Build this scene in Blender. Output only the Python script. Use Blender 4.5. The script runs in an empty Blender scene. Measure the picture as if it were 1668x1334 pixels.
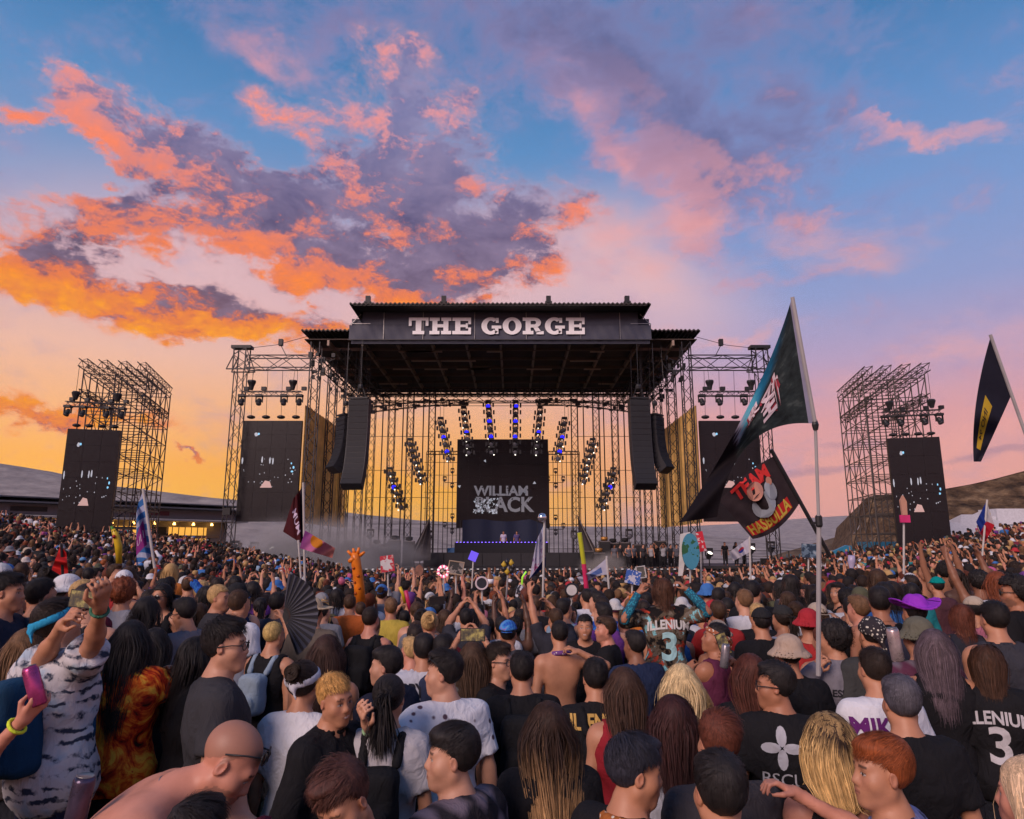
import bpy, bmesh, math, random, time
import numpy as np
from mathutils import Vector, Matrix, Euler
from concurrent.futures import ThreadPoolExecutor
T0 = time.time()
R = math.radians
scene = bpy.context.scene
COL = scene.collection
rng = random.Random(7)
# ------------------------------------------------------------------ camera
F = 1130.0; W0, H0 = 1668.0, 1334.0; CAMH = 2.42; PITCH = math.atan(223.0 / F)
cam_d = bpy.data.cameras.new('camera'); cam = bpy.data.objects.new('camera', cam_d); COL.objects.link(cam)
cam_d.sensor_fit = 'HORIZONTAL'; cam_d.sensor_width = 36.0; cam_d.lens = F / W0 * 36.0
cam_d.clip_start = 0.05; cam_d.clip_end = 40000
cam.location = (0, 0, CAMH); cam.rotation_euler = (R(90) + PITCH, 0, 0)
scene.camera = cam
cP, sP = math.cos(PITCH), math.sin(PITCH)
def ray(px, py):
    a = (px - W0 / 2) / F; b = (H0 / 2 - py) / F
    return Vector((a, cP - b * sP, sP + b * cP))
def at(px, py, Y):
    d = ray(px, py); t = Y / d.y
    return Vector((d.x * t, Y, CAMH + d.z * t))
def atd(px, py, depth):                       # a point at that depth along the view axis
    d = ray(px, py); return Vector((d.x * depth, d.y * depth, CAMH + d.z * depth))
def pix(p):
    x, y, z = p[0], p[1], p[2] - CAMH
    dep = y * cP + z * sP; v = -y * sP + z * cP
    return (W0 / 2 + F * x / dep, H0 / 2 - F * v / dep)
# ------------------------------------------------------------------ colour management
scene.view_settings.view_transform = 'Standard'; scene.view_settings.look = 'None'
scene.view_settings.exposure = 0.0; scene.view_settings.gamma = 1.0
scene.render.engine = 'CYCLES'
cy = scene.cycles
cy.use_denoising = True; cy.use_adaptive_sampling = True; cy.adaptive_threshold = 0.015; cy.adaptive_min_samples = 12; cy.max_bounces = 6; cy.diffuse_bounces = 2; cy.glossy_bounces = 2; cy.transmission_bounces = 4
cy.transparent_max_bounces = 8; cy.volume_bounces = 0; cy.caustics_reflective = False; cy.caustics_refractive = False
cy.sample_clamp_indirect = 4.0
def s2l(c):
    c = c / 255.0
    return c / 12.92 if c <= 0.04045 else ((c + 0.055) / 1.055) ** 2.4
def rgb(r, g, b): return (s2l(r), s2l(g), s2l(b), 1.0)
# ------------------------------------------------------------------ node helper
class NT:
    def __init__(s, tree): s.t = tree; s.n = tree.nodes; s.l = tree.links
    def new(s, typ, **kw):
        nd = s.n.new(typ)
        for k, v in kw.items(): setattr(nd, k, v)
        return nd
    def put(s, sock, v):
        if isinstance(v, bpy.types.NodeSocket): s.l.new(v, sock)
        else:
            try: sock.default_value = v
            except Exception: sock.default_value = (v, v, v)
    def m(s, op, a, b=0.0, c=None, clamp=False):
        nd = s.new('ShaderNodeMath', operation=op, use_clamp=clamp)
        s.put(nd.inputs[0], a); s.put(nd.inputs[1], b)
        if c is not None: s.put(nd.inputs[2], c)
        return nd.outputs[0]
    def vm(s, op, a, b=(0, 0, 0)):
        nd = s.new('ShaderNodeVectorMath', operation=op); s.put(nd.inputs[0], a)
        if op == 'SCALE': s.put(nd.inputs['Scale'], b)
        else: s.put(nd.inputs[1], b)
        return nd.outputs[0]
    def mr(s, v, a, b, c=0.0, d=1.0, smooth=False):
        nd = s.new('ShaderNodeMapRange', interpolation_type='SMOOTHSTEP' if smooth else 'LINEAR', clamp=True)
        for i, x in enumerate((v, a, b, c, d)): s.put(nd.inputs[i], x)
        return nd.outputs[0]
    def mix(s, f, a, b, bt='MIX'):
        nd = s.new('ShaderNodeMix', data_type='RGBA', blend_type=bt, clamp_factor=True)
        s.put(nd.inputs[0], f); s.put(nd.inputs[6], a); s.put(nd.inputs[7], b)
        return nd.outputs[2]
    def noise(s, v, scale, detail=4, rough=0.55, dist=0.0, lac=2.0, col=False):
        nd = s.new('ShaderNodeTexNoise'); s.put(nd.inputs['Vector'], v)
        nd.inputs['Scale'].default_value = scale; nd.inputs['Detail'].default_value = detail
        nd.inputs['Roughness'].default_value = rough; nd.inputs['Distortion'].default_value = dist
        nd.inputs['Lacunarity'].default_value = lac
        return nd.outputs[1 if col else 0]
    def ramp(s, f, stops, interp='LINEAR'):
        nd = s.new('ShaderNodeValToRGB'); cr = nd.color_ramp; cr.interpolation = interp
        while len(cr.elements) < len(stops): cr.elements.new(0.5)
        for e, (p, c) in zip(cr.elements, stops): e.position = p; e.color = c
        s.put(nd.inputs[0], f); return nd.outputs[0]
    def mapping(s, v, loc=(0, 0, 0), rot=(0, 0, 0), scale=(1, 1, 1), typ='POINT'):
        nd = s.new('ShaderNodeMapping', vector_type=typ); s.put(nd.inputs[0], v)
        nd.inputs[1].default_value = loc; nd.inputs[2].default_value = rot; nd.inputs[3].default_value = scale
        return nd.outputs[0]
# ------------------------------------------------------------------ sky
SUN_AZ, SUN_EL = R(-34), R(4.5)               # azimuth from +Y towards +X
world = bpy.data.worlds.new('World'); scene.world = world; world.use_nodes = True
def ae(px, py):
    d = ray(px, py).normalized(); return math.atan2(d.x, d.y), math.asin(d.z)
def build_sky():
    wt = NT(world.node_tree); wt.n.clear()
    tc = wt.new('ShaderNodeTexCoord'); sep = wt.new('ShaderNodeSeparateXYZ'); wt.l.new(tc.outputs['Generated'], sep.inputs[0])
    x, y, z = sep.outputs
    az = wt.m('ARCTAN2', x, y); el = wt.m('ARCSINE', z)
    cmb = wt.new('ShaderNodeCombineXYZ'); wt.l.new(az, cmb.inputs[0]); wt.l.new(el, cmb.inputs[1]); P = cmb.outputs[0]
    # clear sky: physical dusk sky plus the palette of the afterglow
    sky = wt.new('ShaderNodeTexSky', sky_type='NISHITA', sun_disc=False)
    sky.sun_elevation = SUN_EL; sky.sun_rotation = SUN_AZ; sky.altitude = 300; sky.dust_density = 2.0
    def E(py): return ae(834, py)[1]
    elr = wt.mr(el, 0.0, 1.0)
    warm = wt.ramp(elr, [(max(0, E(880)), rgb(255, 178, 0)), (E(825), rgb(255, 180, 26)), (E(770), rgb(254, 174, 66)), (E(700), rgb(250, 180, 122)), (E(610), rgb(240, 187, 168)),
                         (E(520), rgb(214, 178, 186)), (E(400), rgb(140, 160, 203)), (E(250), rgb(96, 146, 200)), (E(80), rgb(60, 122, 178)), (0.95, rgb(48, 98, 152))])
    cool = wt.ramp(elr, [(max(0, E(880)), rgb(244, 168, 150)), (E(790), rgb(240, 168, 156)), (E(700), rgb(228, 164, 168)), (E(610), rgb(188, 164, 198)),
                         (E(520), rgb(150, 162, 210)), (E(400), rgb(126, 158, 212)), (E(250), rgb(100, 146, 203)), (E(80), rgb(66, 124, 180)), (0.95, rgb(48, 98, 152))])
    dif = wt.m('COSINE', wt.m('SUBTRACT', az, R(-20)))
    base = wt.mix(wt.mr(dif, 0.76, 0.97, 1.0, 0.0, True), warm, cool)
    base = wt.mix(0.06, base, wt.vm('SCALE', sky.outputs[0], 0.05))
    # rosy glow behind the stage
    def ell(V, px, py, rx, ry, rot=0.0):
        a0, e0 = ae(px, py); a1, _ = ae(px + 10, py); _, e1 = ae(px, py + 10)
        kx, ky = abs(a1 - a0) / 10, abs(e1 - e0) / 10
        mp = wt.mapping(V, (a0, e0, 0), (0, 0, R(-rot)), (rx * kx, ry * ky, 1), 'TEXTURE')
        g = wt.new('ShaderNodeTexGradient', gradient_type='SPHERICAL'); wt.l.new(mp, g.inputs[0]); return g.outputs['Fac']
    def cells(V, lst):
        tot = None
        for e in lst:
            v = ell(V, *e[:5])
            if e[5] != 1.0: v = wt.m('MULTIPLY', v, e[5])
            tot = v if tot is None else wt.m('MAXIMUM', wt.m('MULTIPLY_ADD', wt.m('MINIMUM', tot, v), 0.45, wt.m('MAXIMUM', tot, v)), 0.0)
        return tot
    wn = wt.noise(wt.mapping(P, scale=(1, 1.5, 1)), 8.5, 5, 0.62, col=True)
    wv = wt.vm('SUBTRACT', wn, (0.5, 0.5, 0.5))
    Pw = wt.vm('ADD', P, wt.vm('SCALE', wv, 0.15))
    peach = cells(P, [(800, 440, 420, 150, -12, 1.0), (330, 420, 460, 190, 0, 0.8), (1060, 470, 280, 130, 20, 0.8)])
    base = wt.mix(wt.mr(peach, 0.0, 0.9, 0.0, 0.72, True), base, rgb(240, 190, 188))
    MAIN = [(150, 185, 130, 50, 38, .9), (290, 225, 170, 54, 18, .9), (330, 285, 300, 60, 12, .95), (350, 365, 330, 70, -8, 1.2), (560, 335, 240, 70, -14, .95),
            (700, 280, 210, 160, 52, .95), (540, 425, 260, 52, -5, 1.0), (780, 405, 230, 100, -12, 1.0), (660, 470, 220, 44, 0, .9), (290, 497, 460, 54, 4, 1.35),
            (50, 400, 140, 46, 22, .7), (60, 195, 80, 28, 5, .65), (520, 215, 150, 70, 10, .5), (90, 660, 260, 34, 4, 1.0), (300, 730, 40, 9, 3, 1.1)]
    n0 = lambda V: wt.noise(wt.mapping(V, rot=(0, 0, R(16)), scale=(1.0, 1.8, 1)), 11.5, 10, 0.68, 0.3)
    def density(dx, dy):
        V = wt.vm('ADD', Pw, (dx, dy, 0)) if (dx or dy) else Pw
        V0 = wt.vm('ADD', P, (dx, dy, 0)) if (dx or dy) else P
        return cells(V, MAIN), n0(V0)
    M0, N0 = density(0, 0); M1, N1 = density(-0.022, -0.034)
    D0 = wt.m('MULTIPLY_ADD', wt.m('SUBTRACT', N0, 0.5), 2.6, M0); D1 = wt.m('MULTIPLY_ADD', wt.m('SUBTRACT', N1, 0.5), 2.6, M1)
    op = wt.m('MULTIPLY', wt.mr(D0, -0.12, 0.62, 0, 0.97, True), wt.mr(M0, 0.0, 0.14))
    thick = wt.mr(D0, 0.35, 1.35)
    lowf = wt.mr(el, E(545), E(200), 1, 0)
    azf = wt.mr(az, ae(400, 400)[0], ae(720, 300)[0], 0.0, 0.24, True)
    patch = wt.noise(wt.mapping(Pw, rot=(0, 0, R(12)), scale=(1.0, 2.0, 1)), 14.0, 8, 0.68)
    lit2 = wt.m('MULTIPLY_ADD', wt.m('SUBTRACT', N0, N1), 2.7, 0.47)
    lit2 = wt.m('MULTIPLY_ADD', wt.m('SUBTRACT', M0, M1), 0.48, lit2)
    lit2 = wt.m('MULTIPLY_ADD', wt.m('SUBTRACT', patch, 0.5), 1.7, lit2)
    lit2 = wt.m('MULTIPLY_ADD', thick, -0.52, wt.m('SUBTRACT', lit2, azf))
    hot = wt.ramp(lowf, [(0.0, rgb(248, 150, 136)), (0.35, rgb(255, 136, 96)), (0.7, rgb(255, 134, 66)), (0.9, rgb(255, 140, 34)), (1.0, rgb(255, 160, 30))])
    warm2 = wt.ramp(lowf, [(0.0, rgb(206, 150, 168)), (0.5, rgb(214, 126, 118)), (1.0, rgb(226, 112, 70))])
    shd = wt.ramp(lowf, [(0.0, rgb(116, 120, 166)), (0.4, rgb(92, 86, 126)), (0.8, rgb(86, 70, 98)), (1.0, rgb(104, 70, 82))])
    shd = wt.mix(wt.mr(N0, .40, .68, .45, 0), shd, rgb(168, 148, 178))
    c1 = wt.mix(wt.mr(lit2, 0.08, 0.50, 0, 1, True), shd, warm2)
    cc = wt.mix(wt.mr(lit2, 0.30, 1.0), c1, hot)
    pale = wt.mix(0.5, base, rgb(248, 176, 168))
    cc = wt.mix(wt.mr(D0, 0.10, 0.50, 0.8, 0), cc, pale)
    VEIL = [(1010, 130, 440, 200, 25, .9), (1160, 290, 300, 150, 35, .9), (880, 50, 460, 120, 5, .8), (500, 40, 420, 90, 5, .6), (1290, 130, 300, 220, 60, .6)]
    def vd(dx, dy):
        V = wt.vm('ADD', Pw, (dx, dy, 0)) if (dx or dy) else Pw
        V0 = wt.vm('ADD', P, (dx, dy, 0)) if (dx or dy) else P
        n = wt.noise(wt.mapping(V0, rot=(0, 0, R(-30)), scale=(1.0, 1.7, 1)), 8.0, 9, 0.66, 0.3)
        return wt.m('MULTIPLY_ADD', wt.m('SUBTRACT', n, 0.5), 2.2, cells(V, VEIL))
    v0 = vd(0, 0); v1 = vd(-0.045, -0.05)
    vop = wt.mr(v0, -0.05, 0.85, 0, 0.93, True)
    vl = wt.mr(wt.m('SUBTRACT', v0, v1), 0.05, 0.60, 0, 1, True)
    vl = wt.m('MULTIPLY', vl, wt.mr(el, E(60), E(300), 0.08, 0.55))
    vthick = wt.mr(v0, 0.3, 1.2)
    vc = wt.mix(vl, wt.mix(vthick, rgb(140, 142, 190), rgb(98, 103, 148)), wt.mix(wt.mr(el, E(420), E(120)), rgb(248, 160, 148), rgb(206, 156, 178)))
    WISP = [(1500, 230, 230, 26, 9, 1.0), (1450, 219, 80, 14, 4, .9), (1330, 395, 280, 60, 12, .7), (1170, 540, 190, 26, 2, .8), (1490, 600, 330, 60, -8, .7),
            (1560, 700, 330, 50, -6, .7), (935, 170, 44, 80, -30, .8), (1000, 262, 44, 80, -30, .8), (1110, 345, 110, 70, 15, 1.1), (430, 75, 130, 50, 15, .8), (1010, 400, 150, 80, 25, .8)]
    wsp = wt.m('MULTIPLY_ADD', wt.m('SUBTRACT', wt.noise(wt.mapping(P, rot=(0, 0, R(-8)), scale=(1, 2.4, 1)), 9.0, 7, 0.62, 0.3), 0.5), 1.5, cells(Pw, WISP))
    wop = wt.mr(wsp, 0.05, 1.2, 0, 0.66, True)
    # grey bars of low cloud over the far side of the gorge
    BARS = [(1340, 770, 150, 10, -3, 1.0), (1390, 722, 130, 12, -4, .8), (1600, 742, 190, 12, -6, 1.0)]
    bsp = wt.m('MULTIPLY_ADD', wt.m('SUBTRACT', wt.noise(wt.mapping(P, scale=(1, 5, 1)), 9.0, 5, 0.6), 0.5), 1.2, cells(wt.vm('ADD', P, wt.vm('SCALE', wv, 0.04)), BARS))
    out = wt.mix(vop, base, vc)
    out = wt.mix(wop, out, wt.mix(wt.mr(el, E(500), E(250)), rgb(246, 172, 158), rgb(238, 158, 160)))
    out = wt.mix(wt.mr(bsp, 0.15, 0.9, 0, .6, True), out, rgb(172, 134, 152))
    out = wt.mix(op, out, cc)
    # below the horizon: dim earth
    out = wt.mix(wt.mr(el, -0.03, 0.0, 1, 0), out, rgb(120, 95, 85))
    bg = wt.new('ShaderNodeBackground'); wt.l.new(out, bg.inputs[0]); bg.inputs[1].default_value = 1.0
    o = wt.new('ShaderNodeOutputWorld'); wt.l.new(bg.outputs[0], o.inputs[0])
build_sky()
world.cycles.sampling_method = 'MANUAL'; world.cycles.sample_map_resolution = 256
# ------------------------------------------------------------------ sun lamp used as sky fill
sd = bpy.data.lights.new('sun', 'SUN'); sun = bpy.data.objects.new('sun', sd); COL.objects.link(sun)
sd.energy = 3.0; sd.angle = R(30); sd.color = (1.0, 0.75, 0.67)     # the sun is down: soft sky fill added behind the camera to lift the crowd
sv = Vector((-.48, -.72, .50)).normalized()
sun.rotation_euler = sv.to_track_quat('Z', 'Y').to_euler()
# ------------------------------------------------------------------ mesh and object helpers
class MB:
    def __init__(s): s.v = []; s.f = []; s.n = 0
    def add(s, v, f):
        s.v.extend([tuple(p) for p in v]); s.f.extend([tuple(i + s.n for i in q) for q in f]); s.n += len(v); return s
    def box(s, c, size, rot=None):
        c = Vector(c); hx, hy, hz = size[0] / 2, size[1] / 2, size[2] / 2
        v = [Vector((x * hx, y * hy, z * hz)) for x in (-1, 1) for y in (-1, 1) for z in (-1, 1)]
        if rot is not None: v = [rot @ p for p in v]
        return s.add([p + c for p in v], [(0, 1, 3, 2), (4, 6, 7, 5), (0, 4, 5, 1), (2, 3, 7, 6), (0, 2, 6, 4), (1, 5, 7, 3)])
    def bar(s, p, q, w=0.05, sides=4):
        p, q = Vector(p), Vector(q); d = q - p
        if d.length < 1e-6: return s
        d.normalize(); a = d.cross(Vector((0, 0, 1)))
        if a.length < 0.05: a = d.cross(Vector((1, 0, 0)))
        a.normalize(); b = d.cross(a); v = []
        for e in (p, q):
            for i in range(sides):
                t = 2 * math.pi * (i + 0.5) / sides; v.append(e + (a * math.cos(t) + b * math.sin(t)) * w * 0.6)
        f = [(i, (i + 1) % sides, sides + (i + 1) % sides, sides + i) for i in range(sides)]
        f += [tuple(range(sides - 1, -1, -1)), tuple(range(sides, 2 * sides))]
        return s.add(v, f)
    def truss(s, p, q, w=0.5, bay=0.6, ch=0.06, dg=0.035, tri=False):
        p, q = Vector(p), Vector(q); d = q - p; L = d.length; d.normalize()
        a = d.cross(Vector((0, 0, 1)))
        if a.length < 0.05: a = Vector((1, 0, 0))
        a.normalize(); b = d.cross(a).normalized(); h = w / 2
        cs = [a * h + b * h, b * h - a * h, -a * h - b * h, a * h - b * h]
        for c in cs: s.bar(p + c, q + c, ch)
        n = max(1, int(round(L / bay))); st = d * (L / n)
        for i in range(n):
            for k in range(4):
                c0, c1 = cs[k], cs[(k + 1) % 4]
                if (i + k) % 2: c0, c1 = c1, c0
                s.bar(p + st * i + c0, p + st * (i + 1) + c1, dg, 3)
        return s
    def tube(s, pts, r, sides=8, close=True):
        pts = [Vector(p) for p in pts]; rr = r if isinstance(r, (list, tuple)) else [r] * len(pts); n0 = s.n; v = []
        up = None
        for i, p in enumerate(pts):
            d = (pts[min(i + 1, len(pts) - 1)] - pts[max(i - 1, 0)]).normalized()
            if up is None:
                up = d.cross(Vector((0, 1, 0.3)))
                if up.length < 0.1: up = d.cross(Vector((1, 0, 0)))
            up = (up - d * up.dot(d)).normalized(); b = d.cross(up)
            for k in range(sides):
                t = 2 * math.pi * k / sides; v.append(p + (up * math.cos(t) + b * math.sin(t)) * rr[i])
        f = [(i * sides + k, i * sides + (k + 1) % sides, (i + 1) * sides + (k + 1) % sides, (i + 1) * sides + k) for i in range(len(pts) - 1) for k in range(sides)]
        if close: f += [tuple(range(sides - 1, -1, -1)), tuple(range((len(pts) - 1) * sides, len(pts) * sides))]
        return s.add(v, f)
    def lathe(s, prof, c, axis='Z', sides=16, rot=None):
        v = []; c = Vector(c)
        for r, h in prof:
            for k in range(sides):
                t = 2 * math.pi * k / sides; p = Vector((r * math.cos(t), r * math.sin(t), h))
                if axis == 'Y': p = Vector((p.x, -p.z, p.y))
                if rot is not None: p = rot @ p
                v.append(p + c)
        n = len(prof)
        f = [(i * sides + k, i * sides + (k + 1) % sides, (i + 1) * sides + (k + 1) % sides, (i + 1) * sides + k) for i in range(n - 1) for k in range(sides)]
        f += [tuple(range(sides - 1, -1, -1)), tuple(range((n - 1) * sides, n * sides))]
        return s.add(v, f)
    def prism(s, poly, y0, y1):              # polygon in XZ extruded along Y
        n = len(poly); v = [(x, y0, z) for x, z in poly] + [(x, y1, z) for x, z in poly]
        f = [tuple(range(n)), tuple(range(2 * n - 1, n - 1, -1))] + [(i, i + n, (i + 1) % n + n, (i + 1) % n) for i in range(n)]
        return s.add(v, f)
    def grid(s, fn, nu, nv):
        v = [fn(i / nu, j / nv) for j in range(nv + 1) for i in range(nu + 1)]
        return s.add(v, [(j * (nu + 1) + i, j * (nu + 1) + i + 1, (j + 1) * (nu + 1) + i + 1, (j + 1) * (nu + 1) + i) for j in range(nv) for i in range(nu)])
    def build(s, name, m, parent=None, smooth=False):
        o0 = origin(parent); me = bpy.data.meshes.new(name)
        me.from_pydata([(p[0] - o0[0], p[1] - o0[1], p[2] - o0[2]) for p in s.v], [], s.f)
        if smooth: me.shade_smooth()
        me.update(); o = bpy.data.objects.new(name, me); COL.objects.link(o)
        if m is not None: me.materials.append(m)
        o.parent = parent; return o
def origin(o):
    v = Vector((0, 0, 0))
    while o is not None: v += Vector(o.location); o = o.parent
    return v
def tag(o, label=None, cat=None, group=None, kind=None):
    for k, x in (('label', label), ('category', cat), ('group', group), ('kind', kind)):
        if x: o[k] = x
    return o
def thing(name, label, cat, loc, group=None):
    o = bpy.data.objects.new(name, None); COL.objects.link(o); o.location = loc; o.empty_display_size = 0.2
    return tag(o, label, cat, group)
# ------------------------------------------------------------------ materials
MATS = {}
def mat(name, color, rough=0.6, metal=0.0, var=0.12, scale=6.0, bump=0.0, spec=0.4, emit=None, estr=0.0, trans=0.0):
    if name in MATS: return MATS[name]
    m = bpy.data.materials.new(name); m.use_nodes = True; t = NT(m.node_tree); b = t.n['Principled BSDF']; MATS[name] = m
    tc = t.new('ShaderNodeTexCoord')
    c = (*color[:3], 1.0)
    n = t.noise(tc.outputs['Object'], scale, 5, 0.6)
    k = t.mr(n, 0.3, 0.7, 1 - var, 1 + var)
    t.l.new(t.vm('SCALE', c[:3], k), b.inputs['Base Color'])
    t.l.new(t.mr(n, 0.3, 0.7, max(0.02, rough - 0.08), min(1, rough + 0.08)), b.inputs['Roughness'])
    b.inputs['Metallic'].default_value = metal; b.inputs['Specular IOR Level'].default_value = spec
    if bump:
        bp = t.new('ShaderNodeBump'); bp.inputs['Strength'].default_value = bump; bp.inputs['Distance'].default_value = 0.02
        t.l.new(t.noise(tc.outputs['Object'], scale * 5, 4, 0.6), bp.inputs['Height']); t.l.new(bp.outputs[0], b.inputs['Normal'])
    if emit: b.inputs['Emission Color'].default_value = (*emit[:3], 1); b.inputs['Emission Strength'].default_value = estr
    if trans:
        tr = t.new('ShaderNodeBsdfTranslucent'); t.l.new(t.vm('SCALE', c[:3], k), tr.inputs[0]); mx = t.new('ShaderNodeMixShader'); mx.inputs[0].default_value = trans
        t.l.new(b.outputs[0], mx.inputs[1]); t.l.new(tr.outputs[0], mx.inputs[2]); t.l.new(mx.outputs[0], t.n['Material Output'].inputs[0])
    return m
STEEL = mat('dark_steel', (0.045, 0.042, 0.045), 0.5, 0.6)
BLACK = mat('black_paint', (0.018, 0.018, 0.02), 0.5)
ALU = mat('aluminium', (0.30, 0.29, 0.28), 0.4, 0.8)
VINYL = mat('banner_vinyl', (0.050, 0.054, 0.082), 0.6, bump=0.15)
WHITE = mat('white_print', (0.88, 0.88, 0.90), 0.6, var=.05)
SCREEN = mat('screen_face', (0.012, 0.010, 0.012), 0.35, spec=0.3)
SKIRT = mat('black_cloth', (0.014, 0.014, 0.017), 0.85)
BLUE_LENS = mat('blue_lens', (0.02, 0.02, 0.5), 0.2, emit=(0.01, 0.01, 1.0), estr=2.2)
WHITE_LENS = mat('white_lens', (0.7, 0.7, 0.7), 0.2, emit=(1.0, 0.93, 0.80), estr=2.2)
DEAD_LENS = mat('unlit_lens', (0.10, 0.10, 0.12), 0.12)
WARM_BULB = mat('warm_bulb', (0.8, 0.5, 0.2), 0.3, emit=(1.0, 0.52, 0.12), estr=9.0)
def roof_mat():
    m = bpy.data.materials.new('corrugated_metal'); m.use_nodes = True; t = NT(m.node_tree); b = t.n['Principled BSDF']
    tc = t.new('ShaderNodeTexCoord'); n = t.noise(tc.outputs['Object'], 0.8, 5, 0.6)
    t.l.new(t.ramp(n, [(0.3, (0.020, 0.016, 0.016, 1)), (0.7, (0.045, 0.034, 0.03, 1))]), b.inputs['Base Color']); b.inputs['Roughness'].default_value = 0.6
    return m
ROOFM = roof_mat()
# ------------------------------------------------------------------ ground and far country
def gz(x, y):
    z = -0.0245 * min(max(y - 9, 0.0), 50.0)
    if x < -7: z += 0.135 * (-7 - max(x, -40.0)) * min(1.0, (-7 - x) / 5.0)
    if x > 11: z += 0.135 * (min(x, 40.0) - 11) * min(1.0, (x - 11) / 5.0)
    bump = lambda cx, cy_, sx, sy, h: h * math.exp(-(((x - cx) / sx) ** 2 + ((y - cy_) / sy) ** 2))     # uneven lawn
    z += bump(-3.2, 4.6, 1.7, 3.0, .46) + bump(-6.2, 8.6, 2.6, 3.6, .55) + bump(4.0, 5.6, 1.9, 3.6, .42) + bump(8, 11.5, 3, 5, .50)
    if y > 75: z -= min(60.0, 0.012 * (y - 75) ** 2)
    if y < -5: z += 0.02 * (-5 - y)
    return z
def far_z(px, py, D): return at(px, py, D).z
def ground_mat():
    m = bpy.data.materials.new('dry_turf'); m.use_nodes = True; t = NT(m.node_tree); b = t.n['Principled BSDF']
    tc = t.new('ShaderNodeTexCoord'); n = t.noise(tc.outputs['Object'], 0.5, 8, 0.65)
    t.l.new(t.ramp(n, [(0.3, (0.05, 0.05, 0.025, 1)), (0.55, (0.11, 0.085, 0.045, 1)), (0.8, (0.16, 0.12, 0.07, 1))]), b.inputs['Base Color']); b.inputs['Roughness'].default_value = 0.95
    return m
def hill_mat(name, stops, sc, rough=0.95, bump=0.6, stretch=(1, 1, 1)):
    m = bpy.data.materials.new(name); m.use_nodes = True; t = NT(m.node_tree); b = t.n['Principled BSDF']
    tc = t.new('ShaderNodeTexCoord'); v = t.mapping(tc.outputs['Object'], scale=stretch); n = t.noise(v, sc, 9, 0.68)
    t.l.new(t.ramp(n, stops), b.inputs['Base Color']); b.inputs['Roughness'].default_value = rough; b.inputs['Specular IOR Level'].default_value = 0.1
    bp = t.new('ShaderNodeBump'); bp.inputs['Strength'].default_value = bump; bp.inputs['Distance'].default_value = 3.0
    t.l.new(n, bp.inputs['Height']); t.l.new(bp.outputs[0], b.inputs['Normal'])
    return m
def n2(x, y, s=0):                            # cheap smooth value noise
    return (math.sin(x * 1.0 + 1.7 * s) * math.cos(y * 1.13 + s) + 0.5 * math.sin(x * 2.3 + y * 1.9 + 3.1 * s) + 0.25 * math.sin(x * 4.9 - y * 4.1 + s)) / 1.75
def interp(pts, x):
    if x <= pts[0][0]: return pts[0][1]
    for (a, b), (c, d) in zip(pts, pts[1:]):
        if x <= c: return b + (d - b) * (x - a) / (c - a)
    return pts[-1][1]
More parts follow.
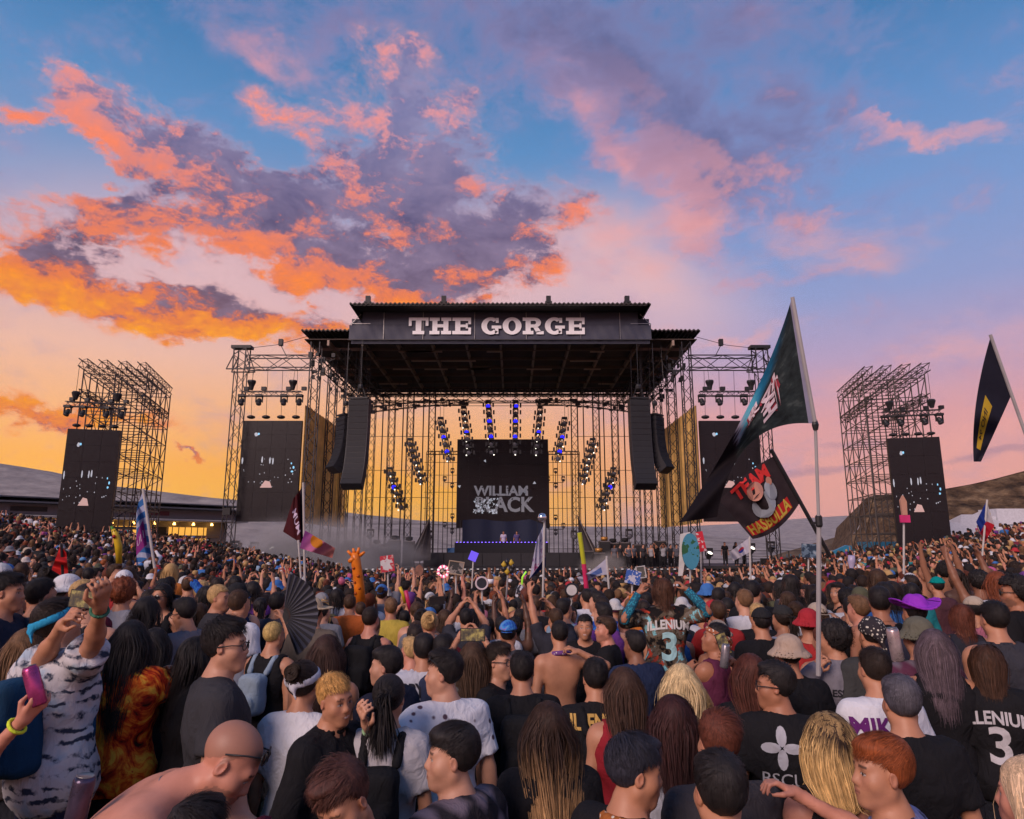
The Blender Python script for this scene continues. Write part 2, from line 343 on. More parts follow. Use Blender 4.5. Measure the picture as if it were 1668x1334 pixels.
def build_land():
    xs = sorted(set([-400, -200, -120, -80, -60, -50] + list(range(-44, -8, 2)) + list(range(-8, 9)) + list(range(10, 46, 2)) + [50, 60, 80, 120, 200, 400]))
    ys = sorted(set([-300, -120, -60, -30, -15] + list(range(-8, 12)) + list(range(13, 100, 3)) + [105, 115, 130, 150, 180]))
    v = [(x, y, gz(x, y)) for y in ys for x in xs]; nx = len(xs)
    f = [(j * nx + i, j * nx + i + 1, (j + 1) * nx + i + 1, (j + 1) * nx + i) for j in range(len(ys) - 1) for i in range(nx - 1)]
    tag(MB().add(v, f).build('ground', ground_mat(), smooth=True), kind='structure')
    # valley sheet to the horizon
    vm_ = hill_mat('valley_soil', [(0.3, (0.10, 0.085, 0.06, 1)), (0.5, (0.17, 0.14, 0.09, 1)), (0.7, (0.24, 0.20, 0.13, 1))], 0.004, stretch=(1, 0.35, 1))
    def vs(u, w):
        y = 60 * (300 ** w); x = (u - 0.5) * 2 * (600 + 1.3 * y)
        return (x, y, -66 + 10 * n2(x * 0.006, y * 0.004) * min(1, y / 800) + (y / 18000.0) ** 2 * 60)
    tag(MB().grid(vs, 60, 60).build('valley', vm_, smooth=True), kind='structure')
    wm = mat('river_water', (0.05, 0.06, 0.07), 0.08, spec=0.8, var=0.05, scale=0.02)
    def riv(u, w):
        y = 560 + 420 * u; x = 175 + 210 * u + (w - 0.5) * (30 + 70 * math.sin(u * 3.1)) + 26 * math.sin(u * 5)
        return (x, y, -50.0)
    tag(MB().grid(riv, 24, 4).build('river', wm, smooth=True), kind='structure')
    lav = hill_mat('pale_sage_hills', [(0.30, (0.15, 0.13, 0.125, 1)), (0.5, (0.27, 0.235, 0.215, 1)), (0.70, (0.40, 0.35, 0.31, 1))], 0.02, bump=1.0)
    def ridge(name, prof, D, depth, base, m, amp, seed, px0, px1, n=130, rows=26):
        def fn(u, w):
            px = px0 + (px1 - px0) * u; Y = D - depth * (1 - w) if w < 0.9 else D + depth * (w - 0.9) * 3
            top = at(px, interp(prof, px), D)
            k = min(1.0, w / 0.9); g = n2(u * 26, w * 5, seed) * 0.6 + n2(u * 70, w * 13, seed + 2) * 0.25
            h = base + (top.z - base) * (k ** 1.3) + amp * g * math.sin(min(1, k) * 3.0)
            if w > 0.9: h = top.z - (w - 0.9) * 0.6 * (top.z - base)
            return (top.x * (0.75 + 0.25 * k), Y, h + (amp * 0.05 * n2(u * 90, 1, seed)))
        tag(MB().grid(fn, n, rows).build(name, m, smooth=True), kind='structure')
    ridge('far_hills', [(700, 856), (900, 858), (1100, 858), (1200, 853), (1290, 845), (1400, 838), (1700, 826)], 6500, 2600, -60, lav, 18, 3, 560, 1900)
    ridge('hills', [(-300, 716), (0, 752), (60, 762), (130, 781), (200, 792), (260, 799), (400, 816), (560, 834), (700, 849), (850, 857), (1000, 863), (1180, 876), (1300, 890)], 1900, 1100, -62, lav, 9, 1, -300, 1300)
    mid = hill_mat('brown_scrub', [(0.3, (0.05, 0.035, 0.022, 1)), (0.5, (0.115, 0.075, 0.042, 1)), (0.72, (0.20, 0.135, 0.075, 1))], 0.05, bump=1.0)
    ridge('hill', [(1300, 905), (1340, 893), (1380, 880), (1420, 868), (1500, 850), (1700, 828)], 900, 350, -55, mid, 6, 5, 1240, 1900, 90, 18)
    # the basalt bluff and the brown slope behind the right-hand screen
    basalt = hill_mat('basalt', [(0.32, (0.030, 0.020, 0.015, 1)), (0.5, (0.125, 0.080, 0.048, 1)), (0.68, (0.30, 0.205, 0.12, 1))], 0.22, bump=1.0, stretch=(.6, 1, 1.5))
    D = 260.0
    prof = [(1376, 905), (1388, 872), (1398, 862), (1407, 838), (1410, 812), (1418, 809), (1450, 806), (1490, 802), (1540, 797), (1580, 790), (1620, 781), (1668, 768), (1760, 752)]
    def bl(u, w):
        px = 1374 + 420 * u ** 1.2; top = at(px, interp(prof, px), D)
        k = w
        cliff = 1 / (1 + math.exp(-(k - 0.72) * 26)) if px < 1475 else k
        mixc = max(0, min(1, (px - 1440) / 90)); cliff = cliff * (1 - mixc) * 0.55 + k * (0.45 + 0.55 * mixc) if px > 1440 else cliff * 0.55 + k * 0.45
        base = -40.0; h = base + (top.z - base) * cliff + 0.9 * n2(u * 60, w * 18, 2) * (0.3 + w) * (w < 0.99)
        # rows of basalt benches
        h += 0.8 * math.sin(h * 0.55) * (1 - abs(2 * w - 1))
        return (top.x + 6 * (1 - w) * (u - 0.6), D - 90 * (1 - w) ** 1.1, h)
    o = MB().grid(bl, 150, 50).build('bluff', basalt, smooth=True); tag(o, kind='structure')
    def back(u, w):
        px = 1374 + 420 * u ** 1.2; top = at(px, interp(prof, px), D); return (top.x + 80 * w, D + 200 * w, top.z - 6 * w + 0.2)
    tag(MB().grid(back, 60, 6).build('plateau', basalt, smooth=True), kind='structure')
build_land()
# ------------------------------------------------------------------ stage
XC = -0.85; GY = -0.9
def corr(mb, x0, x1, y0, y1, z, amp=0.06, pitch=0.32, thick=0.10):      # corrugated sheet, ribs run front to back
    n = int((x1 - x0) / pitch) * 4; xs = [x0 + (x1 - x0) * i / n for i in range(n + 1)]
    up = [(x, y, z + amp * math.sin(2 * math.pi * (x - x0) / pitch)) for y in (y0, y1) for x in xs]
    v = up + [(a, b, c - thick) for a, b, c in up]; k = n + 1; f = []
    for i in range(n):
        f += [(i, i + 1, k + i + 1, k + i), (2 * k + i + 1, 2 * k + i, 3 * k + i, 3 * k + i + 1), (i + 1, i, 2 * k + i, 2 * k + i + 1)]
    return mb.add(v, f)
def letters(text, height):
    """slab-serif capitals as lists of (polygons) in unit-height cells"""
    def rc(x0, z0, x1, z1): return [(x0, z0), (x1, z0), (x1, z1), (x0, z1)]
    def ring(cx, cz, rx, rz, ix, iz, a0, a1, n=18):
        out = []
        for i in range(n):
            t0, t1 = a0 + (a1 - a0) * i / n, a0 + (a1 - a0) * (i + 1) / n
            out.append([(cx + rx * math.cos(t0), cz + rz * math.sin(t0)), (cx + rx * math.cos(t1), cz + rz * math.sin(t1)), (cx + ix * math.cos(t1), cz + iz * math.sin(t1)), (cx + ix * math.cos(t0), cz + iz * math.sin(t0))])
        return out
    L = {
        'T': (1.18, [rc(.42, .20, .76, .82), rc(.24, 0, .94, .20), rc(0, .82, 1.18, 1), rc(0, .50, .17, .82), rc(1.01, .50, 1.18, .82)]),
        'H': (1.30, [rc(.17, .20, .47, .80), rc(.83, .20, 1.13, .80), rc(.47, .41, .83, .60), rc(0, 0, .60, .20), rc(.70, 0, 1.30, .20), rc(0, .80, .60, 1), rc(.70, .80, 1.30, 1)]),
        'E': (1.12, [rc(.17, .20, .48, .80), rc(0, 0, 1.12, .20), rc(0, .80, 1.12, 1), rc(.48, .42, .80, .58), rc(.80, .34, .93, .66), rc(.95, .20, 1.12, .40), rc(.95, .60, 1.12, .80)]),
        'O': (1.14, ring(.57, .5, .57, .52, .22, .32, 0, 2 * math.pi, 30)),
        'G': (1.20, ring(.57, .5, .57, .52, .23, .32, R(48), R(318), 24) + [rc(.62, .34, 1.20, .52), rc(.82, .02, 1.02, .34), rc(.86, .68, 1.04, .98)]),
        'R': (1.26, [rc(.17, .20, .48, .80), rc(0, 0, .64, .20), rc(0, .80, .70, 1)] + ring(.70, .70, .40, .30, .10, .11, -math.pi / 2, math.pi / 2, 12) +
              [rc(.48, .40, .70, .59), [(.62, .42), (.92, .42), (1.10, .16), (.82, .10)], rc(.82, 0, 1.26, .18)]),
        ' ': (0.48, [])}
    x = 0; out = []
    for ch in text:
        w, ps = L[ch]; out.append((ch, [[(x + a, b) for a, b in p] for p in ps])); x += w + 0.07
    return [(c, [[(a * height, b * height) for a, b in p] for p in ps]) for c, ps in out if ps], (x - 0.07) * height
def build_stage():
    st = thing('stage', 'huge black open-air festival stage with roof, banner and truss towers', 'stage', (XC, 58, GY))
    def X(dx): return XC + dx
    # deck and fascia
    deck = MB().box((XC, 60, 0.70), (29, 20, 0.24)).build('deck', mat('deck_ply', (0.03, 0.028, 0.028), 0.7), st)
    for i in range(20):
        MB().box((X(-14.25 + i * 1.5), 49.95, -0.16), (1.46, 0.06, 1.44)).build('skirt_panel', SKIRT, deck)
    for s in (-1, 1):
        wing = MB().box((X(s * 19), 57, 0.9), (8.6, 9, 0.2)).build('wing_deck', mat('deck_ply', (0.03, 0.028, 0.028)), st)
        for i in range(6):
            MB().bar((X(s * (15 + i * 1.6)), 52.6, gz(X(s * (15 + i * 1.6)), 52)), (X(s * (15 + i * 1.6)), 52.6, 2.1), 0.06).build('rail_post', STEEL, wing)
        for z in (1.5, 2.1): MB().bar((X(s * 14.8), 52.6, z), (X(s * 23.2), 52.6, z), 0.05).build('rail', STEEL, wing)
        MB().box((X(s * 19), 52.7, 0.2), (8.4, 0.05, 1.2)).build('skirt_panel', SKIRT, wing)
    # strip of small footlights
    fl = MB()
    for i in range(60): fl.box((X(-13.5 + i * 0.46), 49.88, 0.86), (0.16, 0.06, 0.05))
    tag(fl.build('footlight_strip', mat('footlight', (0.6, 0.6, 0.6), 0.4, emit=(1, .95, .9), estr=0.25), st), kind='stuff')
    # roofs
    roof = corr(MB(), X(-15), X(15), 50.0, 69, 18.42).build('roof', ROOFM, st)
    MB().box((XC, 59.5, 17.75), (29.6, 18.4, 0.06)).build('ceiling_sheet', mat('ceiling_dark', (0.085, 0.058, 0.048), 0.8), roof)
    for i in range(11):
        MB().box((X(-13 + i * 2.6), 59.3, 17.47), (0.16, 18.0, 0.42)).build('roof_beam', mat('roof_beam', (0.36, 0.26, 0.20), 0.6), roof)
    for j in range(7):
        MB().box((XC, 51.6 + j * 2.7, 17.33), (28.6, 0.14, 0.22)).build('purlin', mat('roof_purlin', (0.20, 0.13, 0.10), 0.6), roof)
    rr = random.Random(4); duct = mat('roof_duct', (0.55, 0.38, 0.30), 0.6)
    for k in range(22):
        x, y = rr.uniform(-12.5, 12.5), 51 + 2.7 * rr.randint(0, 5) + 0.7
        MB().box((X(x), y, 17.18), (rr.uniform(1.0, 3.2), 0.22, 0.10)).build('catwalk_board', duct, roof)
    up = corr(MB(), X(-10.85), X(10.85), 47.5, 62, 19.62).build('upper_roof', ROOFM, st)
    for s in (-1, 1): MB().add([(X(s * 10.8), 47.55, 19.5), (X(s * 10.8), 62, 19.5), (X(s * 10.15), 62, 18.45), (X(s * 10.15), 49.1, 18.45)], [(0, 1, 2, 3)]).build('gable_sheet', ROOFM, up)
    MB().box((XC, 48.3, 19.46), (21.2, 1.5, 0.05)).build('soffit', ROOFM, up)
    for x in (-9.6, -4.1, 3.5, 9.2):
        b = MB().box((X(x), 47.9, 19.78), (0.5, 0.4, 0.12)).box((X(x), 47.9, 20.05), (0.34, 0.3, 0.42))
        b.build('roof_speaker', BLACK, up)
    # banner: fabric panels over a frame, then the lettering
    ban = MB().box((XC, 49.25, 18.0), (22.0, 0.25, 1.9)).build('banner', VINYL, st)
    px = [-11.15, -8.6, -5.7, -1.9, 1.9, 5.9, 8.8, 11.15]; vr = random.Random(3)
    for a, b in zip(px, px[1:]):
        w = b - a - 0.05
        def fn(u, v, a=a, w=w):
            x = X(a) + w * u; z = 17.33 + (18.44 - 17.33) * v
            return (x, 49.0 + 0.035 * math.sin(u * 7 + a) * math.sin(v * 3) + 0.02 * math.sin(u * 23 + v * 5), z)
        MB().grid(fn, 16, 6).build('banner_panel', VINYL, ban, True)
        a2, b2 = max(a, -10.2), min(b, 10.2); w2 = b2 - a2 - 0.05
        def fn2(u, v, a=a2, w=w2):
            x = X(a) + w * u; z = 18.46 + (19.5 - 18.46) * v
            return (x, 49.0 + 0.03 * math.sin(u * 6 + a * 2) * math.sin(v * 3), z)
        MB().grid(fn2, 16, 6).build('banner_panel', VINYL, ban, True)
    for x in px[1:-1]: MB().bar((X(x), 48.95, 17.3), (X(x), 48.95, 19.4), 0.05).build('banner_rib', ALU, ban)
    MB().bar((X(-11.2), 48.93, 17.3), (X(11.2), 48.93, 17.3), 0.07).build('banner_rail', STEEL, ban)
    for s in (-1, 1):
        MB().bar((X(s * 11.1), 49, 18.45), (X(s * 10.3), 49, 19.3), 0.06).build('banner_strut', ALU, ban)
        MB().bar((X(s * 11.1), 49, 18.55), (X(s * 9.6), 49, 18.55), 0.05).build('banner_strut', ALU, ban)
    ls, wd = letters('THE GORGE', 1.28); x0 = X(-6.75); kx = 12.95 / wd
    for ch, polys in ls:
        b = MB()
        for p in polys: b.prism([(x0 + a * kx, 17.70 + z) for a, z in p], 48.885, 48.90)
        b.build('letter', WHITE, ban)
    # column towers along both sides and across the back
    for s in (-1, 1):
        for k, y in enumerate((50.8, 56.0, 61.5, 67.4)):
            x = X(s * 14.0)
            MB().truss((x, y, gz(x, y)), (x, y, 17.6), 0.66, 0.8, 0.085, 0.045).build('column_tower', STEEL, st)
        for x in (12.7, 10.8, 9.0, 6.9):
            MB().truss((X(s * x), 66.2, 0.8), (X(s * x), 66.2, 17.3), 0.6, 0.8, 0.07, 0.04).build('column_tower', STEEL, st)
        for x in (11.9, 9.9, 7.9): MB().bar((X(s * x), 67.4, 0.8), (X(s * x), 67.4, 17.3), 0.12).build('column_post', mat('post_brown', (0.06, 0.045, 0.042)), st)
        # header trusses along the sides, motor clusters at the corners
        MB().truss((X(s * 13.2), 50.6, 15.9), (X(s * 13.2), 68, 15.9), 0.8, 0.9, 0.09, 0.05).build('side_truss', STEEL, st)
        MB().truss((X(s * 11.7), 50.2, 16.6), (X(s * 11.7), 68, 16.6), 0.7, 0.9, 0.08, 0.05).build('side_truss', STEEL, st)
        rr = random.Random(11 + s); cl = MB()
        for k in range(70):
            y = rr.choice((50.6, 50.9, 53.5, 57, 60.5)) + rr.uniform(-.4, .4); x = X(s * (13.3 + rr.uniform(-1.0, 1.0)))
            z = 15.2 + rr.uniform(-0.7, 1.5)
            if rr.random() < 0.5: cl.box((x, y, z), (rr.uniform(.1, .35), .2, rr.uniform(.1, .45)))
            else: cl.bar((x, y, z), (x + rr.uniform(-.6, .6), y, z + rr.uniform(-.8, .8)), 0.05)
        tag(cl.build('rigging_cluster', BLACK, st), kind='stuff')
        for k in range(9):
            x = X(s * rr.uniform(9.6, 12.6)); MB().bar((x, rr.uniform(49.5, 52), 12.6), (x, 50.4, 17.3), 0.03, 3).build('hoist_cable', STEEL, st)
    # side curtains: strips of cloth between the towers
    cloth = mat('gold_gauze', (0.82, 0.52, 0.17), 0.85, trans=0.15, var=0.25, scale=1.2)
    for s in (-1, 1):
        for k, (y0, y1, zt) in enumerate(((50.9, 54.2, 12.8), (54.3, 57.7, 12.8), (57.8, 61.2, 12.8), (61.3, 64.8, 12.8))):
            for h in range(3):
                ya, yb = y0 + (y1 - y0) * h / 3 + 0.02, y0 + (y1 - y0) * (h + 1) / 3 - 0.02
                def fn(u, v, ya=ya, yb=yb, s=s, zt=zt, h=h, k=k):
                    return (X(s * (14.6 + 0.05 * math.sin(u * 9 + h + k) + 0.05 * math.sin(u * 23))), ya + (yb - ya) * u, 4.1 + (zt - 4.1) * v)
                MB().grid(fn, 10, 4).build('curtain', cloth, st, True)
    # back grid of pipes and back truss
    pipes = MB()
    for s in (-1, 1):
        fr = MB().truss((X(s * 4.3), 65.2, 11.1), (X(s * 7.2), 65.2, 11.1), 0.3, 0.5, 0.05, 0.03).build('back_frame', STEEL, st)
        for i in range(8): MB().bar((X(s * (4.3 + i * 0.42)), 65.2, 0.9), (X(s * (4.3 + i * 0.42)), 65.2, 11.2), 0.07).build('pipe', STEEL, fr)
        for z in (2.2, 4.4, 5.9, 7.4, 9.0, 10.2): MB().bar((X(s * 4.2), 65.25, z), (X(s * 7.4), 65.25, z), 0.05).build('pipe', STEEL, fr)
        for z in (12.9, 7.0, 9.6, 4.5): MB().bar((X(s * 7), 66.6, z), (X(s * 13), 66.6, z), 0.05).build('cross_pipe', STEEL, st)
    for i in range(17): MB().bar((X(-4.0 + i * 0.5), 65.2, 0.9), (X(-4.0 + i * 0.5), 65.2, 4.4), 0.06).build('pipe', STEEL, st)
    MB().truss((X(-14), 65.8, 16.6), (X(14), 65.8, 16.6), 0.9, 1.1, 0.10, 0.055).build('back_truss', STEEL, st)
    MB().truss((X(-13), 62.0, 16.2), (X(13), 62.0, 16.2), 0.6, 0.8, 0.08, 0.045).build('back_truss', STEEL, st)
    MB().bar((X(-13), 63.0, 15.2), (X(13), 63.0, 15.2), 0.05).build('cross_pipe', STEEL, st)
    # two bowed lighting trusses
    for s in (-1, 1):
        b = MB(); pts = [(X(s * (3.0 + 9.0 * u)), 60 - 2.5 * u, 14.9 - 1.3 * u ** 1.5) for u in np.linspace(0, 1, 7)]
        for p, q in zip(pts, pts[1:]): b.truss(p, q, 0.42, 0.5, 0.06, 0.035)
        tr = b.build('bowed_truss', STEEL, st)
        r2 = random.Random(5 + s); hang = MB()
        for k in range(46):
            u = r2.random(); x, y, z = X(s * (3.0 + 9.0 * u)), 60 - 2.5 * u, 14.9 - 1.3 * u ** 1.5
            hang.box((x, y - 0.25, z + r2.uniform(-.35, .3)), (r2.uniform(.1, .4), .2, r2.uniform(.08, .3)))
        tag(hang.build('rigging_cluster', BLACK, tr), kind='stuff')
        for k in range(8):
            u = r2.random(); MB().bar((X(s * (3.0 + 9.0 * u)), 60 - 2.5 * u, 14.9), (X(s * (3.0 + 9.0 * u)), 60.2, 17.3), 0.03, 3).build('hoist_cable', STEEL, tr)
    # wing gantry with outer mast
    for s in (-1, 1):
        x = X(s * 19.7); g = gz(x, 51)
        m = MB().truss((x, 51, g), (x, 51, 15.4), 0.72, 0.9, 0.075, 0.04).build('mast', STEEL, st)
        c = MB().truss((x, 51, 15.4), (x, 51, 17.2), 0.9, 0.6, 0.09, 0.05)
        for a in (-1, 1):
            for b_ in (-1, 1): c.bar((x + a * .9, 51 + b_ * .5, 15.5), (x + a * .4, 51 + b_ * .4, 16.8), 0.08)
        c.bar((x - .9, 50.5, 15.5), (x + .9, 50.5, 15.5), .1).bar((x - .9, 51.5, 15.5), (x + .9, 51.5, 15.5), .1)
        c.build('mast_head', STEEL, m); MB().box((x, 51, 17.3), (1.5, 0.7, 0.22)).build('mast_cap', BLACK, m)
        MB().truss((x - s * .4, 51, 16.1), (X(s * 14.2), 51, 16.1), 0.95, 1.25, 0.09, 0.055).build('gantry', STEEL, st)
        MB().box((x, 50.55, 4.9), (0.5, 0.3, 0.5)).build('junction_box', BLACK, m)
        MB().bar((x - s * 3.4, 51, 16.6), (x - s * 2.9, 51, 17.5), 0.06).box((x - s * 2.9, 51, 17.7), (.3, .3, .5)).build('gantry_lamp', BLACK, m)
        MB().tube([(x, 51, 17.2), (x - s * 2.5, 51, 17.5), (X(s * 14.4), 51, 18.3)], 0.02, 4).build('guy_wire', STEEL, m)
        MB().box((x, 50.8, g + 0.8), (1.6, 1.6, 1.5)).build('ballast', BLACK, m)
    return st
stage = build_stage()
def moving_head(mb, lens, c, facing, sz=0.34):
    """base, yoke and head of one hanging lamp; the lens goes to its own list"""
    f = Vector(facing).normalized(); c = Vector(c)
    mb.box(c + Vector((0, 0, sz * 0.95)), (sz * 1.0, sz * .9, sz * .35))
    for s in (-1, 1): mb.box(c + Vector((s * sz * .5, 0, sz * .35)), (sz * .12, sz * .3, sz * .95))
    q = f.to_track_quat('Z', 'Y').to_matrix()
    mb.lathe([(sz * .30, -sz * .5), (sz * .40, -sz * .2), (sz * .36, sz * .2), (sz * .42, sz * .5)], c, sides=10, rot=q)
    lens.lathe([(sz * .38, 0), (sz * .30, sz * .05), (0.001, sz * .08)], c + f * sz * .5, sides=12, rot=q)
ORD = ['first', 'second', 'third', 'fourth', 'fifth', 'sixth', 'seventh', 'eighth', 'ninth', 'tenth', 'eleventh', 'twelfth']
def build_lights():
    pods = [((634, 765), (657, 830), 57.0, 6), ((668, 718), (688, 788), 57.6, 7), ((717, 683), (733, 752), 58.2, 6), ((755, 666), (765, 742), 58.8, 7), ((795, 655), (802, 742), 59, 7),
            ((840, 655), (839, 742), 59, 7), ((880, 666), (873, 742), 58.8, 7), ((920, 683), (907, 752), 58.2, 6), ((966, 718), (949, 788), 57.6, 7), ((1000, 765), (979, 830), 57.0, 6)]
    rr = random.Random(2)
    blue = {0: [2], 1: [], 2: [2, 4], 3: [3], 4: [0, 2, 4], 5: [0, 2, 4], 6: [3], 7: [2, 4], 8: [], 9: [2]}
    for i, (a, b, Y, n) in enumerate(pods):
        A, B = at(*a, Y), at(*b, Y - 1.6)
        side = 'left' if i < 5 else 'right'
        t = thing('light_ladder', f'hanging ladder of lamps over the stage, {ORD[i]} of ten counted from the left', 'stage light', A, 'ladders of stage lamps')
        MB().truss(A, B, 0.34, 0.35, 0.05, 0.03).build('frame', STEEL, t)
        MB().bar(A, A + Vector((0, 0, 1.6)), 0.04).bar(A + Vector((.3, 0, 0)), A + Vector((.3, 0, 2.0)), 0.03).build('hanger', STEEL, t)
        for k in range(n):
            p = A.lerp(B, (k + 0.5) / n); bd, ln = MB(), MB()
            moving_head(bd, ln, p + Vector((0, -0.35, -.1)), (rr.uniform(-.2, .2), -1, -.25), 0.46)
            bo = bd.build('lamp', BLACK, t)
            lm = BLUE_LENS if k in blue[i] else DEAD_LENS
            ln.build('lens', lm, bo, True)
            for s in (-1, 1): MB().box(p + Vector((s * .42, -.2, rr.uniform(-.1, .1))), (.14, .3, .32)).build('blinder', BLACK, t)
            if rr.random() < 0.75 or k >= n - 2: MB().lathe([(.055, 0), (.04, .05)], p + Vector((rr.uniform(-.2, .2), -.62, -.35)), 'Y', 8).build('spark_lamp', WHITE_LENS, t)
    for i, (px, py) in enumerate([(737, 786), (905, 786), (737, 860), (905, 862)]):
        c = at(px, py, 64.6); w = ['upper', 'upper', 'lower', 'lower'][i]; sd = ['left', 'right'][i % 2]
        t = thing('lamp_cross', f'{w} cross-shaped bracket of four small lamps just {sd} of the centre screen', 'stage light', c, 'lamp crosses beside the screen')
        MB().bar(c - Vector((.75, 0, 0)), c + Vector((.75, 0, 0)), .06).bar(c - Vector((0, 0, .6)), c + Vector((0, 0, .9)), .06).build('bracket', STEEL, t)
        for d in ((-.7, .2), (.7, .2), (0, .95), (0, -.4)):
            b, l = MB(), MB(); moving_head(b, l, c + Vector((d[0], -.2, d[1])), (0, -1, -.2), 0.32); l.build('lens', DEAD_LENS, b.build('lamp', BLACK, t), True)
    # uplights on the wing decks
    for i, (px, py, lit) in enumerate([(383, 893, 0), (414, 895, 0), (445, 897, 1), (478, 899, 1), (1155, 905, 1), (1224, 897, 1), (1256, 894, 0)]):
        c = at(px, py, 53.0); sd = 'left' if px < 800 else 'right'; num = (ORD[i] if px < 800 else ORD[i - 4])
        t = thing('uplight', f'black uplight on the {sd} wing deck rail, {num} from its left', 'stage light', (c.x, c.y, 1.0), 'uplights on the wing decks')
        b, l = MB(), MB(); f = Vector((-.35 if px < 800 else .2, -.55, .8)); moving_head(b, l, c, f, 0.5)
        b.bar((c.x, c.y, 1.0), c, .08); bo = b.build('body', BLACK, t); l.build('lens', WHITE_LENS if lit else DEAD_LENS, bo, True)
def line_array(name, label, topc, n, w, h, yaw, tilt):
    t = thing(name, label, 'speaker', topc, 'hanging speaker arrays'); M = Matrix.Rotation(yaw, 3, 'Z'); c = Vector(topc); ang = 0.0
    cab = mat('speaker_box', (0.026, 0.025, 0.030), 0.55); gri = mat('speaker_grille', (0.014, 0.014, 0.017), 0.7, bump=0.3, scale=30)
    fl = MB().box(c + Vector((0, 0, .12)), (w * .9, .8, .12), M)
    for s in (-1, 1): fl.bar(c + M @ Vector((s * w * .3, 0, .1)), c + M @ Vector((s * w * .1, 0, 1.0)), .05)
    fl.lathe([(.18, -.15), (.2, 0), (.18, .15)], c + Vector((0, 0, 1.0)), sides=10); fl.bar(c + Vector((0, 0, 1)), (c.x, c.y, 17.2), .05); fl.build('fly_frame', BLACK, t)
    for k in range(n):
        u = k / (n - 1); ang = tilt * u ** 2.2
        Rm = M @ Matrix.Rotation(ang, 3, 'X')
        c2 = c + Rm @ Vector((0, 0, -h / 2))
        b = MB().box(c2, (w, 0.75, h - 0.02), Rm).build('speaker_cabinet', cab, t)
        MB().box(c2 + Rm @ Vector((0, -0.385, 0)), (w * 0.92, 0.02, h - 0.06), Rm).build('grille', gri, b)
        c = c + Rm @ Vector((0, 0, -h))
def screen_thing(name, label, c, w, h, yaw, fn_image, depth=0.25, bars=4):
    t = thing(name, label, 'screen', (c[0], c[1], c[2] - h / 2)); M = Matrix.Rotation(yaw, 3, 'Z'); c = Vector(c)
    MB().box(c, (w, depth, h), M).build('cabinet', BLACK, t)
    nx, nz = max(2, int(round(w / 1.1))), max(3, int(round(h / 1.1)))
    for i in range(nx):
        for k in range(nz):
            p = Vector(((i + .5) / nx * w - w / 2, -depth / 2 - .012, (k + .5) / nz * h - h / 2))
            MB().box(c + M @ p, (w / nx - .012, .022, h / nz - .012), M).build('panel', SCREEN, t)
    def put(mb, name2, m):                    # mb is drawn in screen coordinates (x, z), origin at the centre
        mb.v = [tuple(c + M @ Vector((p[0], -depth / 2 - .03 + p[1], p[2]))) for p in mb.v]; return mb.build(name2, m, t)
    fn_image(put, w, h)
    return t, M, c
def textmesh(body, size, bold=0.0, shear=0.0, depth=0.0, res=3):
    cu = bpy.data.curves.new('t', 'FONT'); cu.body = body; cu.size = size; cu.align_x = 'CENTER'; cu.align_y = 'CENTER'; cu.offset = bold; cu.shear = shear; cu.extrude = depth; cu.resolution_u = res
    ob = bpy.data.objects.new('t', cu); COL.objects.link(ob); dg = bpy.context.evaluated_depsgraph_get(); me = bpy.data.meshes.new_from_object(ob.evaluated_get(dg))
    v = np.array([p.co[:] for p in me.vertices]) if len(me.vertices) else np.zeros((0, 3)); f = [tuple(p.vertices) for p in me.polygons]
    bpy.data.objects.remove(ob); bpy.data.curves.remove(cu); bpy.data.meshes.remove(me)
    return v, f
GLOWW = mat('screen_white', (0.2, 0.2, 0.2), 0.4, emit=(0.75, 0.80, 0.95), estr=0.42)
GLOWG = mat('screen_grey', (0.1, 0.1, 0.1), 0.4, emit=(0.40, 0.38, 0.46), estr=0.30)
GLOWB = mat('screen_blue', (0.1, 0.2, 0.3), 0.4, emit=(0.25, 0.65, 0.95), estr=0.9)
GLOWP = mat('screen_pink', (0.2, 0.1, 0.1), 0.4, emit=(0.85, 0.55, 0.50), estr=0.5)
def side_picture(put, w, h):
    rr = random.Random(int(w * 100)); m1, m2, m3 = MB(), MB(), MB()
    def blob(m, x, z, rx, rz, n=9): m.add([(x * w + rx * w * math.cos(2 * math.pi * i / n) * rr.uniform(.7, 1.2), 0, z * h + rz * h * math.sin(2 * math.pi * i / n)) for i in range(n)], [tuple(range(n))])
    blob(m1, -.26, .36, .03, .02); blob(m2, -.22, .365, .018, .012)
    for x in (-.46, -.13, .0, .05): blob(m1, x, .10 + rr.uniform(-.01, .01), .015, .034)
    for k in range(26): blob(m1, rr.uniform(-.48, .45), rr.uniform(-.17, .12), rr.uniform(.004, .011), rr.uniform(.003, .008), 6)
    blob(m2, .40, .03, .016, .014); blob(m2, .38, -.01, .02, .01); blob(m2, .36, .07, .012, .01)
    m3.add([(-.14 * w, 0, -.17 * h), (.06 * w, 0, -.17 * h), (.02 * w, 0, -.11 * h), (-.06 * w, 0, -.10 * h)], [(0, 1, 2, 3)])
    tag(put(m1, 'bright_picture', GLOWW), kind='stuff'); tag(put(m2, 'blue_picture', GLOWB), kind='stuff'); put(m3, 'pink_picture', GLOWP)
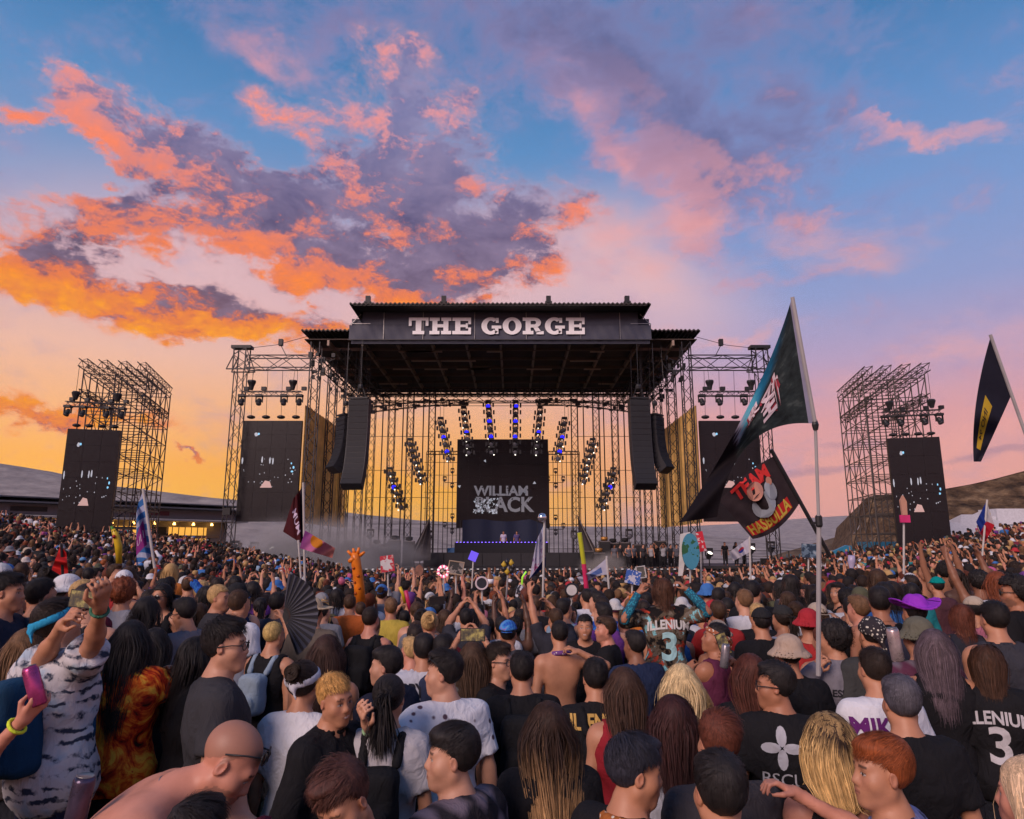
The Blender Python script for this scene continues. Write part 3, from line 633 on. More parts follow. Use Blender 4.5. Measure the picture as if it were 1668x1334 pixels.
def centre_picture(put, w, h):
    rr = random.Random(9); mW, mG, mD = MB(), MB(), MB()
    v, f = textmesh('WILLIAM', 1.05, 0.035); v2, f2 = textmesh('BLACK', 1.65, 0.05)
    k1, k2 = 4.9 / (v[:, 0].max() - v[:, 0].min()), 5.3 / (v2[:, 0].max() - v2[:, 0].min())
    mG.add([(p[0] * k1 - .1, 0, p[1] * 1.15 - 0.75) for p in v], f)
    mG.add([(p[0] * k2 + .1, 0, p[1] * 1.1 - 2.0) for p in v2], f2)
    def sh(m, x, z, s):
        a = rr.uniform(0, 3); m.add([(x + s * math.cos(a + t) * rr.uniform(.5, 1.3), -.005, z + s * math.sin(a + t)) for t in (0, 2.0, 4.1)], [(0, 1, 2)])
    for k in range(110): sh(mW if rr.random() < .6 else mD, rr.uniform(-2.6, -0.3), rr.uniform(-2.7, -1.4), rr.uniform(.04, .16))
    for k in range(40): sh(mD, rr.uniform(-2.6, 2.6), rr.uniform(-2.8, -0.3), rr.uniform(.03, .12))
    for x, z in ((-1.6, 2.0), (2.9, 0.0), (-3.9, -.3)): sh(mW, x, z, .16)
    put(mG, 'lettering', GLOWG); tag(put(mW, 'bright_lettering', GLOWW), kind='stuff'); tag(put(mD, 'dark_shards', SCREEN), kind='stuff')
def build_screens():
    screen_thing('centre_screen', 'big square video screen at the back of the stage reading WILLIAM BLACK', (XC, 63, 8.05), 8.3, 8.0, 0, centre_picture)
    for s, sd in ((-1, 'left'), (1, 'right')):
        x = XC + s * 17.15; c = (x, 51.5, 7.95); w, h = 4.45, 7.5
        t, M, cc = screen_thing('wing_screen', f'tall black video screen hung under the gantry on the {sd} of the stage', c, w, h, 0, side_picture)
        for k in range(4):
            xx = x - 1.7 + k * 1.13; b = MB().lathe([(.16, -.12), (.3, -.05), (.3, .05), (.16, .12)], (xx, 51.5, 12.0), sides=10).bar((xx, 51.5, 12), (xx, 51.2, 15.6), .03, 3)
            b.build('chain_hoist', BLACK, t)
        # lamp bar above
        lb = thing('lamp_bar', f'short truss with four hanging lamps above the {sd} wing screen', 'stage light', (x, 50.6, 13.6), 'lamp bars above screens')
        MB().truss((x - 2.3, 50.6, 13.6), (x + 2.3, 50.6, 13.6), .34, .4, .06, .035).build('truss', STEEL, lb)
        for dx in (-2.15, -.85, 1.0, 2.15):
            b, l = MB(), MB(); moving_head(b, l, (x + dx, 50.6, 13.0), (.1, -.6, -1), .48); l.build('lens', DEAD_LENS, b.build('lamp', BLACK, lb), True)
            MB().box((x + dx + .3, 50.6, 14.0), (.34, .25, .26)).build('ballast', BLACK, lb)
        for dx in (-1.5, 1.6): MB().lathe([(.14, -.3), (.2, 0), (.32, .3), (.3, .42)], (x + dx, 50.6, 14.2), sides=10).bar((x + dx, 50.6, 14.2), (x + dx, 50.9, 15.7), .03, 3).build('chain_hoist', BLACK, lb)
    line_array('line_array', 'large curved black speaker array hanging at the stage\'s left front', (XC - 10.0, 48.5, 12.65), 15, 1.45, .43, R(-4), -.55)
    line_array('line_array', 'large curved black speaker array hanging at the stage\'s right front', (XC + 9.9, 48.5, 12.65), 15, 1.45, .43, R(4), -.55)
    line_array('line_array', 'slim black side speaker array hanging outside the left main array', (XC - 11.2, 49.3, 11.6), 12, 1.2, .34, R(-48), -.6)
    line_array('line_array', 'slim black side speaker array hanging outside the right main array', (XC + 11.2, 49.3, 11.6), 12, 1.2, .34, R(48), -.6)
def scaffold(label, sd, A, B, C, D, ztop, zb, yaw):
    """screen tower: plan corners A front outer, B front inner, C back inner, D back outer"""
    A, B, C, D = [Vector((p[0], p[1], 0)) for p in (A, B, C, D)]
    t = thing('screen_tower', label, 'scaffold', (A + B + C + D) / 4 + Vector((0, 0, zb)), 'scaffold towers with screens'); ST = mat('scaffold_tube', (0.07, 0.062, 0.06), 0.5, 0.5)
    def P(u, v, z): q = A.lerp(B, u).lerp(D.lerp(C, u), v); return Vector((q.x, q.y, z))
    us, vs = (0, .5, 1), (0, .2, .4, .6, .8, 1); nz = 9; zs = [zb + (ztop - zb) * i / nz for i in range(nz + 1)]
    for u in us:
        for v in vs: MB().bar(P(u, v, gz(*P(u, v, 0)[:2])), P(u, v, ztop + .25), .075, 5).build('standard', ST, t)
    for z in zs[1:]:
        for u in us: MB().bar(P(u, 0, z), P(u, 1, z), .055).build('ledger', ST, t)
        for v in vs: MB().bar(P(0, v, z), P(1, v, z), .055).build('transom', ST, t)
    rr = random.Random(3)
    for i in range(nz):
        for u in (0, 1):
            for a, b in zip(vs, vs[1:]):
                if rr.random() < .8: (MB().bar(P(u, a, zs[i]), P(u, b, zs[i + 1]), .05) if (i + int(a * 5 + .5)) % 2 else MB().bar(P(u, b, zs[i]), P(u, a, zs[i + 1]), .05)).build('brace', ST, t)
        for v in (0, .5, 1):
            for a, b in ((0, .5), (.5, 1)):
                if rr.random() < .7: MB().bar(P(a if i % 2 else b, v, zs[i]), P(b if i % 2 else a, v, zs[i + 1]), .05).build('brace', ST, t)
    for i in range(1, nz): MB().bar(P(.25, .6, zs[i]), P(.25, .6, zs[i] + 1.6), .05).bar(P(.4, .6, zs[i]), P(.4, .6, zs[i] + 1.6), .05).build('ladder', ST, t)
    f = (A - D).normalized() * 1.0
    for u in (.05, .35, .65, .95):
        p, q = P(u, 1.02, ztop + .55), P(u, 0, ztop + .55) + f; MB().truss(p, q, .5, .6, .06, .035).build('top_truss', ST, t)
    p, q = P(.1, 1, ztop - 1.5), P(.1, 0, ztop - 1.5) + f; MB().truss(p, q, .45, .6, .06, .035).build('top_truss', ST, t)
    p, q = P(.95, 1, ztop - 1.5), P(.95, 0, ztop - 1.5) + f; MB().truss(p, q, .45, .6, .06, .035).build('top_truss', ST, t)
    return P, f
def build_towers():
    for s, sd, A, B, C, D, zt, zb in ((-1, 'left', (-29.0, 45.6), (-25.2, 46.6), (-26.9, 53.4), (-30.7, 52.4), 13.9, 2.4), (1, 'right', (27.9, 45.6), (24.2, 46.6), (25.7, 53.4), (29.4, 52.4), 13.6, 2.0)):
        P, f = scaffold(f'tall tube scaffold tower standing on the {sd}, carrying a black screen', sd, A, B, C, D, zt, zb, 0)
        yaw = R(14) if s < 0 else R(-14)
        c = at(144, 792, 44.4) if s < 0 else at(1496, 803, 44.4); w, h = (3.05, 7.3) if s < 0 else (3.05, 7.1)
        sc, M, cc = screen_thing('tower_screen', f'tall narrow black video screen on the front of the {sd} scaffold tower', c, w, h, yaw, side_picture, .3)
        for k in range(4):
            q = cc + M @ Vector((-1.1 + k * .74, 0, h / 2 + .25)); MB().lathe([(.12, -.1), (.24, -.04), (.24, .05), (.12, .1)], q, sides=9).build('chain_hoist', BLACK, sc)
        lb = thing('lamp_bar', f'short truss with four hanging lamps above the {sd} tower screen', 'stage light', cc + Vector((0, -.4, h / 2 + 1.6)), 'lamp bars above screens')
        z = h / 2 + 1.55; a, b2 = cc + M @ Vector((-1.75, -.4, z)), cc + M @ Vector((1.75, -.4, z)); MB().truss(a, b2, .3, .35, .055, .03).build('truss', STEEL, lb)
        for k in (.05, .3, .7, .95):
            p = a.lerp(b2, k); b, l = MB(), MB(); moving_head(b, l, p + Vector((0, 0, -.55)), (.1 * s, -.6, -1), .42); l.build('lens', DEAD_LENS, b.build('lamp', BLACK, lb), True)
            MB().box(p + Vector((.2, 0, .32)), (.26, .22, .22)).build('ballast', BLACK, lb)
        for k in (.15, .85): p = a.lerp(b2, k); MB().lathe([(.12, -.2), (.18, 0), (.26, .25), (.2, .35)], p + Vector((0, 0, .5)), sides=9).bar(p, p + Vector((0, 0, 2.6)), .03, 3).build('chain_hoist', BLACK, lb)
build_lights(); build_screens(); build_towers()
print('stage', round(time.time() - T0, 1))
# ------------------------------------------------------------------ people: distance fields turned into meshes
f4 = np.float32
def V3(*a): return np.array(a, f4)
def rotm(yaw=0, pitch=0, roll=0):             # columns are the local axes; yaw about z, pitch about x (+ looks up), roll about y
    return np.array((Matrix.Rotation(yaw, 3, 'Z') @ Matrix.Rotation(pitch, 3, 'X') @ Matrix.Rotation(roll, 3, 'Y')), f4)
def sq(q): return np.einsum('ij,ij->i', q, q)
def smin(a, b, k): h = np.maximum(k - np.abs(a - b), 0) / k; return np.minimum(a, b) - h * h * k * 0.25
def smax(a, b, k): return -smin(-a, -b, k)
def d_ell(P, c, r, Rm=None):
    q = P - c
    if Rm is not None: q = q @ Rm
    r = np.asarray(r, f4); u = q / r; k0 = np.sqrt(sq(u)); w = u / r; k1 = np.sqrt(sq(w)) + 1e-6
    return k0 * (k0 - 1) / k1
def d_cone(P, a, b, r1, r2):
    ba = b - a; pa = P - a; h = np.clip(pa @ ba / max(float(ba @ ba), 1e-8), 0, 1)
    q = pa - h[:, None] * ba; return np.sqrt(sq(q)) - (r1 + (r2 - r1) * h)
def d_sph(P, c, r): q = P - c; return np.sqrt(sq(q)) - r
CORN = [(0, 0, 0), (1, 0, 0), (0, 1, 0), (1, 1, 0), (0, 0, 1), (1, 0, 1), (0, 1, 1), (1, 1, 1)]
EDG = [(0, 1), (2, 3), (4, 5), (6, 7), (0, 2), (1, 3), (4, 6), (5, 7), (0, 4), (1, 5), (2, 6), (3, 7)]
def zchunks(fn, P, size=24000):
    if len(P) < size * 1.5: return fn(P)
    o = np.argsort(P[:, 2], kind='stable'); out = np.empty(len(P), f4)
    for c in np.array_split(o, max(2, len(P) // size)): out[c] = fn(P[c])
    return out
def near_prim(bb, a, b, r, m=.14):
    lo, hi = bb; return bool((np.minimum(a, b) - r - m < hi).all() and (np.maximum(a, b) + r + m > lo).all())
def nets(fn, lo, hi, h, blk=6):
    """surface nets over a box; the field is only sampled in blocks near the surface"""
    lo = np.asarray(lo, f4); n = np.maximum(np.ceil((np.asarray(hi, f4) - lo) / h / blk).astype(int), 1) ; N = n * blk + 1
    g = np.stack(np.meshgrid(*[np.arange(k) for k in n], indexing='ij'), -1).reshape(-1, 3)
    d = fn(lo + (g + 0.5).astype(f4) * f4(h * blk)); act = g[np.abs(d) < h * blk * 0.866 * 1.5 + 0.004]
    Fv = np.full(N, 9.0, f4)
    sg = np.where(d < 0, -9.0, 9.0).astype(f4).reshape(n)
    Fv[:-1, :-1, :-1] = np.repeat(np.repeat(np.repeat(sg, blk, 0), blk, 1), blk, 2)
    if len(act) == 0: return np.zeros((0, 3), f4), np.zeros((0, 4), int)
    o = np.stack(np.meshgrid(*[np.arange(blk + 1)] * 3, indexing='ij'), -1).reshape(-1, 3)
    I = (act[:, None, :] * blk + o[None]).reshape(-1, 3); key = (I[:, 0] * N[1] + I[:, 1]) * N[2] + I[:, 2]; key = np.unique(key)
    I = np.stack(np.unravel_index(key, N), -1); Fv.reshape(-1)[key] = zchunks(fn, lo + I.astype(f4) * f4(h))
    ins = Fv < 0; c = [ins[x:N[0] - 1 + x, y:N[1] - 1 + y, z:N[2] - 1 + z] for x, y, z in CORN]
    sm = sum(k.astype(np.int8) for k in c); cell = np.argwhere((sm > 0) & (sm < 8))
    if len(cell) == 0: return np.zeros((0, 3), f4), np.zeros((0, 4), int)
    cv = np.stack([Fv[cell[:, 0] + x, cell[:, 1] + y, cell[:, 2] + z] for x, y, z in CORN], 1)
    acc = np.zeros((len(cell), 3), f4); cnt = np.zeros(len(cell), f4); cn = np.array(CORN, f4)
    for a, b in EDG:
        A, B = cv[:, a], cv[:, b]; m = (A < 0) != (B < 0); t = np.where(m, A / np.where(m, A - B, 1), 0)
        t = np.clip(t, 0, 1); acc += np.where(m[:, None], cn[a] + (cn[b] - cn[a]) * t[:, None], 0); cnt += m
    V = lo + (cell + acc / cnt[:, None]) * h
    idx = np.full(N, -1, np.int32); idx[cell[:, 0], cell[:, 1], cell[:, 2]] = np.arange(len(cell))
    Q = []
    for ax in range(3):
        s0 = [slice(1, -1)] * 3; s0[ax] = slice(0, -1); s1 = list(s0); s1[ax] = slice(1, None)
        A, B = ins[tuple(s0)], ins[tuple(s1)]; e = np.argwhere(A != B); off = np.array([1, 1, 1]); off[ax] = 0; e = e + off
        u, v = [(1, 2), (2, 0), (0, 1)][ax]; du = np.zeros(3, int); dv = np.zeros(3, int); du[u] = 1; dv[v] = 1
        q = np.stack([idx[tuple((e - du - dv).T)], idx[tuple((e - dv).T)], idx[tuple(e.T)], idx[tuple((e - du).T)]], 1)
        fl = ins[tuple(e.T)]; q = np.where(fl[:, None], q, q[:, ::-1]); Q.append(q)
    Q = np.concatenate(Q); Q = Q[(Q >= 0).all(1)]
    return V.astype(f4), Q
class Pose: pass
def ik(S, Wt, hint, L1, L2):
    d = Wt - S; L = float(np.linalg.norm(d)); Lm = (L1 + L2) * 0.995
    if L > Lm: Wt = S + d * (Lm / L); d = Wt - S; L = Lm
    L = max(L, abs(L1 - L2) + 0.02); u = d / np.linalg.norm(d); a = (L1 * L1 - L2 * L2 + L * L) / (2 * L); hgt = math.sqrt(max(L1 * L1 - a * a, 0))
    hint = hint - u * float(hint @ u); hint = hint / (np.linalg.norm(hint) + 1e-6)
    return (S + u * a + hint * hgt).astype(f4), Wt.astype(f4)
ARM = {'down': ((.27, -.03, .86), (.5, -1, 0)), 'front': ((.08, .30, 1.10), (1, -.4, -.6)), 'up': ((.26, .16, 1.98), (1, -.3, 0)), 'phone': ((.07, .33, 1.76), (1, .1, -.7)),
       'face': ((.12, .22, 1.46), (1, 0, -1)), 'high': ((.12, .12, 2.0), (1, .2, 0)), 'side': ((.62, .10, 1.30), (.2, -.3, -1)), 'hip': ((.20, .20, 1.0), (1, -.8, -.2)), 'clap': ((.03, .30, 1.42), (1, .2, -.6))}
def make_pose(lean=0.0, sidel=0.0, hy=0.0, hp=0.0, hr=0.0, aL='down', aR='down', fem=0, wide=1.0, handL=None, handR=None, curl=0.55, seat=False, jaw=1.0, headk=.93, smile=False):
    """lean: forward bend; hy/hp/hr: head turn, nod, tilt; aL/aR: preset or ((wrist),(elbow hint)) in body space"""
    p = Pose(); p.fem = fem; w = wide * (0.90 if fem else 1.0); p.w = w; p.curl = curl; p.seat = seat; p.jaw = jaw; p.headk = headk; p.smile = smile
    hip = V3(0, 0, .95); Ru = np.array(Matrix.Rotation(-lean, 3, 'X') @ Matrix.Rotation(sidel, 3, 'Y'), f4)
    U = lambda q: (Ru @ (np.asarray(q, f4) - hip) + hip).astype(f4); p.U = U; p.Ru = Ru; p.hip = hip
    p.neck0, p.neck1 = U((0, -.022, 1.40)), U((0, -.006, 1.535))
    Rh = Ru @ rotm(hy, hp, hr) if abs(lean) < .3 else np.array(Matrix.Rotation(-lean * .75, 3, 'X'), f4) @ rotm(hy, hp, hr)
    p.Rh = Rh.astype(f4); piv = U((0, -.012, 1.545)); p.H = (piv + p.Rh @ V3(0, .022, .080)).astype(f4)
    p.arms = []
    for s, a, ht in ((-1, aL, handL), (1, aR, handR)):
        S = U((s * .178 * w, -.012, 1.405)); tgt, hint = ARM[a] if isinstance(a, str) else a
        if isinstance(a, str): tgt = U((s * tgt[0] * (w if a in ('down',) else 1), tgt[1], tgt[2])); hint = Ru @ V3(s * hint[0], hint[1], hint[2])
        else: tgt = np.asarray(tgt, f4); hint = np.asarray(hint, f4)
        Eb, Wr = ik(S, np.asarray(tgt, f4), np.asarray(hint, f4), .285, .262)
        p.arms.append((S, Eb, Wr, s, a if isinstance(a, str) else 'free', ht))
    p.legs = []
    for s in (-1, 1):
        h = V3(s * .088, -.005, .90)
        if seat: k = V3(s * .13, .34, .86); an = V3(s * .12, .30, .46); to = V3(s * .12, .42, .40)
        else: k = V3(s * .10, .025, .49); an = V3(s * .105, -.02, .085); to = V3(s * .125, .125, .035)
        p.legs.append((h, k, an, to))
    return p
def torso_prims(p, grow=0.0):
    w, U = p.w, p.U; L = []
    g = grow
    L.append(('e', U((0, -.008, 1.245)), (.150 * w + g, .100 + g, .205 + g)))
    L.append(('e', U((0, .005, 1.08)), ((.118 if p.fem else .138) * w + g, .090 + g, .19 + g)))
    L.append(('e', V3(0, -.012, .945), ((.165 if p.fem else .158) * (w ** .5) + g * 1.6, .112 + g * 1.6, .145 + g)))
    L.append(('c', U((-.150 * w, -.015, 1.395)), U((.150 * w, -.015, 1.395)), .062 + g, .062 + g))
    if p.fem:
        for s in (-1, 1): L.append(('e', U((s * .068, .075, 1.255)), (.062 + g, .055 + g, .058 + g)))
    else:
        for s in (-1, 1): L.append(('e', U((s * .075 * w, .055, 1.30)), (.085 + g, .045 + g, .07 + g)))
    for s in (-1, 1): L.append(('e', U((s * .085 * w, -.070, 1.31)), (.075 + g, .040 + g, .11 + g)))
    return L
def ev(P, q, Ru=None):
    if q[0] == 'e': return d_ell(P, q[1], q[2], Ru)
    return d_cone(P, q[1], q[2], q[3], q[4])
def body_field(p):
    tor = torso_prims(p); U, w = p.U, p.w
    def fn(P):
        d = np.full(len(P), .5, f4); bb = (P.min(0), P.max(0))
        for i, q in enumerate(tor):
            if q[0] == 'e' and not near_prim(bb, q[1], q[1], max(q[2])): continue
            d = smin(d, ev(P, q, None if i == 2 else p.Ru), .06)
        nk0 = U((0, -.028, 1.475))
        if near_prim(bb, nk0, p.neck0, .2):
            for s in (-1, 1): d = smin(d, d_cone(P, nk0, U((s * .135 * w, -.018, 1.415)), .040, .038), .05)
            d = smin(d, d_cone(P, p.neck0, p.neck1, .062 if not p.fem else .052, .054 if not p.fem else .046), .045)
        for S, Eb, Wr, s, nm, ht in p.arms:
            if not (near_prim(bb, S, Eb, .07) or near_prim(bb, Eb, Wr, .05)): continue
            k = .86 if p.fem else 1.0
            a = smin(d_cone(P, S, Eb, .054 * k, .041 * k), d_cone(P, Eb, Wr, .041 * k, .027 * k), .02)
            a = smin(a, d_sph(P, S + (Eb - S) * .12, .060 * k), .03)
            a = smin(a, d_ell(P, Eb + (Wr - Eb) * .25, (.041 * k, .041 * k, .045 * k)), .03)
            d = smin(d, a, .035)
        for h, k_, an, to in p.legs:
            if not (near_prim(bb, h, k_, .1) or near_prim(bb, k_, to, .1)): continue
            l = smin(d_cone(P, h, k_, .088, .058), d_cone(P, k_, an, .056, .036), .03)
            l = smin(l, d_ell(P, k_ + (an - k_) * .3 + V3(0, -.018, 0), (.052, .055, .11)), .03)
            l = smin(l, d_cone(P, an + V3(0, -.02, -.03), to, .038, .034), .03); d = smin(d, l, .04)
        return smin(d, head_field(P, p), .03) if near_prim(bb, p.H, p.H, .19) else d
    return fn
def head_field(P, p):
    q = ((P - p.H) @ p.Rh) / p.headk; dd = sq(q); near = dd < .19 ** 2; out = np.sqrt(dd) - .10
    if not near.any(): return out
    q = q[near]; j = p.jaw
    d = d_ell(q, V3(0, -.018, .035), (.076, .096, .088))
    d = smin(d, d_ell(q, V3(0, .026, -.028), (.0610, .060, .087)), .03)
    for s in (-1, 1):
        d = smin(d, d_cone(q, V3(s * .048 * j, .000, -.056), V3(s * .014, .064, -.100), .024, .019), .03)
        d = smin(d, d_sph(q, V3(s * .037, .050, -.028), .0325), .03)
    d = smin(d, d_ell(q, V3(0, .068, -.102), (.021, .020, .017)), .025)
    d = smin(d, d_cone(q, V3(-.034, .071, .026), V3(.034, .071, .026), .014, .014), .025)
    d = smin(d, d_ell(q, V3(0, .074, -.062), (.036, .024, .030)), .025)
    for s in (-1, 1): d = smax(d, -d_ell(q, V3(s * .031, .1005, .003), (.021, .018, .0100)), .014)
    d = smin(d, d_cone(q, V3(0, .083, .012), V3(0, .1005, -.028), .0085, .0130), .016)
    for s in (-1, 1): d = smin(d, d_sph(q, V3(s * .0135, .092, -.033), .0100), .010)
    for s in (-1, 1): d = smin(d, d_sph(q, V3(s * .031, .0720, .002), .0135), .004)
    d = smin(d, d_ell(q, V3(0, .0915, -.0585), (.022, .011, .0065)), .008); d = smin(d, d_ell(q, V3(0, .0905, -.0695), (.019, .011, .0075)), .008)
    d = smax(d, -d_ell(q, V3(0, .106, -.0640), (.023, .010, .0014)), .004)
    for s in (-1, 1):
        er = rotm(s * -.35, -.12, 0); e = d_ell(q, V3(s * .0775, -.006, -.006), (.0095, .0175, .029), er)
        e = smax(e, -d_ell(q, V3(s * .087, -.001, -.002), (.007, .0105, .018), er), .004); d = smin(d, e, .007)
    out[near] = d * p.headk; return out
def hand_prims(p, S, Eb, Wr, s, nm):
    f = Wr - Eb; f = f / np.linalg.norm(f)
    up = p.Ru @ V3(0, 1, 0) if nm in ('down', 'side') else p.Ru @ V3(-s, .25, 0) if nm in ('phone', 'clap', 'high', 'up', 'free') else V3(0, 0, -1)
    n = up - f * float(up @ f); n = n / (np.linalg.norm(n) + 1e-6)          # palm side
    lat = np.cross(f, n) * s; L = []; c = p.curl if nm != 'clap' else .1; k = .88 if p.fem else 1.0
    B = lambda a, b, d_: Wr + (f * a + lat * b + n * d_) * k
    for b in (-.026, 0, .026): L.append((B(.005, b * .6, 0), B(.085, b, .004), .016 * k, .013 * k))
    for i, (b, ln) in enumerate(((-.033, .060), (-.011, .074), (.011, .079), (.032, .071))):
        a0 = c * (1.0 + .12 * i); p0 = B(.088, b, .002); d1 = f * math.cos(a0) + n * math.sin(a0); p1 = p0 + d1 * ln * .5 * k
        a1 = a0 * 2.3; d2 = f * math.cos(a1) + n * math.sin(a1); p2 = p1 + d2 * ln * .5 * k; L += [(p0, p1, .0100 * k, .0090 * k), (p1, p2, .0090 * k, .0074 * k)]
    t0 = B(.022, .030, .008); t1 = B(.058, .052, .020 + .02 * c); t2 = B(.086, .050 - .022 * c, .034 + .03 * c); L += [(t0, t1, .0135 * k, .0115 * k), (t1, t2, .0110 * k, .0085 * k)]
    p_ = Pose(); p_.L = L; p_.f = f; p_.n = n; p_.lat = lat; p_.c = Wr + f * .09 * k; p_.grip = Wr + (f * .085 + n * .034) * k
    return p_
def skin_paint(V, p, stubble=0.0, bald=False, buzz=None):
    """vertex paint: rgb and how much it replaces the skin tone"""
    C = np.zeros((len(V), 4), f4); q = ((V - p.H) @ p.Rh) / p.headk; nr = (q * q).sum(1) < .19 ** 2; x, y, z = q[:, 0], q[:, 1], q[:, 2]; ax = np.abs(x)
    def put(m, c, a): C[m, :3] = c; C[m, 3] = np.maximum(C[m, 3], a if np.isscalar(a) else a[m])
    front = nr & (y > .045)
    if stubble > 0: put(nr & (y > 0) & (z < -.035) & (ax < .07), (.10, .07, .06), stubble)
    put(front & (((x / .023) ** 2 + ((z + .0635) / .0120) ** 2) < 1) & (y > .080), (.34, .12, .10), .6)
    if p.smile: put(front & (((x / .021) ** 2 + ((z + .0632 - 7 * x * x) / .0042) ** 2) < 1) & (y > .070), (.70, .64, .60), .85)
    else: put(front & (((x / .022) ** 2 + ((z + .064) / .0016) ** 2) < 1) & (y > .072), (.12, .04, .04), .7)
    ex = np.where(x > 0, x - .031, x + .031)
    eye = front & ((ex / .0155) ** 2 + ((z - .0015) / .0052) ** 2 < 1) & (y > .058)
    put(front & ((ex / .0175) ** 2 + ((z - .0030) / .0072) ** 2 < 1) & ~eye & (z > .001) & (y > .058), (.04, .025, .02), .75)
    put(eye, (.50, .46, .44), .9); put(eye & (ex ** 2 + (z - .002) ** 2 < .0062 ** 2), (.012, .008, .006), 1.0)
    bz = .0290 - ((ax - .030) / .03) ** 2 * .005
    put(front & (np.abs(z - bz) < .0042) & (ax > .013) & (ax < .050), (.02, .014, .012), .78)
    put(nr & (ax > .078) & (np.abs(z) < .05) & (y < .03), (.40, .13, .09), .30)
    put(front & (np.abs(z + .03) < .022) & (ax > .02) & (ax < .06), (.42, .14, .10), .16)
    if buzz is not None:
        m = nr & hair_region(q, .062, -.055); put(m, buzz, .78)
    return C
def hair_region(q, front=.062, nape=-.075, side=-.03):
    """true where the scalp carries hair"""
    x, y, z = q[:, 0], q[:, 1], q[:, 2]
    line = np.where(y > .02, .066 + (y - .02) * .10, np.where(y > -.02, .066 + (y + .02 - .04) * 2.0 * 1.0, nape + np.clip((y + .09) * 1.2, 0, .10)))
    return z > line
def shirt_field(p, kind='tee', hem=.86, loose=.018, seed=0, neck=.078):
    tor = torso_prims(p, loose); U, w = p.U, p.w; ph = seed * 1.7
    up = (p.Ru @ V3(0, 0, 1)).astype(f4)
    def fn(P):
        d = None
        for i, q in enumerate(tor):
            x = ev(P, q, None if i == 2 else p.Ru); d = x if d is None else smin(d, x, .08)
        for s in (-1, 1): d = smin(d, d_cone(P, U((0, -.03, 1.455)), U((s * .14 * w, -.018, 1.415)), .045 + loose * .5, .042 + loose * .6), .05)
        d = smax(d, -((P - U((0, 0, hem))) @ up), .006)
        if kind in ('tee', 'long', 'jersey', 'hoodie', 'jacket'):
            k = .9 if p.fem else 1.0
            for S, Eb, Wr, s, nm, ht in p.arms:
                fr = .92 if kind == 'jersey' else .72; E = S + (Eb - S) * (fr if kind in ('tee', 'jersey') else 1.0); ax_ = (Eb - S) / np.linalg.norm(Eb - S)
                a = d_cone(P, S, E + ax_ * .03, (.062 + loose * .6) * k, (.060 + loose) * k); 
                if kind in ('tee', 'jersey'): a = smax(a, (P - E) @ ax_, .005)
                else:
                    a = smin(a, d_cone(P, Eb, Wr, (.050 + loose) * k, (.036 + loose * .8) * k), .03)
                d = smin(d, a, .035)
        else:
            for S, Eb, Wr, s, nm, ht in p.arms: d = smax(d, -d_sph(P, S + (p.Ru @ V3(s * .03, 0, .005)), .085), .012)
            d = smax(d, -d_ell(P, U((0, .03, 1.47)), (.10, .12, .12), p.Ru), .01)
        d = smax(d, -d_ell(P, U((0, .018, 1.515)), (neck, neck, .075), p.Ru), .01)
        if kind in ('hoodie',): d = smin(d, smax(d_ell(P, U((0, -.085, 1.43)), (.12, .05, .075), p.Ru), -d_ell(P, U((0, -.02, 1.52)), (.085, .085, .07), p.Ru), .02), .03)
        if kind in ('jacket', 'collar'): d = smin(d, smax(np.abs(d_cone(P, U((0, -.02, 1.42)), U((0, -.012, 1.50)), .072, .068)) - .006, (P - U((0, 0, 1.495))) @ up, .005), .012)
        x, y, z = P[:, 0], P[:, 1], P[:, 2]
        low = np.clip((1.36 - z) * 2.4, 0, 1); rg = lambda a_: 1 - np.abs(np.sin(a_))
        f1 = rg(11 * x + 8 * y + 2.4 * np.sin(4.1 * z + ph) + ph) ** 3 * low; f2 = rg(12 * z + 7 * np.abs(x) + 2.0 * np.sin(6 * x + ph * 2) + 3 * y + ph) ** 3
        f3 = rg(21 * z - 13 * x * np.sign(y + .01) + 2.2 * np.sin(9 * x + ph) + ph * 3) ** 4
        return d - .011 * f1 - .0075 * f2 - .0055 * f3 + .004 - loose * .35 * low * np.clip((1.1 - z) * 3, 0, 1)
    return fn
def trouser_field(p, short=False, loose=.02):
    def fn(P):
        d = d_ell(P, V3(0, -.012, .93), (.172, .122, .15)); d = smax(d, P[:, 2] - 1.0, .01)
        for h, k_, an, to in p.legs:
            E = k_ if short else an + V3(0, 0, .02); l = d_cone(P, h, k_, .094 + loose * .5, .066 + loose)
            if not short: l = smin(l, d_cone(P, k_, E, .064 + loose, .05 + loose * .8), .03)
            d = smin(d, l, .04)
        if short: d = smax(d, (.50 - P[:, 2]), .01)
        return d + .004 * np.sin(30 * P[:, 2] + 20 * P[:, 0])
    return fn
def gradf(fn, P, e=.004):
    g = np.stack([fn(P + V3(*(e if i == k else 0 for i in range(3)))) - fn(P - V3(*(e if i == k else 0 for i in range(3)))) for k in range(3)], 1)
    return g / (np.linalg.norm(g, axis=1, keepdims=True) + 1e-6)
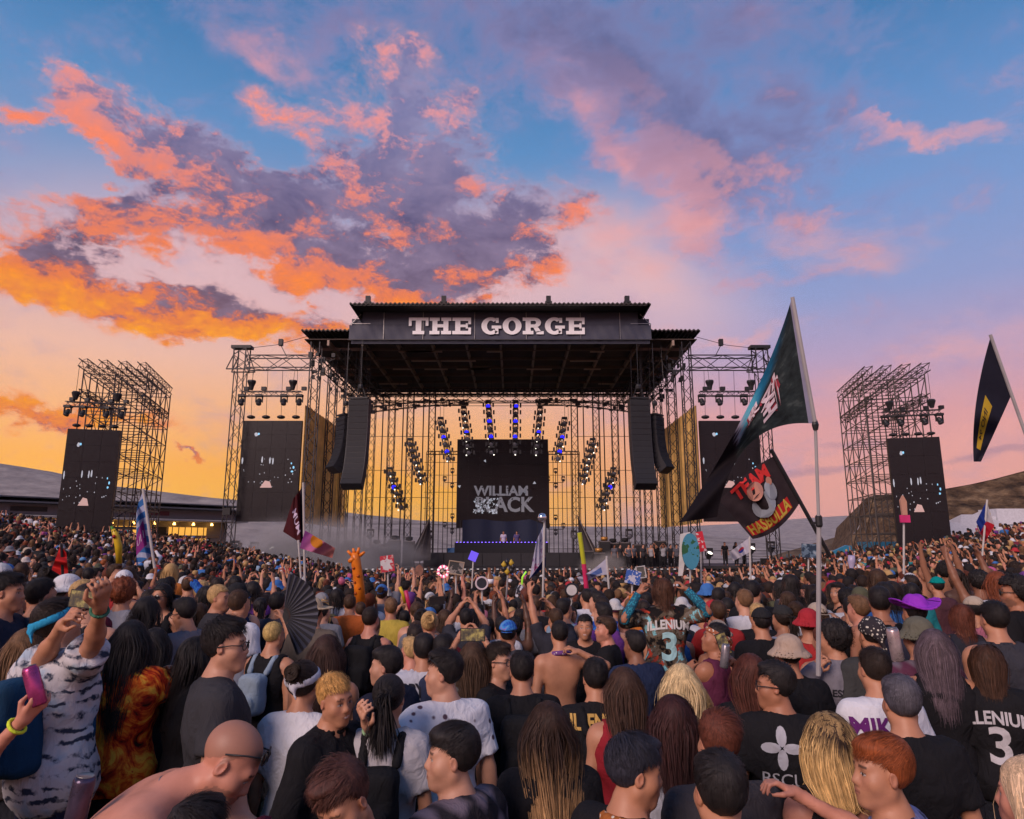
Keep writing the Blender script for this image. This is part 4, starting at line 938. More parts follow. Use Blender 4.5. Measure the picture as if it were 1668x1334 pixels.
def ribbons(paths, width, nrm, r, shade=None, taper=.25):
    """paths (n,k,3) -> flat tapered strands; paint = (tint, tint, tint, t)"""
    n, k, _ = paths.shape; d = np.gradient(paths, axis=1); side = np.cross(d, nrm); side /= (np.linalg.norm(side, axis=2, keepdims=True) + 1e-7)
    t = np.linspace(0, 1, k, dtype=f4)[None, :, None]; w = width[:, None, None] * (1 - (1 - taper) * t ** 2) * .5
    A, B = paths - side * w, paths + side * w; V = np.stack([A, B], 2).reshape(-1, 3)
    b = (np.arange(n)[:, None] * k + np.arange(k - 1)[None]).reshape(-1) * 2; Q = np.stack([b, b + 1, b + 3, b + 2], 1)
    tint = r.uniform(.62, 1.45, n).astype(f4) if shade is None else shade; C = np.empty((n, k, 2, 4), f4); C[..., 0] = tint[:, None, None]; C[..., 1] = np.array([0., 1.])[None, None]; C[..., 2] = r.rand(n)[:, None, None]; C[..., 3] = np.linspace(0, 1, k)[None, :, None]
    return V.astype(f4), Q, C.reshape(-1, 4)
def scalp_points(r, n, nape=-.075, front=.062):
    out = []
    while sum(len(o) for o in out) < n:
        d = r.normal(size=(n * 3, 3)); d /= np.linalg.norm(d, axis=1, keepdims=True); q = (V3(0, -.018, .035) + d * V3(.076, .096, .088)).astype(f4); out.append(q[hair_region(q, front, nape)])
    return np.concatenate(out)[:n]
def hair_mesh(p, style, seed, n, body, lod=1.0, length=.42):
    """style: crop, quiff, fringe, side, curly, long, pony, bun, bob; returns verts, quads, paint"""
    r = np.random.RandomState(seed); H, Rh, hk = p.H, p.Rh, p.headk
    W = lambda q: (q * hk) @ Rh.T + H
    thick = dict(crop=.016, quiff=.020, fringe=.020, side=.020, curly=.030, long=.014, pony=.012, bun=.012, bob=.016, buzz=.006).get(style, .016)
    c0, r0 = V3(0, -.018, .035), V3(.076, .096, .088); parts = []
    nape = -.075 if style not in ('long', 'bob') else -.09
    def cap(P):
        q = ((P - H) @ Rh) / hk; x, y, z = q[:, 0], q[:, 1], q[:, 2]
        top = np.clip((z - .05) * 14, 0, 1); th = thick * (.42 + .58 * top) if style in ('crop', 'quiff', 'fringe', 'side', 'buzz') else thick * np.ones_like(z)
        d = d_ell(q, c0, r0) - th
        if style in ('quiff', 'side'): d = smin(d, d_ell(q, V3(.012 if style == 'side' else 0, .030, .112), (.058, .062, .026)), .02)
        if style == 'fringe': d = smin(d, d_ell(q, V3(0, .030, .092), (.070, .066, .036)), .02)
        if style == 'curly': d = smin(d, d_ell(q, V3(0, -.01, .065), (.100, .112, .092)), .02)
        hl = .066 + (y - .02) * .10
        lim = np.where(y > .028, (.050 if style == 'fringe' else .070) + 0 * y, np.where(y > -.012, -.020 + (y + .012) * 2.2, nape + np.clip((y + .06) * 1.1, 0, .06)))
        d = smax(d, lim - z, .010)
        d = smax(d, -d_ell(q, V3(0, .118, -.02), (.066, .058, .100 if style != 'fringe' else .082)), .010)
        amp = .0018 if style != 'curly' else .009; fr = 1.0 if style != 'curly' else .6
        th_ = np.arctan2(x, y + .02)
        d = d + amp * (np.sin(150 * fr * x + 60 * np.sin(26 * y + seed)) * np.sin(95 * fr * y + 40 * z + seed) + .6 * np.sin(th_ * 31 + z * 40 + seed))
        return d * hk
    hh = .009 / lod ** .5
    cen = W(V3(0, -.01, .04)[None])[0]; V, Q = nets(cap, cen - .165 * hk, cen + .165 * hk, hh, 5)
    q = ((V - H) @ Rh) / hk; sh = (.78 + .3 * r.rand(len(V))).astype(f4) if len(V) else np.zeros(0, f4)
    C = np.zeros((len(V), 4), f4); C[:, 0] = sh; C[:, 1] = (np.arctan2(q[:, 0], q[:, 1] + .02) * 9) if len(V) else 0; C[:, 2] = .37; C[:, 3] = .15; parts.append((V, Q, C))
    crown = V3(.012, -.045, .118)
    def short(n, L0, L1, lift, fwd, wid):
        s = scalp_points(r, n, nape + .012); top = np.clip((s[:, 2] - .03) * 12, 0, 1); nr = (s - c0) / (r0 * r0); nr /= np.linalg.norm(nr, axis=1, keepdims=True)
        base = s + nr * (thick * (.42 + .58 * top) * .8)[:, None]
        t = s - crown; t = t - nr * (t * nr).sum(1, keepdims=True); t /= (np.linalg.norm(t, axis=1, keepdims=True) + 1e-5)
        fw = V3(*fwd)[None] * top[:, None]; t = t * .8 + fw + r.normal(0, .28, s.shape); t = t - nr * (t * nr).sum(1, keepdims=True) * .8
        t /= (np.linalg.norm(t, axis=1, keepdims=True) + 1e-5); L = (L0 + (L1 - L0) * top) * r.uniform(.7, 1.25, n)
        u = np.linspace(0, 1, 4)[None, :, None]; lf = (lift * (.3 + .7 * top) * r.uniform(.4, 1.3, n))[:, None, None]
        pa = base[:, None] + t[:, None] * L[:, None, None] * u + nr[:, None] * L[:, None, None] * (lf * u - (.35 + .5 * lf) * u * u) 
        pw = W(pa.reshape(-1, 3)).reshape(n, 4, 3).astype(f4); nw = np.repeat((nr @ Rh.T)[:, None], 4, 1)
        return ribbons(pw, (wid * r.uniform(.6, 1.4, n)).astype(f4), nw, r)
    N = int(n * lod)
    if style == 'crop': parts.append(short(N, .014, .040, .8, (0, .5, 0), .0025))
    elif style == 'quiff': parts.append(short(N, .012, .060, 1.0, (.5, 1.3, 0), .0026))
    elif style == 'fringe': parts.append(short(N, .016, .060, .45, (.15, 1.6, 0), .0027))
    elif style == 'side': parts.append(short(N, .014, .066, .65, (1.6, .5, 0), .0027))
    elif style == 'buzz': parts.append(short(N, .006, .012, 1.0, (0, .2, 0), .003))
    elif style == 'curly':
        s = scalp_points(r, N // 2); nr = (s - c0) / (r0 * r0); nr /= np.linalg.norm(nr, axis=1, keepdims=True); k = 7; u = np.linspace(0, 1, k)[None, :, None]
        a = np.cross(nr, r.normal(size=nr.shape)); a /= np.linalg.norm(a, axis=1, keepdims=True); b = np.cross(nr, a); ph = r.uniform(0, 6, len(s))[:, None, None]; rad = r.uniform(.008, .014, len(s))[:, None, None]
        pa = s[:, None] + nr[:, None] * (.022 + .034 * u * r.uniform(.6, 1.3, len(s))[:, None, None]) + (a[:, None] * np.cos(ph + u * 8) + b[:, None] * np.sin(ph + u * 8)) * rad
        pw = W(pa.reshape(-1, 3)).reshape(len(s), k, 3).astype(f4); parts.append(ribbons(pw, (r.uniform(.003, .006, len(s))).astype(f4), np.repeat((nr @ Rh.T)[:, None], k, 1), r))
    if style in ('long', 'bob', 'pony', 'bun'):
        N = int(N * .75); s = scalp_points(r, N, -.08); part = r.choice([-.012, .0, .015]); K = 10 if style == 'long' else 7; nr = (s - c0) / (r0 * r0); nr /= np.linalg.norm(nr, axis=1, keepdims=True)
        pos = s + nr * thick; Pw = W(pos).astype(f4); Nw = (nr @ Rh.T).astype(f4); paths = [Pw]; norms = [Nw]
        if style in ('long', 'bob'):
            Ltot = (length if style == 'long' else .20) * r.uniform(.75, 1.08, len(s)); st = (Ltot / (K - 1))[:, None]
            side = np.sign(s[:, 0] - part + 1e-4)[:, None]; back = (p.Ru @ V3(0, -1, 0)); lat = p.Ru @ V3(1, 0, 0); ell_c, ell_r = c0, r0 + thick
            jit = r.normal(0, .10, (len(s), 3)).astype(f4); wav = r.uniform(0, 6, len(s)); wa = r.uniform(.0, .010, len(s))
            upz = s[:, 2]; front = np.clip((s[:, 1] - .0) * 12, 0, 1)[:, None]
            for k in range(1, K):
                g = V3(0, 0, -1)[None] + side * lat[None] * np.clip(.75 - k * .17, 0, 1) * (upz[:, None] > .05) + back[None] * (.10 + .60 * front * (k < 5)) + jit * (1 if k < 5 else .5) - (lat[None] * ((paths[-1] - H) @ lat)[:, None] * 2.4 if k >= 3 else 0)
                P2 = paths[-1] + g / np.linalg.norm(g, axis=1, keepdims=True) * st
                q2 = ((P2 - H) @ Rh) / hk; e = d_ell(q2, ell_c, ell_r); gg = (q2 - ell_c) / (ell_r * ell_r); gg /= np.linalg.norm(gg, axis=1, keepdims=True)
                push = np.clip(.002 - e, 0, .05)[:, None]; q2 = q2 + gg * push; P2 = W(q2)
                if k >= 3:
                    db = body(P2.astype(f4)); bad = db < .026
                    if bad.any():
                        gb = gradf(body, P2[bad].astype(f4)); gb = gb + back[None] * .45; gb /= np.linalg.norm(gb, axis=1, keepdims=True); P2[bad] = P2[bad] + gb * np.minimum(.026 - db[bad], .05)[:, None]
                nn = np.where(push > 1e-4, gg @ Rh.T, norms[-1] * .9 + .1 * back[None]); norms.append(nn.astype(f4)); paths.append(P2.astype(f4))
            pa = np.stack(paths, 1); nm = np.stack(norms, 1); kk = np.arange(K)[None, :]
            pa = pa + nm * (np.sin(wav[:, None] + kk * 1.1) * wa[:, None] * np.clip(kk - 4, 0, 6) / 6)[..., None]
            parts.append(ribbons(pa.astype(f4), (r.uniform(.0022, .0052, len(s))).astype(f4), nm, r))
        else:
            knot = V3(0, -.118, .030 if style == 'pony' else .085); u = np.linspace(0, 1, 6)[None, :, None]
            tgt = knot[None] + r.normal(0, .010, s.shape); mid = pos + nr * .010; 
            pa = pos[:, None] * (1 - u) ** 2 + 2 * u * (1 - u) * (pos * .45 + tgt * .55 + nr * .035)[:, None] + u * u * tgt[:, None]
            qf = pa.reshape(-1, 3); e = d_ell(qf.astype(f4), c0, r0 + thick * .9); gg = (qf - c0) / (r0 * r0); gg /= np.linalg.norm(gg, axis=1, keepdims=True); qf = qf + gg * np.clip(.001 - e, 0, .05)[:, None]
            pw = W(qf).reshape(len(s), 6, 3).astype(f4); parts.append(ribbons(pw, r.uniform(.003, .006, len(s)).astype(f4), np.repeat(Nw[:, None], 6, 1), r))
            m = max(60, N // 2); kw = W(knot[None])[0]
            if style == 'pony':
                K = 10; st0 = np.repeat(kw[None], m, 0) + r.normal(0, .012, (m, 3)); pa = [st0]; Lp = r.uniform(.20, .34, m)
                bk = p.Rh @ V3(0, -1, .2); fan = r.normal(0, .16, (m, 3))
                for k in range(1, K):
                    g = bk[None] * max(0, 1 - k * .34) + V3(0, 0, -1)[None] * min(1, k * .36) + fan * .8; P2 = pa[-1] + g / np.linalg.norm(g, axis=1, keepdims=True) * (Lp / K)[:, None]
                    db = body(P2.astype(f4)); bad = db < .02
                    if bad.any(): P2[bad] += (p.Ru @ V3(0, -1, 0))[None] * (.02 - db[bad])[:, None]
                    pa.append(P2)
                pa = np.stack(pa, 1).astype(f4); parts.append(ribbons(pa, r.uniform(.004, .008, m).astype(f4), np.repeat((r.normal(0, .6, (m, 3)) + (p.Ru @ V3(0, -1, 0)))[:, None], K, 1).astype(f4), r))
            else:
                k = 12; u = np.linspace(0, 1, k)[None, :]; ph = r.uniform(0, 6.3, m)[:, None]; rad = r.uniform(.004, .040, m)[:, None]; ti = r.uniform(-.7, .7, m)[:, None]
                loc = np.stack([np.cos(ph + u * 3.5) * rad, -.018 + np.sin(ti) * .02 + .0 * u + np.sin(ph * 3 + u * 3) * .012, np.sin(ph + u * 3.5) * rad], 2) + knot
                pw = W(loc.reshape(-1, 3)).reshape(m, k, 3).astype(f4); parts.append(ribbons(pw, r.uniform(.006, .010, m).astype(f4), np.repeat((p.Rh @ V3(0, -1, 0))[None, None], m, 0).repeat(k, 1).astype(f4), r))
    return join(parts)
def join(parts):
    o = 0; Vs, Qs, Cs = [], [], []
    for V, Q, C in parts: Vs.append(V); Qs.append(Q + o); Cs.append(C); o += len(V)
    return np.concatenate(Vs), np.concatenate(Qs), np.concatenate(Cs)
def body_mesh(p, hb=.014, hh=.0045, hhand=.006, stubble=0.0, buzz=None, hide=()):
    fn = body_field(p); pts = [p.H + .16, p.H - .16, V3(-.27, -.2, 0), V3(.27, .22, 1.5)]
    for a in p.arms: pts += [a[1] + .07, a[1] - .07, a[2] + .05, a[2] - .05]
    for l in p.legs: pts += [l[1] + .1, l[1] - .1]
    pts = np.array(pts); lo, hi = pts.min(0) - .03, pts.max(0) + .03; lo[2] = max(lo[2], -.02) if not p.seat else lo[2]
    V, Q = nets(fn, lo, hi, hb)
    for hf_ in hide:                          # skin well under clothing is left out
        if len(Q): Q = Q[~((hf_(V) < -.014)[Q].all(1))]
    def drop(V, Q, a, b):
        c = V[Q].mean(1); m = ~((c > a) & (c < b)).all(1); return Q[m]
    parts = []
    hc = p.H + p.Rh @ V3(0, 0, -.01); ha, hbx = hc - V3(.125, .135, .125), hc + V3(.125, .135, .145)
    if hh:
        V2, Q2 = nets(fn, ha, hbx, hh)
        for hf_ in hide:
            if len(Q2): Q2 = Q2[~((hf_(V2) < -.012)[Q2].all(1))]
        Q = drop(V, Q, ha + hb * 1.3, hbx - hb * 1.3); parts.append((V2, Q2, skin_paint(V2, p, stubble, buzz=buzz)))
    if hhand:
        for S, Eb, Wr, s, nm, ht in p.arms:
            hp_ = hand_prims(p, S, Eb, Wr, s, nm)
            def hf(P, hp_=hp_, Eb=Eb, Wr=Wr):
                d = None
                for i, (a, b, r1, r2) in enumerate(hp_.L): x = d_cone(P, a, b, r1, r2); d = x if d is None else smin(d, x, .012 if i < 3 else .004)
                k = .86 if p.fem else 1.0; return smin(d, d_cone(P, Eb, Wr, .041 * k, .027 * k), .02)
            allp = np.array([q for t in hp_.L for q in t[:2]]); V3_, Q3 = nets(hf, allp.min(0) - .035, allp.max(0) + .035, hhand)
            parts.append((V3_, Q3, np.zeros((len(V3_), 4), f4)))
    parts.insert(0, (V, Q, skin_paint(V, p, stubble, buzz=buzz) if not hh else np.zeros((len(V), 4), f4)))
    return join(parts), fn
def np_mesh(name, V, Q, C=None, smooth=True):
    me = bpy.data.meshes.new(name); me.vertices.add(len(V)); me.vertices.foreach_set('co', np.ascontiguousarray(V, f4).ravel())
    n = Q.shape[1]; me.loops.add(Q.size); me.loops.foreach_set('vertex_index', np.ascontiguousarray(Q, np.int32).ravel()); me.polygons.add(len(Q))
    me.polygons.foreach_set('loop_start', np.arange(0, Q.size, n, dtype=np.int32)); me.polygons.foreach_set('loop_total', np.full(len(Q), n, np.int32))
    if smooth: me.polygons.foreach_set('use_smooth', np.ones(len(Q), bool))
    if C is not None:
        at_ = me.color_attributes.new('paint', 'FLOAT_COLOR', 'POINT'); at_.data.foreach_set('color', np.ascontiguousarray(C, f4).ravel())
    me.update(calc_edges=True); return me
# ------------------------------------------------------------------ people: materials (the tone comes from each object's own colour)
def attr_node(t):
    a = t.new('ShaderNodeAttribute', attribute_name='paint'); return a
def skin_material():
    m = bpy.data.materials.new('skin'); m.use_nodes = True; t = NT(m.node_tree); b = t.n['Principled BSDF']; oi = t.new('ShaderNodeObjectInfo'); a = attr_node(t); tc = t.new('ShaderNodeTexCoord')
    n = t.noise(tc.outputs['Object'], 14, 5, .6); base = t.vm('MULTIPLY', oi.outputs['Color'], t.mix(n, (.74, .68, .66, 1), (1.20, 1.22, 1.22, 1)))
    t.l.new(t.mix(a.outputs['Alpha'], base, a.outputs['Color']), b.inputs['Base Color']); b.inputs['Roughness'].default_value = .48; b.inputs['Specular IOR Level'].default_value = .35
    b.inputs['Subsurface Weight'].default_value = .0
    bp = t.new('ShaderNodeBump'); bp.inputs['Strength'].default_value = .10; bp.inputs['Distance'].default_value = .004; t.l.new(t.noise(tc.outputs['Object'], 160, 3, .6), bp.inputs['Height']); t.l.new(bp.outputs[0], b.inputs['Normal'])
    return m
def hair_material(name='hair', tip=None, t0=.25, t1=.7):
    m = bpy.data.materials.new(name); m.use_nodes = True; t = NT(m.node_tree); b = t.n['Principled BSDF']; oi = t.new('ShaderNodeObjectInfo'); a = attr_node(t); tc = t.new('ShaderNodeTexCoord')
    base = oi.outputs['Color']
    if tip: base = t.mix(t.mr(a.outputs['Alpha'], t0, t1), base, tip)
    sp_ = t.new('ShaderNodeSeparateColor'); t.l.new(a.outputs['Color'], sp_.inputs[0]); tint, acr, rid = sp_.outputs
    cv = t.new('ShaderNodeCombineXYZ'); t.l.new(t.m('MULTIPLY_ADD', acr, 4.0, t.m('MULTIPLY', rid, 53.0)), cv.inputs[0]); t.l.new(t.m('MULTIPLY', a.outputs['Alpha'], 1.6), cv.inputs[1]); st = t.noise(cv.outputs[0], 1.6, 2, .6)
    n = t.noise(tc.outputs['Object'], 30, 3, .6); k = t.m('MULTIPLY', tint, t.m('MULTIPLY', t.mr(st, .25, .75, .35, 1.75), t.mr(n, .3, .7, .75, 1.25)))
    c = t.vm('SCALE', base, k); bp = t.new('ShaderNodeBump'); bp.inputs['Strength'].default_value = .5; bp.inputs['Distance'].default_value = .004; t.l.new(st, bp.inputs['Height']); t.l.new(bp.outputs[0], b.inputs['Normal'])
    t.l.new(c, b.inputs['Base Color']); b.inputs['Roughness'].default_value = .55; b.inputs['Specular IOR Level'].default_value = .22
    return m
def cloth_material(name, rough=.85, pattern=None):
    m = bpy.data.materials.new(name); m.use_nodes = True; t = NT(m.node_tree); b = t.n['Principled BSDF']; oi = t.new('ShaderNodeObjectInfo'); tc = t.new('ShaderNodeTexCoord'); O = tc.outputs['Object']
    n = t.noise(O, 9, 5, .6); c = t.vm('MULTIPLY', oi.outputs['Color'], t.mix(n, (.80, .80, .80, 1), (1.2, 1.2, 1.2, 1)))
    if pattern: c = pattern(t, O, c)
    t.l.new(c, b.inputs['Base Color']); b.inputs['Roughness'].default_value = rough; b.inputs['Specular IOR Level'].default_value = .15; b.inputs['Sheen Weight'].default_value = .0
    bp = t.new('ShaderNodeBump'); bp.inputs['Strength'].default_value = .55; bp.inputs['Distance'].default_value = .035
    h = t.m('ADD', t.noise(t.mapping(O, scale=(1, 1, .6)), 13, 3, .55, 1.0), t.m('MULTIPLY', t.noise(O, 260, 2, .5), .06)); t.l.new(h, bp.inputs['Height']); t.l.new(bp.outputs[0], b.inputs['Normal'])
    return m
SKIN, HAIR, CLOTH = skin_material(), hair_material(), cloth_material('cloth')
TRIM = mat('plain_trim', (.5, .5, .5), .6)
def pat_tie(t, O, c):
    w = t.new('ShaderNodeTexWave', wave_type='BANDS', bands_direction='Z'); t.l.new(O, w.inputs[0]); w.inputs['Scale'].default_value = 5.5; w.inputs['Distortion'].default_value = 6; w.inputs['Detail'].default_value = 4; w.inputs['Detail Scale'].default_value = 2.2
    n = t.noise(O, 16, 4, .6); k = t.m('MULTIPLY', t.mr(w.outputs['Fac'], .55, .85), t.mr(n, .42, .55)); k2 = t.mr(t.noise(O, 9, 3, .5), .52, .66)
    return t.mix(k, t.mix(t.m('MULTIPLY', k2, .5), c, (.16, .36, .52, 1)), (.035, .045, .075, 1))
def pat_fire(t, O, c):
    n = t.noise(t.mapping(O, scale=(1, 1, .8)), 7, 5, .65, 1.5); return t.ramp(n, [(.36, (.03, .008, .006, 1)), (.45, (.45, .03, .01, 1)), (.53, (.75, .16, .02, 1)), (.62, (.85, .50, .06, 1)), (.72, (.6, .05, .02, 1))])
def pat_camo(t, O, c):
    n = t.noise(O, 7, 5, .62, .8); n2_ = t.noise(t.mapping(O, loc=(3, 1, 2)), 9, 5, .65)
    a = t.ramp(n, [(.38, (.012, .010, .010, 1)), (.47, (.10, .075, .05, 1)), (.53, (.16, .13, .10, 1)), (.60, (.20, .50, .55, 1)), (.66, (.30, .58, .60, 1))], 'CONSTANT')
    return t.mix(t.mr(n2_, .58, .62), a, (.50, .06, .03, 1))
def pat_plaid(t, O, c):
    s = t.new('ShaderNodeSeparateXYZ'); t.l.new(O, s.inputs[0]); a = t.m('SINE', t.m('MULTIPLY', s.outputs[0], 60)); b = t.m('SINE', t.m('MULTIPLY', s.outputs[2], 60)); return t.mix(t.mr(t.m('ADD', a, b), -.2, 1.6), c, (.16, .13, .16, 1))
def pat_bandana(t, O, c):
    v = t.new('ShaderNodeTexVoronoi'); t.l.new(O, v.inputs[0]); v.inputs['Scale'].default_value = 45; return t.mix(t.mr(v.outputs['Distance'], .25, .35), (.65, .60, .50, 1), c)
def pat_galaxy(t, O, c):
    n = t.noise(O, 9, 6, .7, 1.5); return t.ramp(n, [(.35, (.008, .012, .06, 1)), (.5, (.02, .09, .42, 1)), (.62, (.08, .32, .62, 1)), (.7, (.30, .08, .40, 1))])
def pat_floral(t, O, c):
    v = t.new('ShaderNodeTexVoronoi'); t.l.new(O, v.inputs[0]); v.inputs['Scale'].default_value = 14; return t.mix(t.mr(v.outputs['Distance'], .16, .24), (.10, .06, .08, 1), c)
def pat_fish(t, O, c):
    v = t.new('ShaderNodeTexVoronoi'); t.l.new(O, v.inputs[0]); v.inputs['Scale'].default_value = 60; return t.mix(t.mr(v.outputs['Distance'], .3, .5), c, (.02, .10, .16, 1))
PATM = {k: cloth_material('cloth_' + k, .85, f) for k, f in dict(tie_dye=pat_tie, fire=pat_fire, camo=pat_camo, plaid=pat_plaid, bandana=pat_bandana, galaxy=pat_galaxy, floral=pat_floral, fish=pat_fish).items()}
def obj_from(name, me, m, parent=None, color=None):
    o = bpy.data.objects.new(name, me); COL.objects.link(o)
    if not me.materials: me.materials.append(m)
    if me.materials[0] is not m: o.material_slots[0].link = 'OBJECT'; o.material_slots[0].material = m
    if color is not None: o.color = (*color[:3], 1.0)
    o.parent = parent; return o
print('people lib', round(time.time() - T0, 1))
# ------------------------------------------------------------------ people: wearables, drawn in body space
def d_box(P, c, b, r, Rm=None):
    q = P - c
    if Rm is not None: q = q @ Rm
    q = np.abs(q) - (np.asarray(b, f4) - r); return np.sqrt(sq(np.maximum(q, 0))) + np.minimum(q.max(1), 0) - r
def head_local(p): return lambda P: ((P - p.H) @ p.Rh) / p.headk
def hat_mesh(p, kind):
    L = head_local(p); c0, r0 = V3(0, -.018, .035), V3(.076, .096, .088)
    def fn(P):
        q = L(P); z = q[:, 2]; d = d_ell(q, c0 + V3(0, 0, .004), r0 + V3(.017, .017, .020))
        if kind == 'cap':
            d = smax(d, .052 - z, .006); br = smax(d_ell(q, V3(0, .105, .058), (.070, .082, .030)), np.abs(z - .058 + (q[:, 1] - .09) * .18 + q[:, 0] ** 2 * 3) - .004, .004); br = smax(br, .04 - q[:, 1], .01); d = smin(d, br, .008)
        elif kind == 'capback':
            d = smax(d, .052 - z, .006); br = smax(d_ell(q, V3(0, -.125, .050), (.066, .075, .030)), np.abs(z - .046 - (q[:, 1] + .11) * .22 + q[:, 0] ** 2 * 3) - .004, .004); br = smax(br, .06 + q[:, 1], .01); d = smin(d, br, .008)
        elif kind == 'bucket':
            d = smax(smin(d, d_ell(q, V3(0, -.018, .085), (.082, .100, .062)), .02), .045 - z, .006); rr = np.sqrt((q[:, 0] / .95) ** 2 + (q[:, 1] + .018) ** 2)
            br = smax(np.abs(z - (.052 - (rr - .10) * .85)) - .009, rr - .155, .006); br = smax(br, .085 - rr, .005); d = smin(d, br, .012)
        elif kind in ('brim', 'cowboy'):
            d = smax(smin(d, d_ell(q, V3(0, -.018, .090), (.078, .098, .075)), .02), .045 - z, .006)
            if kind == 'cowboy': d = smax(d, -d_ell(q, V3(0, -.015, .175), (.020, .08, .03)), .02)
            rr = np.sqrt(q[:, 0] ** 2 + (q[:, 1] + .018) ** 2); lift = (q[:, 0] ** 2 * 2.2 if kind == 'cowboy' else .1 * (rr - .1))
            br = smax(np.abs(z - .052 - lift) - .008, rr - (.20 if kind == 'brim' else .185), .006); d = smin(d, br, .012)
        elif kind == 'wrap':
            d = smax(d, (.028 + q[:, 1] * .25) - z, .008); d = smin(d, d_ell(q, V3(0, -.115, .01), (.03, .03, .04)), .02); d = smin(d, d_cone(q, V3(0, -.12, 0), V3(.03, -.14, -.12), .022, .008), .02)
            d = d + .003 * np.sin(70 * q[:, 0] + 50 * z)
        elif kind == 'band':
            t = z - .045 + (q[:, 1] + .02) * -.28; d = smax(d_ell(q, c0, r0 + .020), np.abs(t) - .021, .006); d = smin(d, d_ell(q, V3(0, -.128, -.002), (.022, .018, .016)), .01)
            d = smin(d, d_cone(q, V3(.005, -.13, -.005), V3(.035, -.14, -.06), .012, .006), .01)
        return d * p.headk
    c = p.H + p.Rh @ V3(0, 0, .06); V, Q = nets(fn, c - .235, c + .235, .0105, 5); return V, Q
def pack_mesh(p, small=False):
    U, Ru, w = p.U, p.Ru, p.w; k = .75 if small else 1.0
    def fn(P):
        d = d_box(P, U((0, -.205, 1.20)), (.145 * k, .075, .21 * k), .05, Ru); d = smin(d, d_box(P, U((0, -.285, 1.12)), (.11 * k, .03, .10 * k), .025, Ru), .02)
        return d + .003 * np.sin(40 * P[:, 2] + 25 * P[:, 0])
    def fs(P):
        d = None
        for s in (-1, 1):
            pts = [U((s * .085, -.15, 1.36)), U((s * .10 * w, -.075, 1.465)), U((s * .115 * w, .03, 1.455)), U((s * .12 * w, .10, 1.33)), U((s * .15 * w, .06, 1.10))]
            for a, b in zip(pts, pts[1:]): x = d_cone(P, a, b, .026, .026); d = x if d is None else np.minimum(d, x)
        return d
    c = U((0, -.21, 1.2)); A = nets(fn, c - .3, c + .3, .02); c = U((0, 0, 1.3)); B = nets(fs, c - .32, c + .32, .016); return A, B
def ring_pts(c, r, n, ax1, ax2): return [tuple(c + ax1 * r * math.cos(2 * math.pi * i / n) + ax2 * r * math.sin(2 * math.pi * i / n)) for i in range(n + 1)]
def glasses_mesh(p, kind='clear', up=False):
    """frame and lenses in head space, worn on the nose or pushed up into the hair"""
    fr, ln = MB(), MB()
    if up: off, tl = V3(0, -.006, .040), rotm(0, .55, 0)
    else: off, tl = V3(0, .0, .0), rotm(0, 0, 0)
    def W(x, y, z):
        q = tl @ V3(x, y, z) + off; return Vector(tuple(p.Rh @ (q * p.headk) + p.H))
    y = .104 if not up else .100
    for s in (-1, 1):
        rx, rz = (.025, .020) if kind == 'clear' else (.030, .021); pts = [W(s * .033 + rx * math.cos(a), y - abs(math.cos(a) - s * -1) * .004, .002 + rz * math.sin(a)) for a in np.linspace(0, 2 * math.pi, 17)]
        fr.tube(pts, .0022 if kind == 'clear' else .003, 5, False)
        if kind != 'clear': ln.add([W(s * .033, y + .003, .002)] + pts[:-1], [(0, i + 1, (i + 1) % 16 + 1) for i in range(16)])
        fr.tube([W(s * .060, y - .006, .006), W(s * .082, .05, .010), W(s * .086, -.02, .004)], .0028, 5)
    fr.tube([W(-.010, y, .004), W(0, y + .002, .007), W(.010, y, .004)], .0024, 5, False)
    return fr, ln
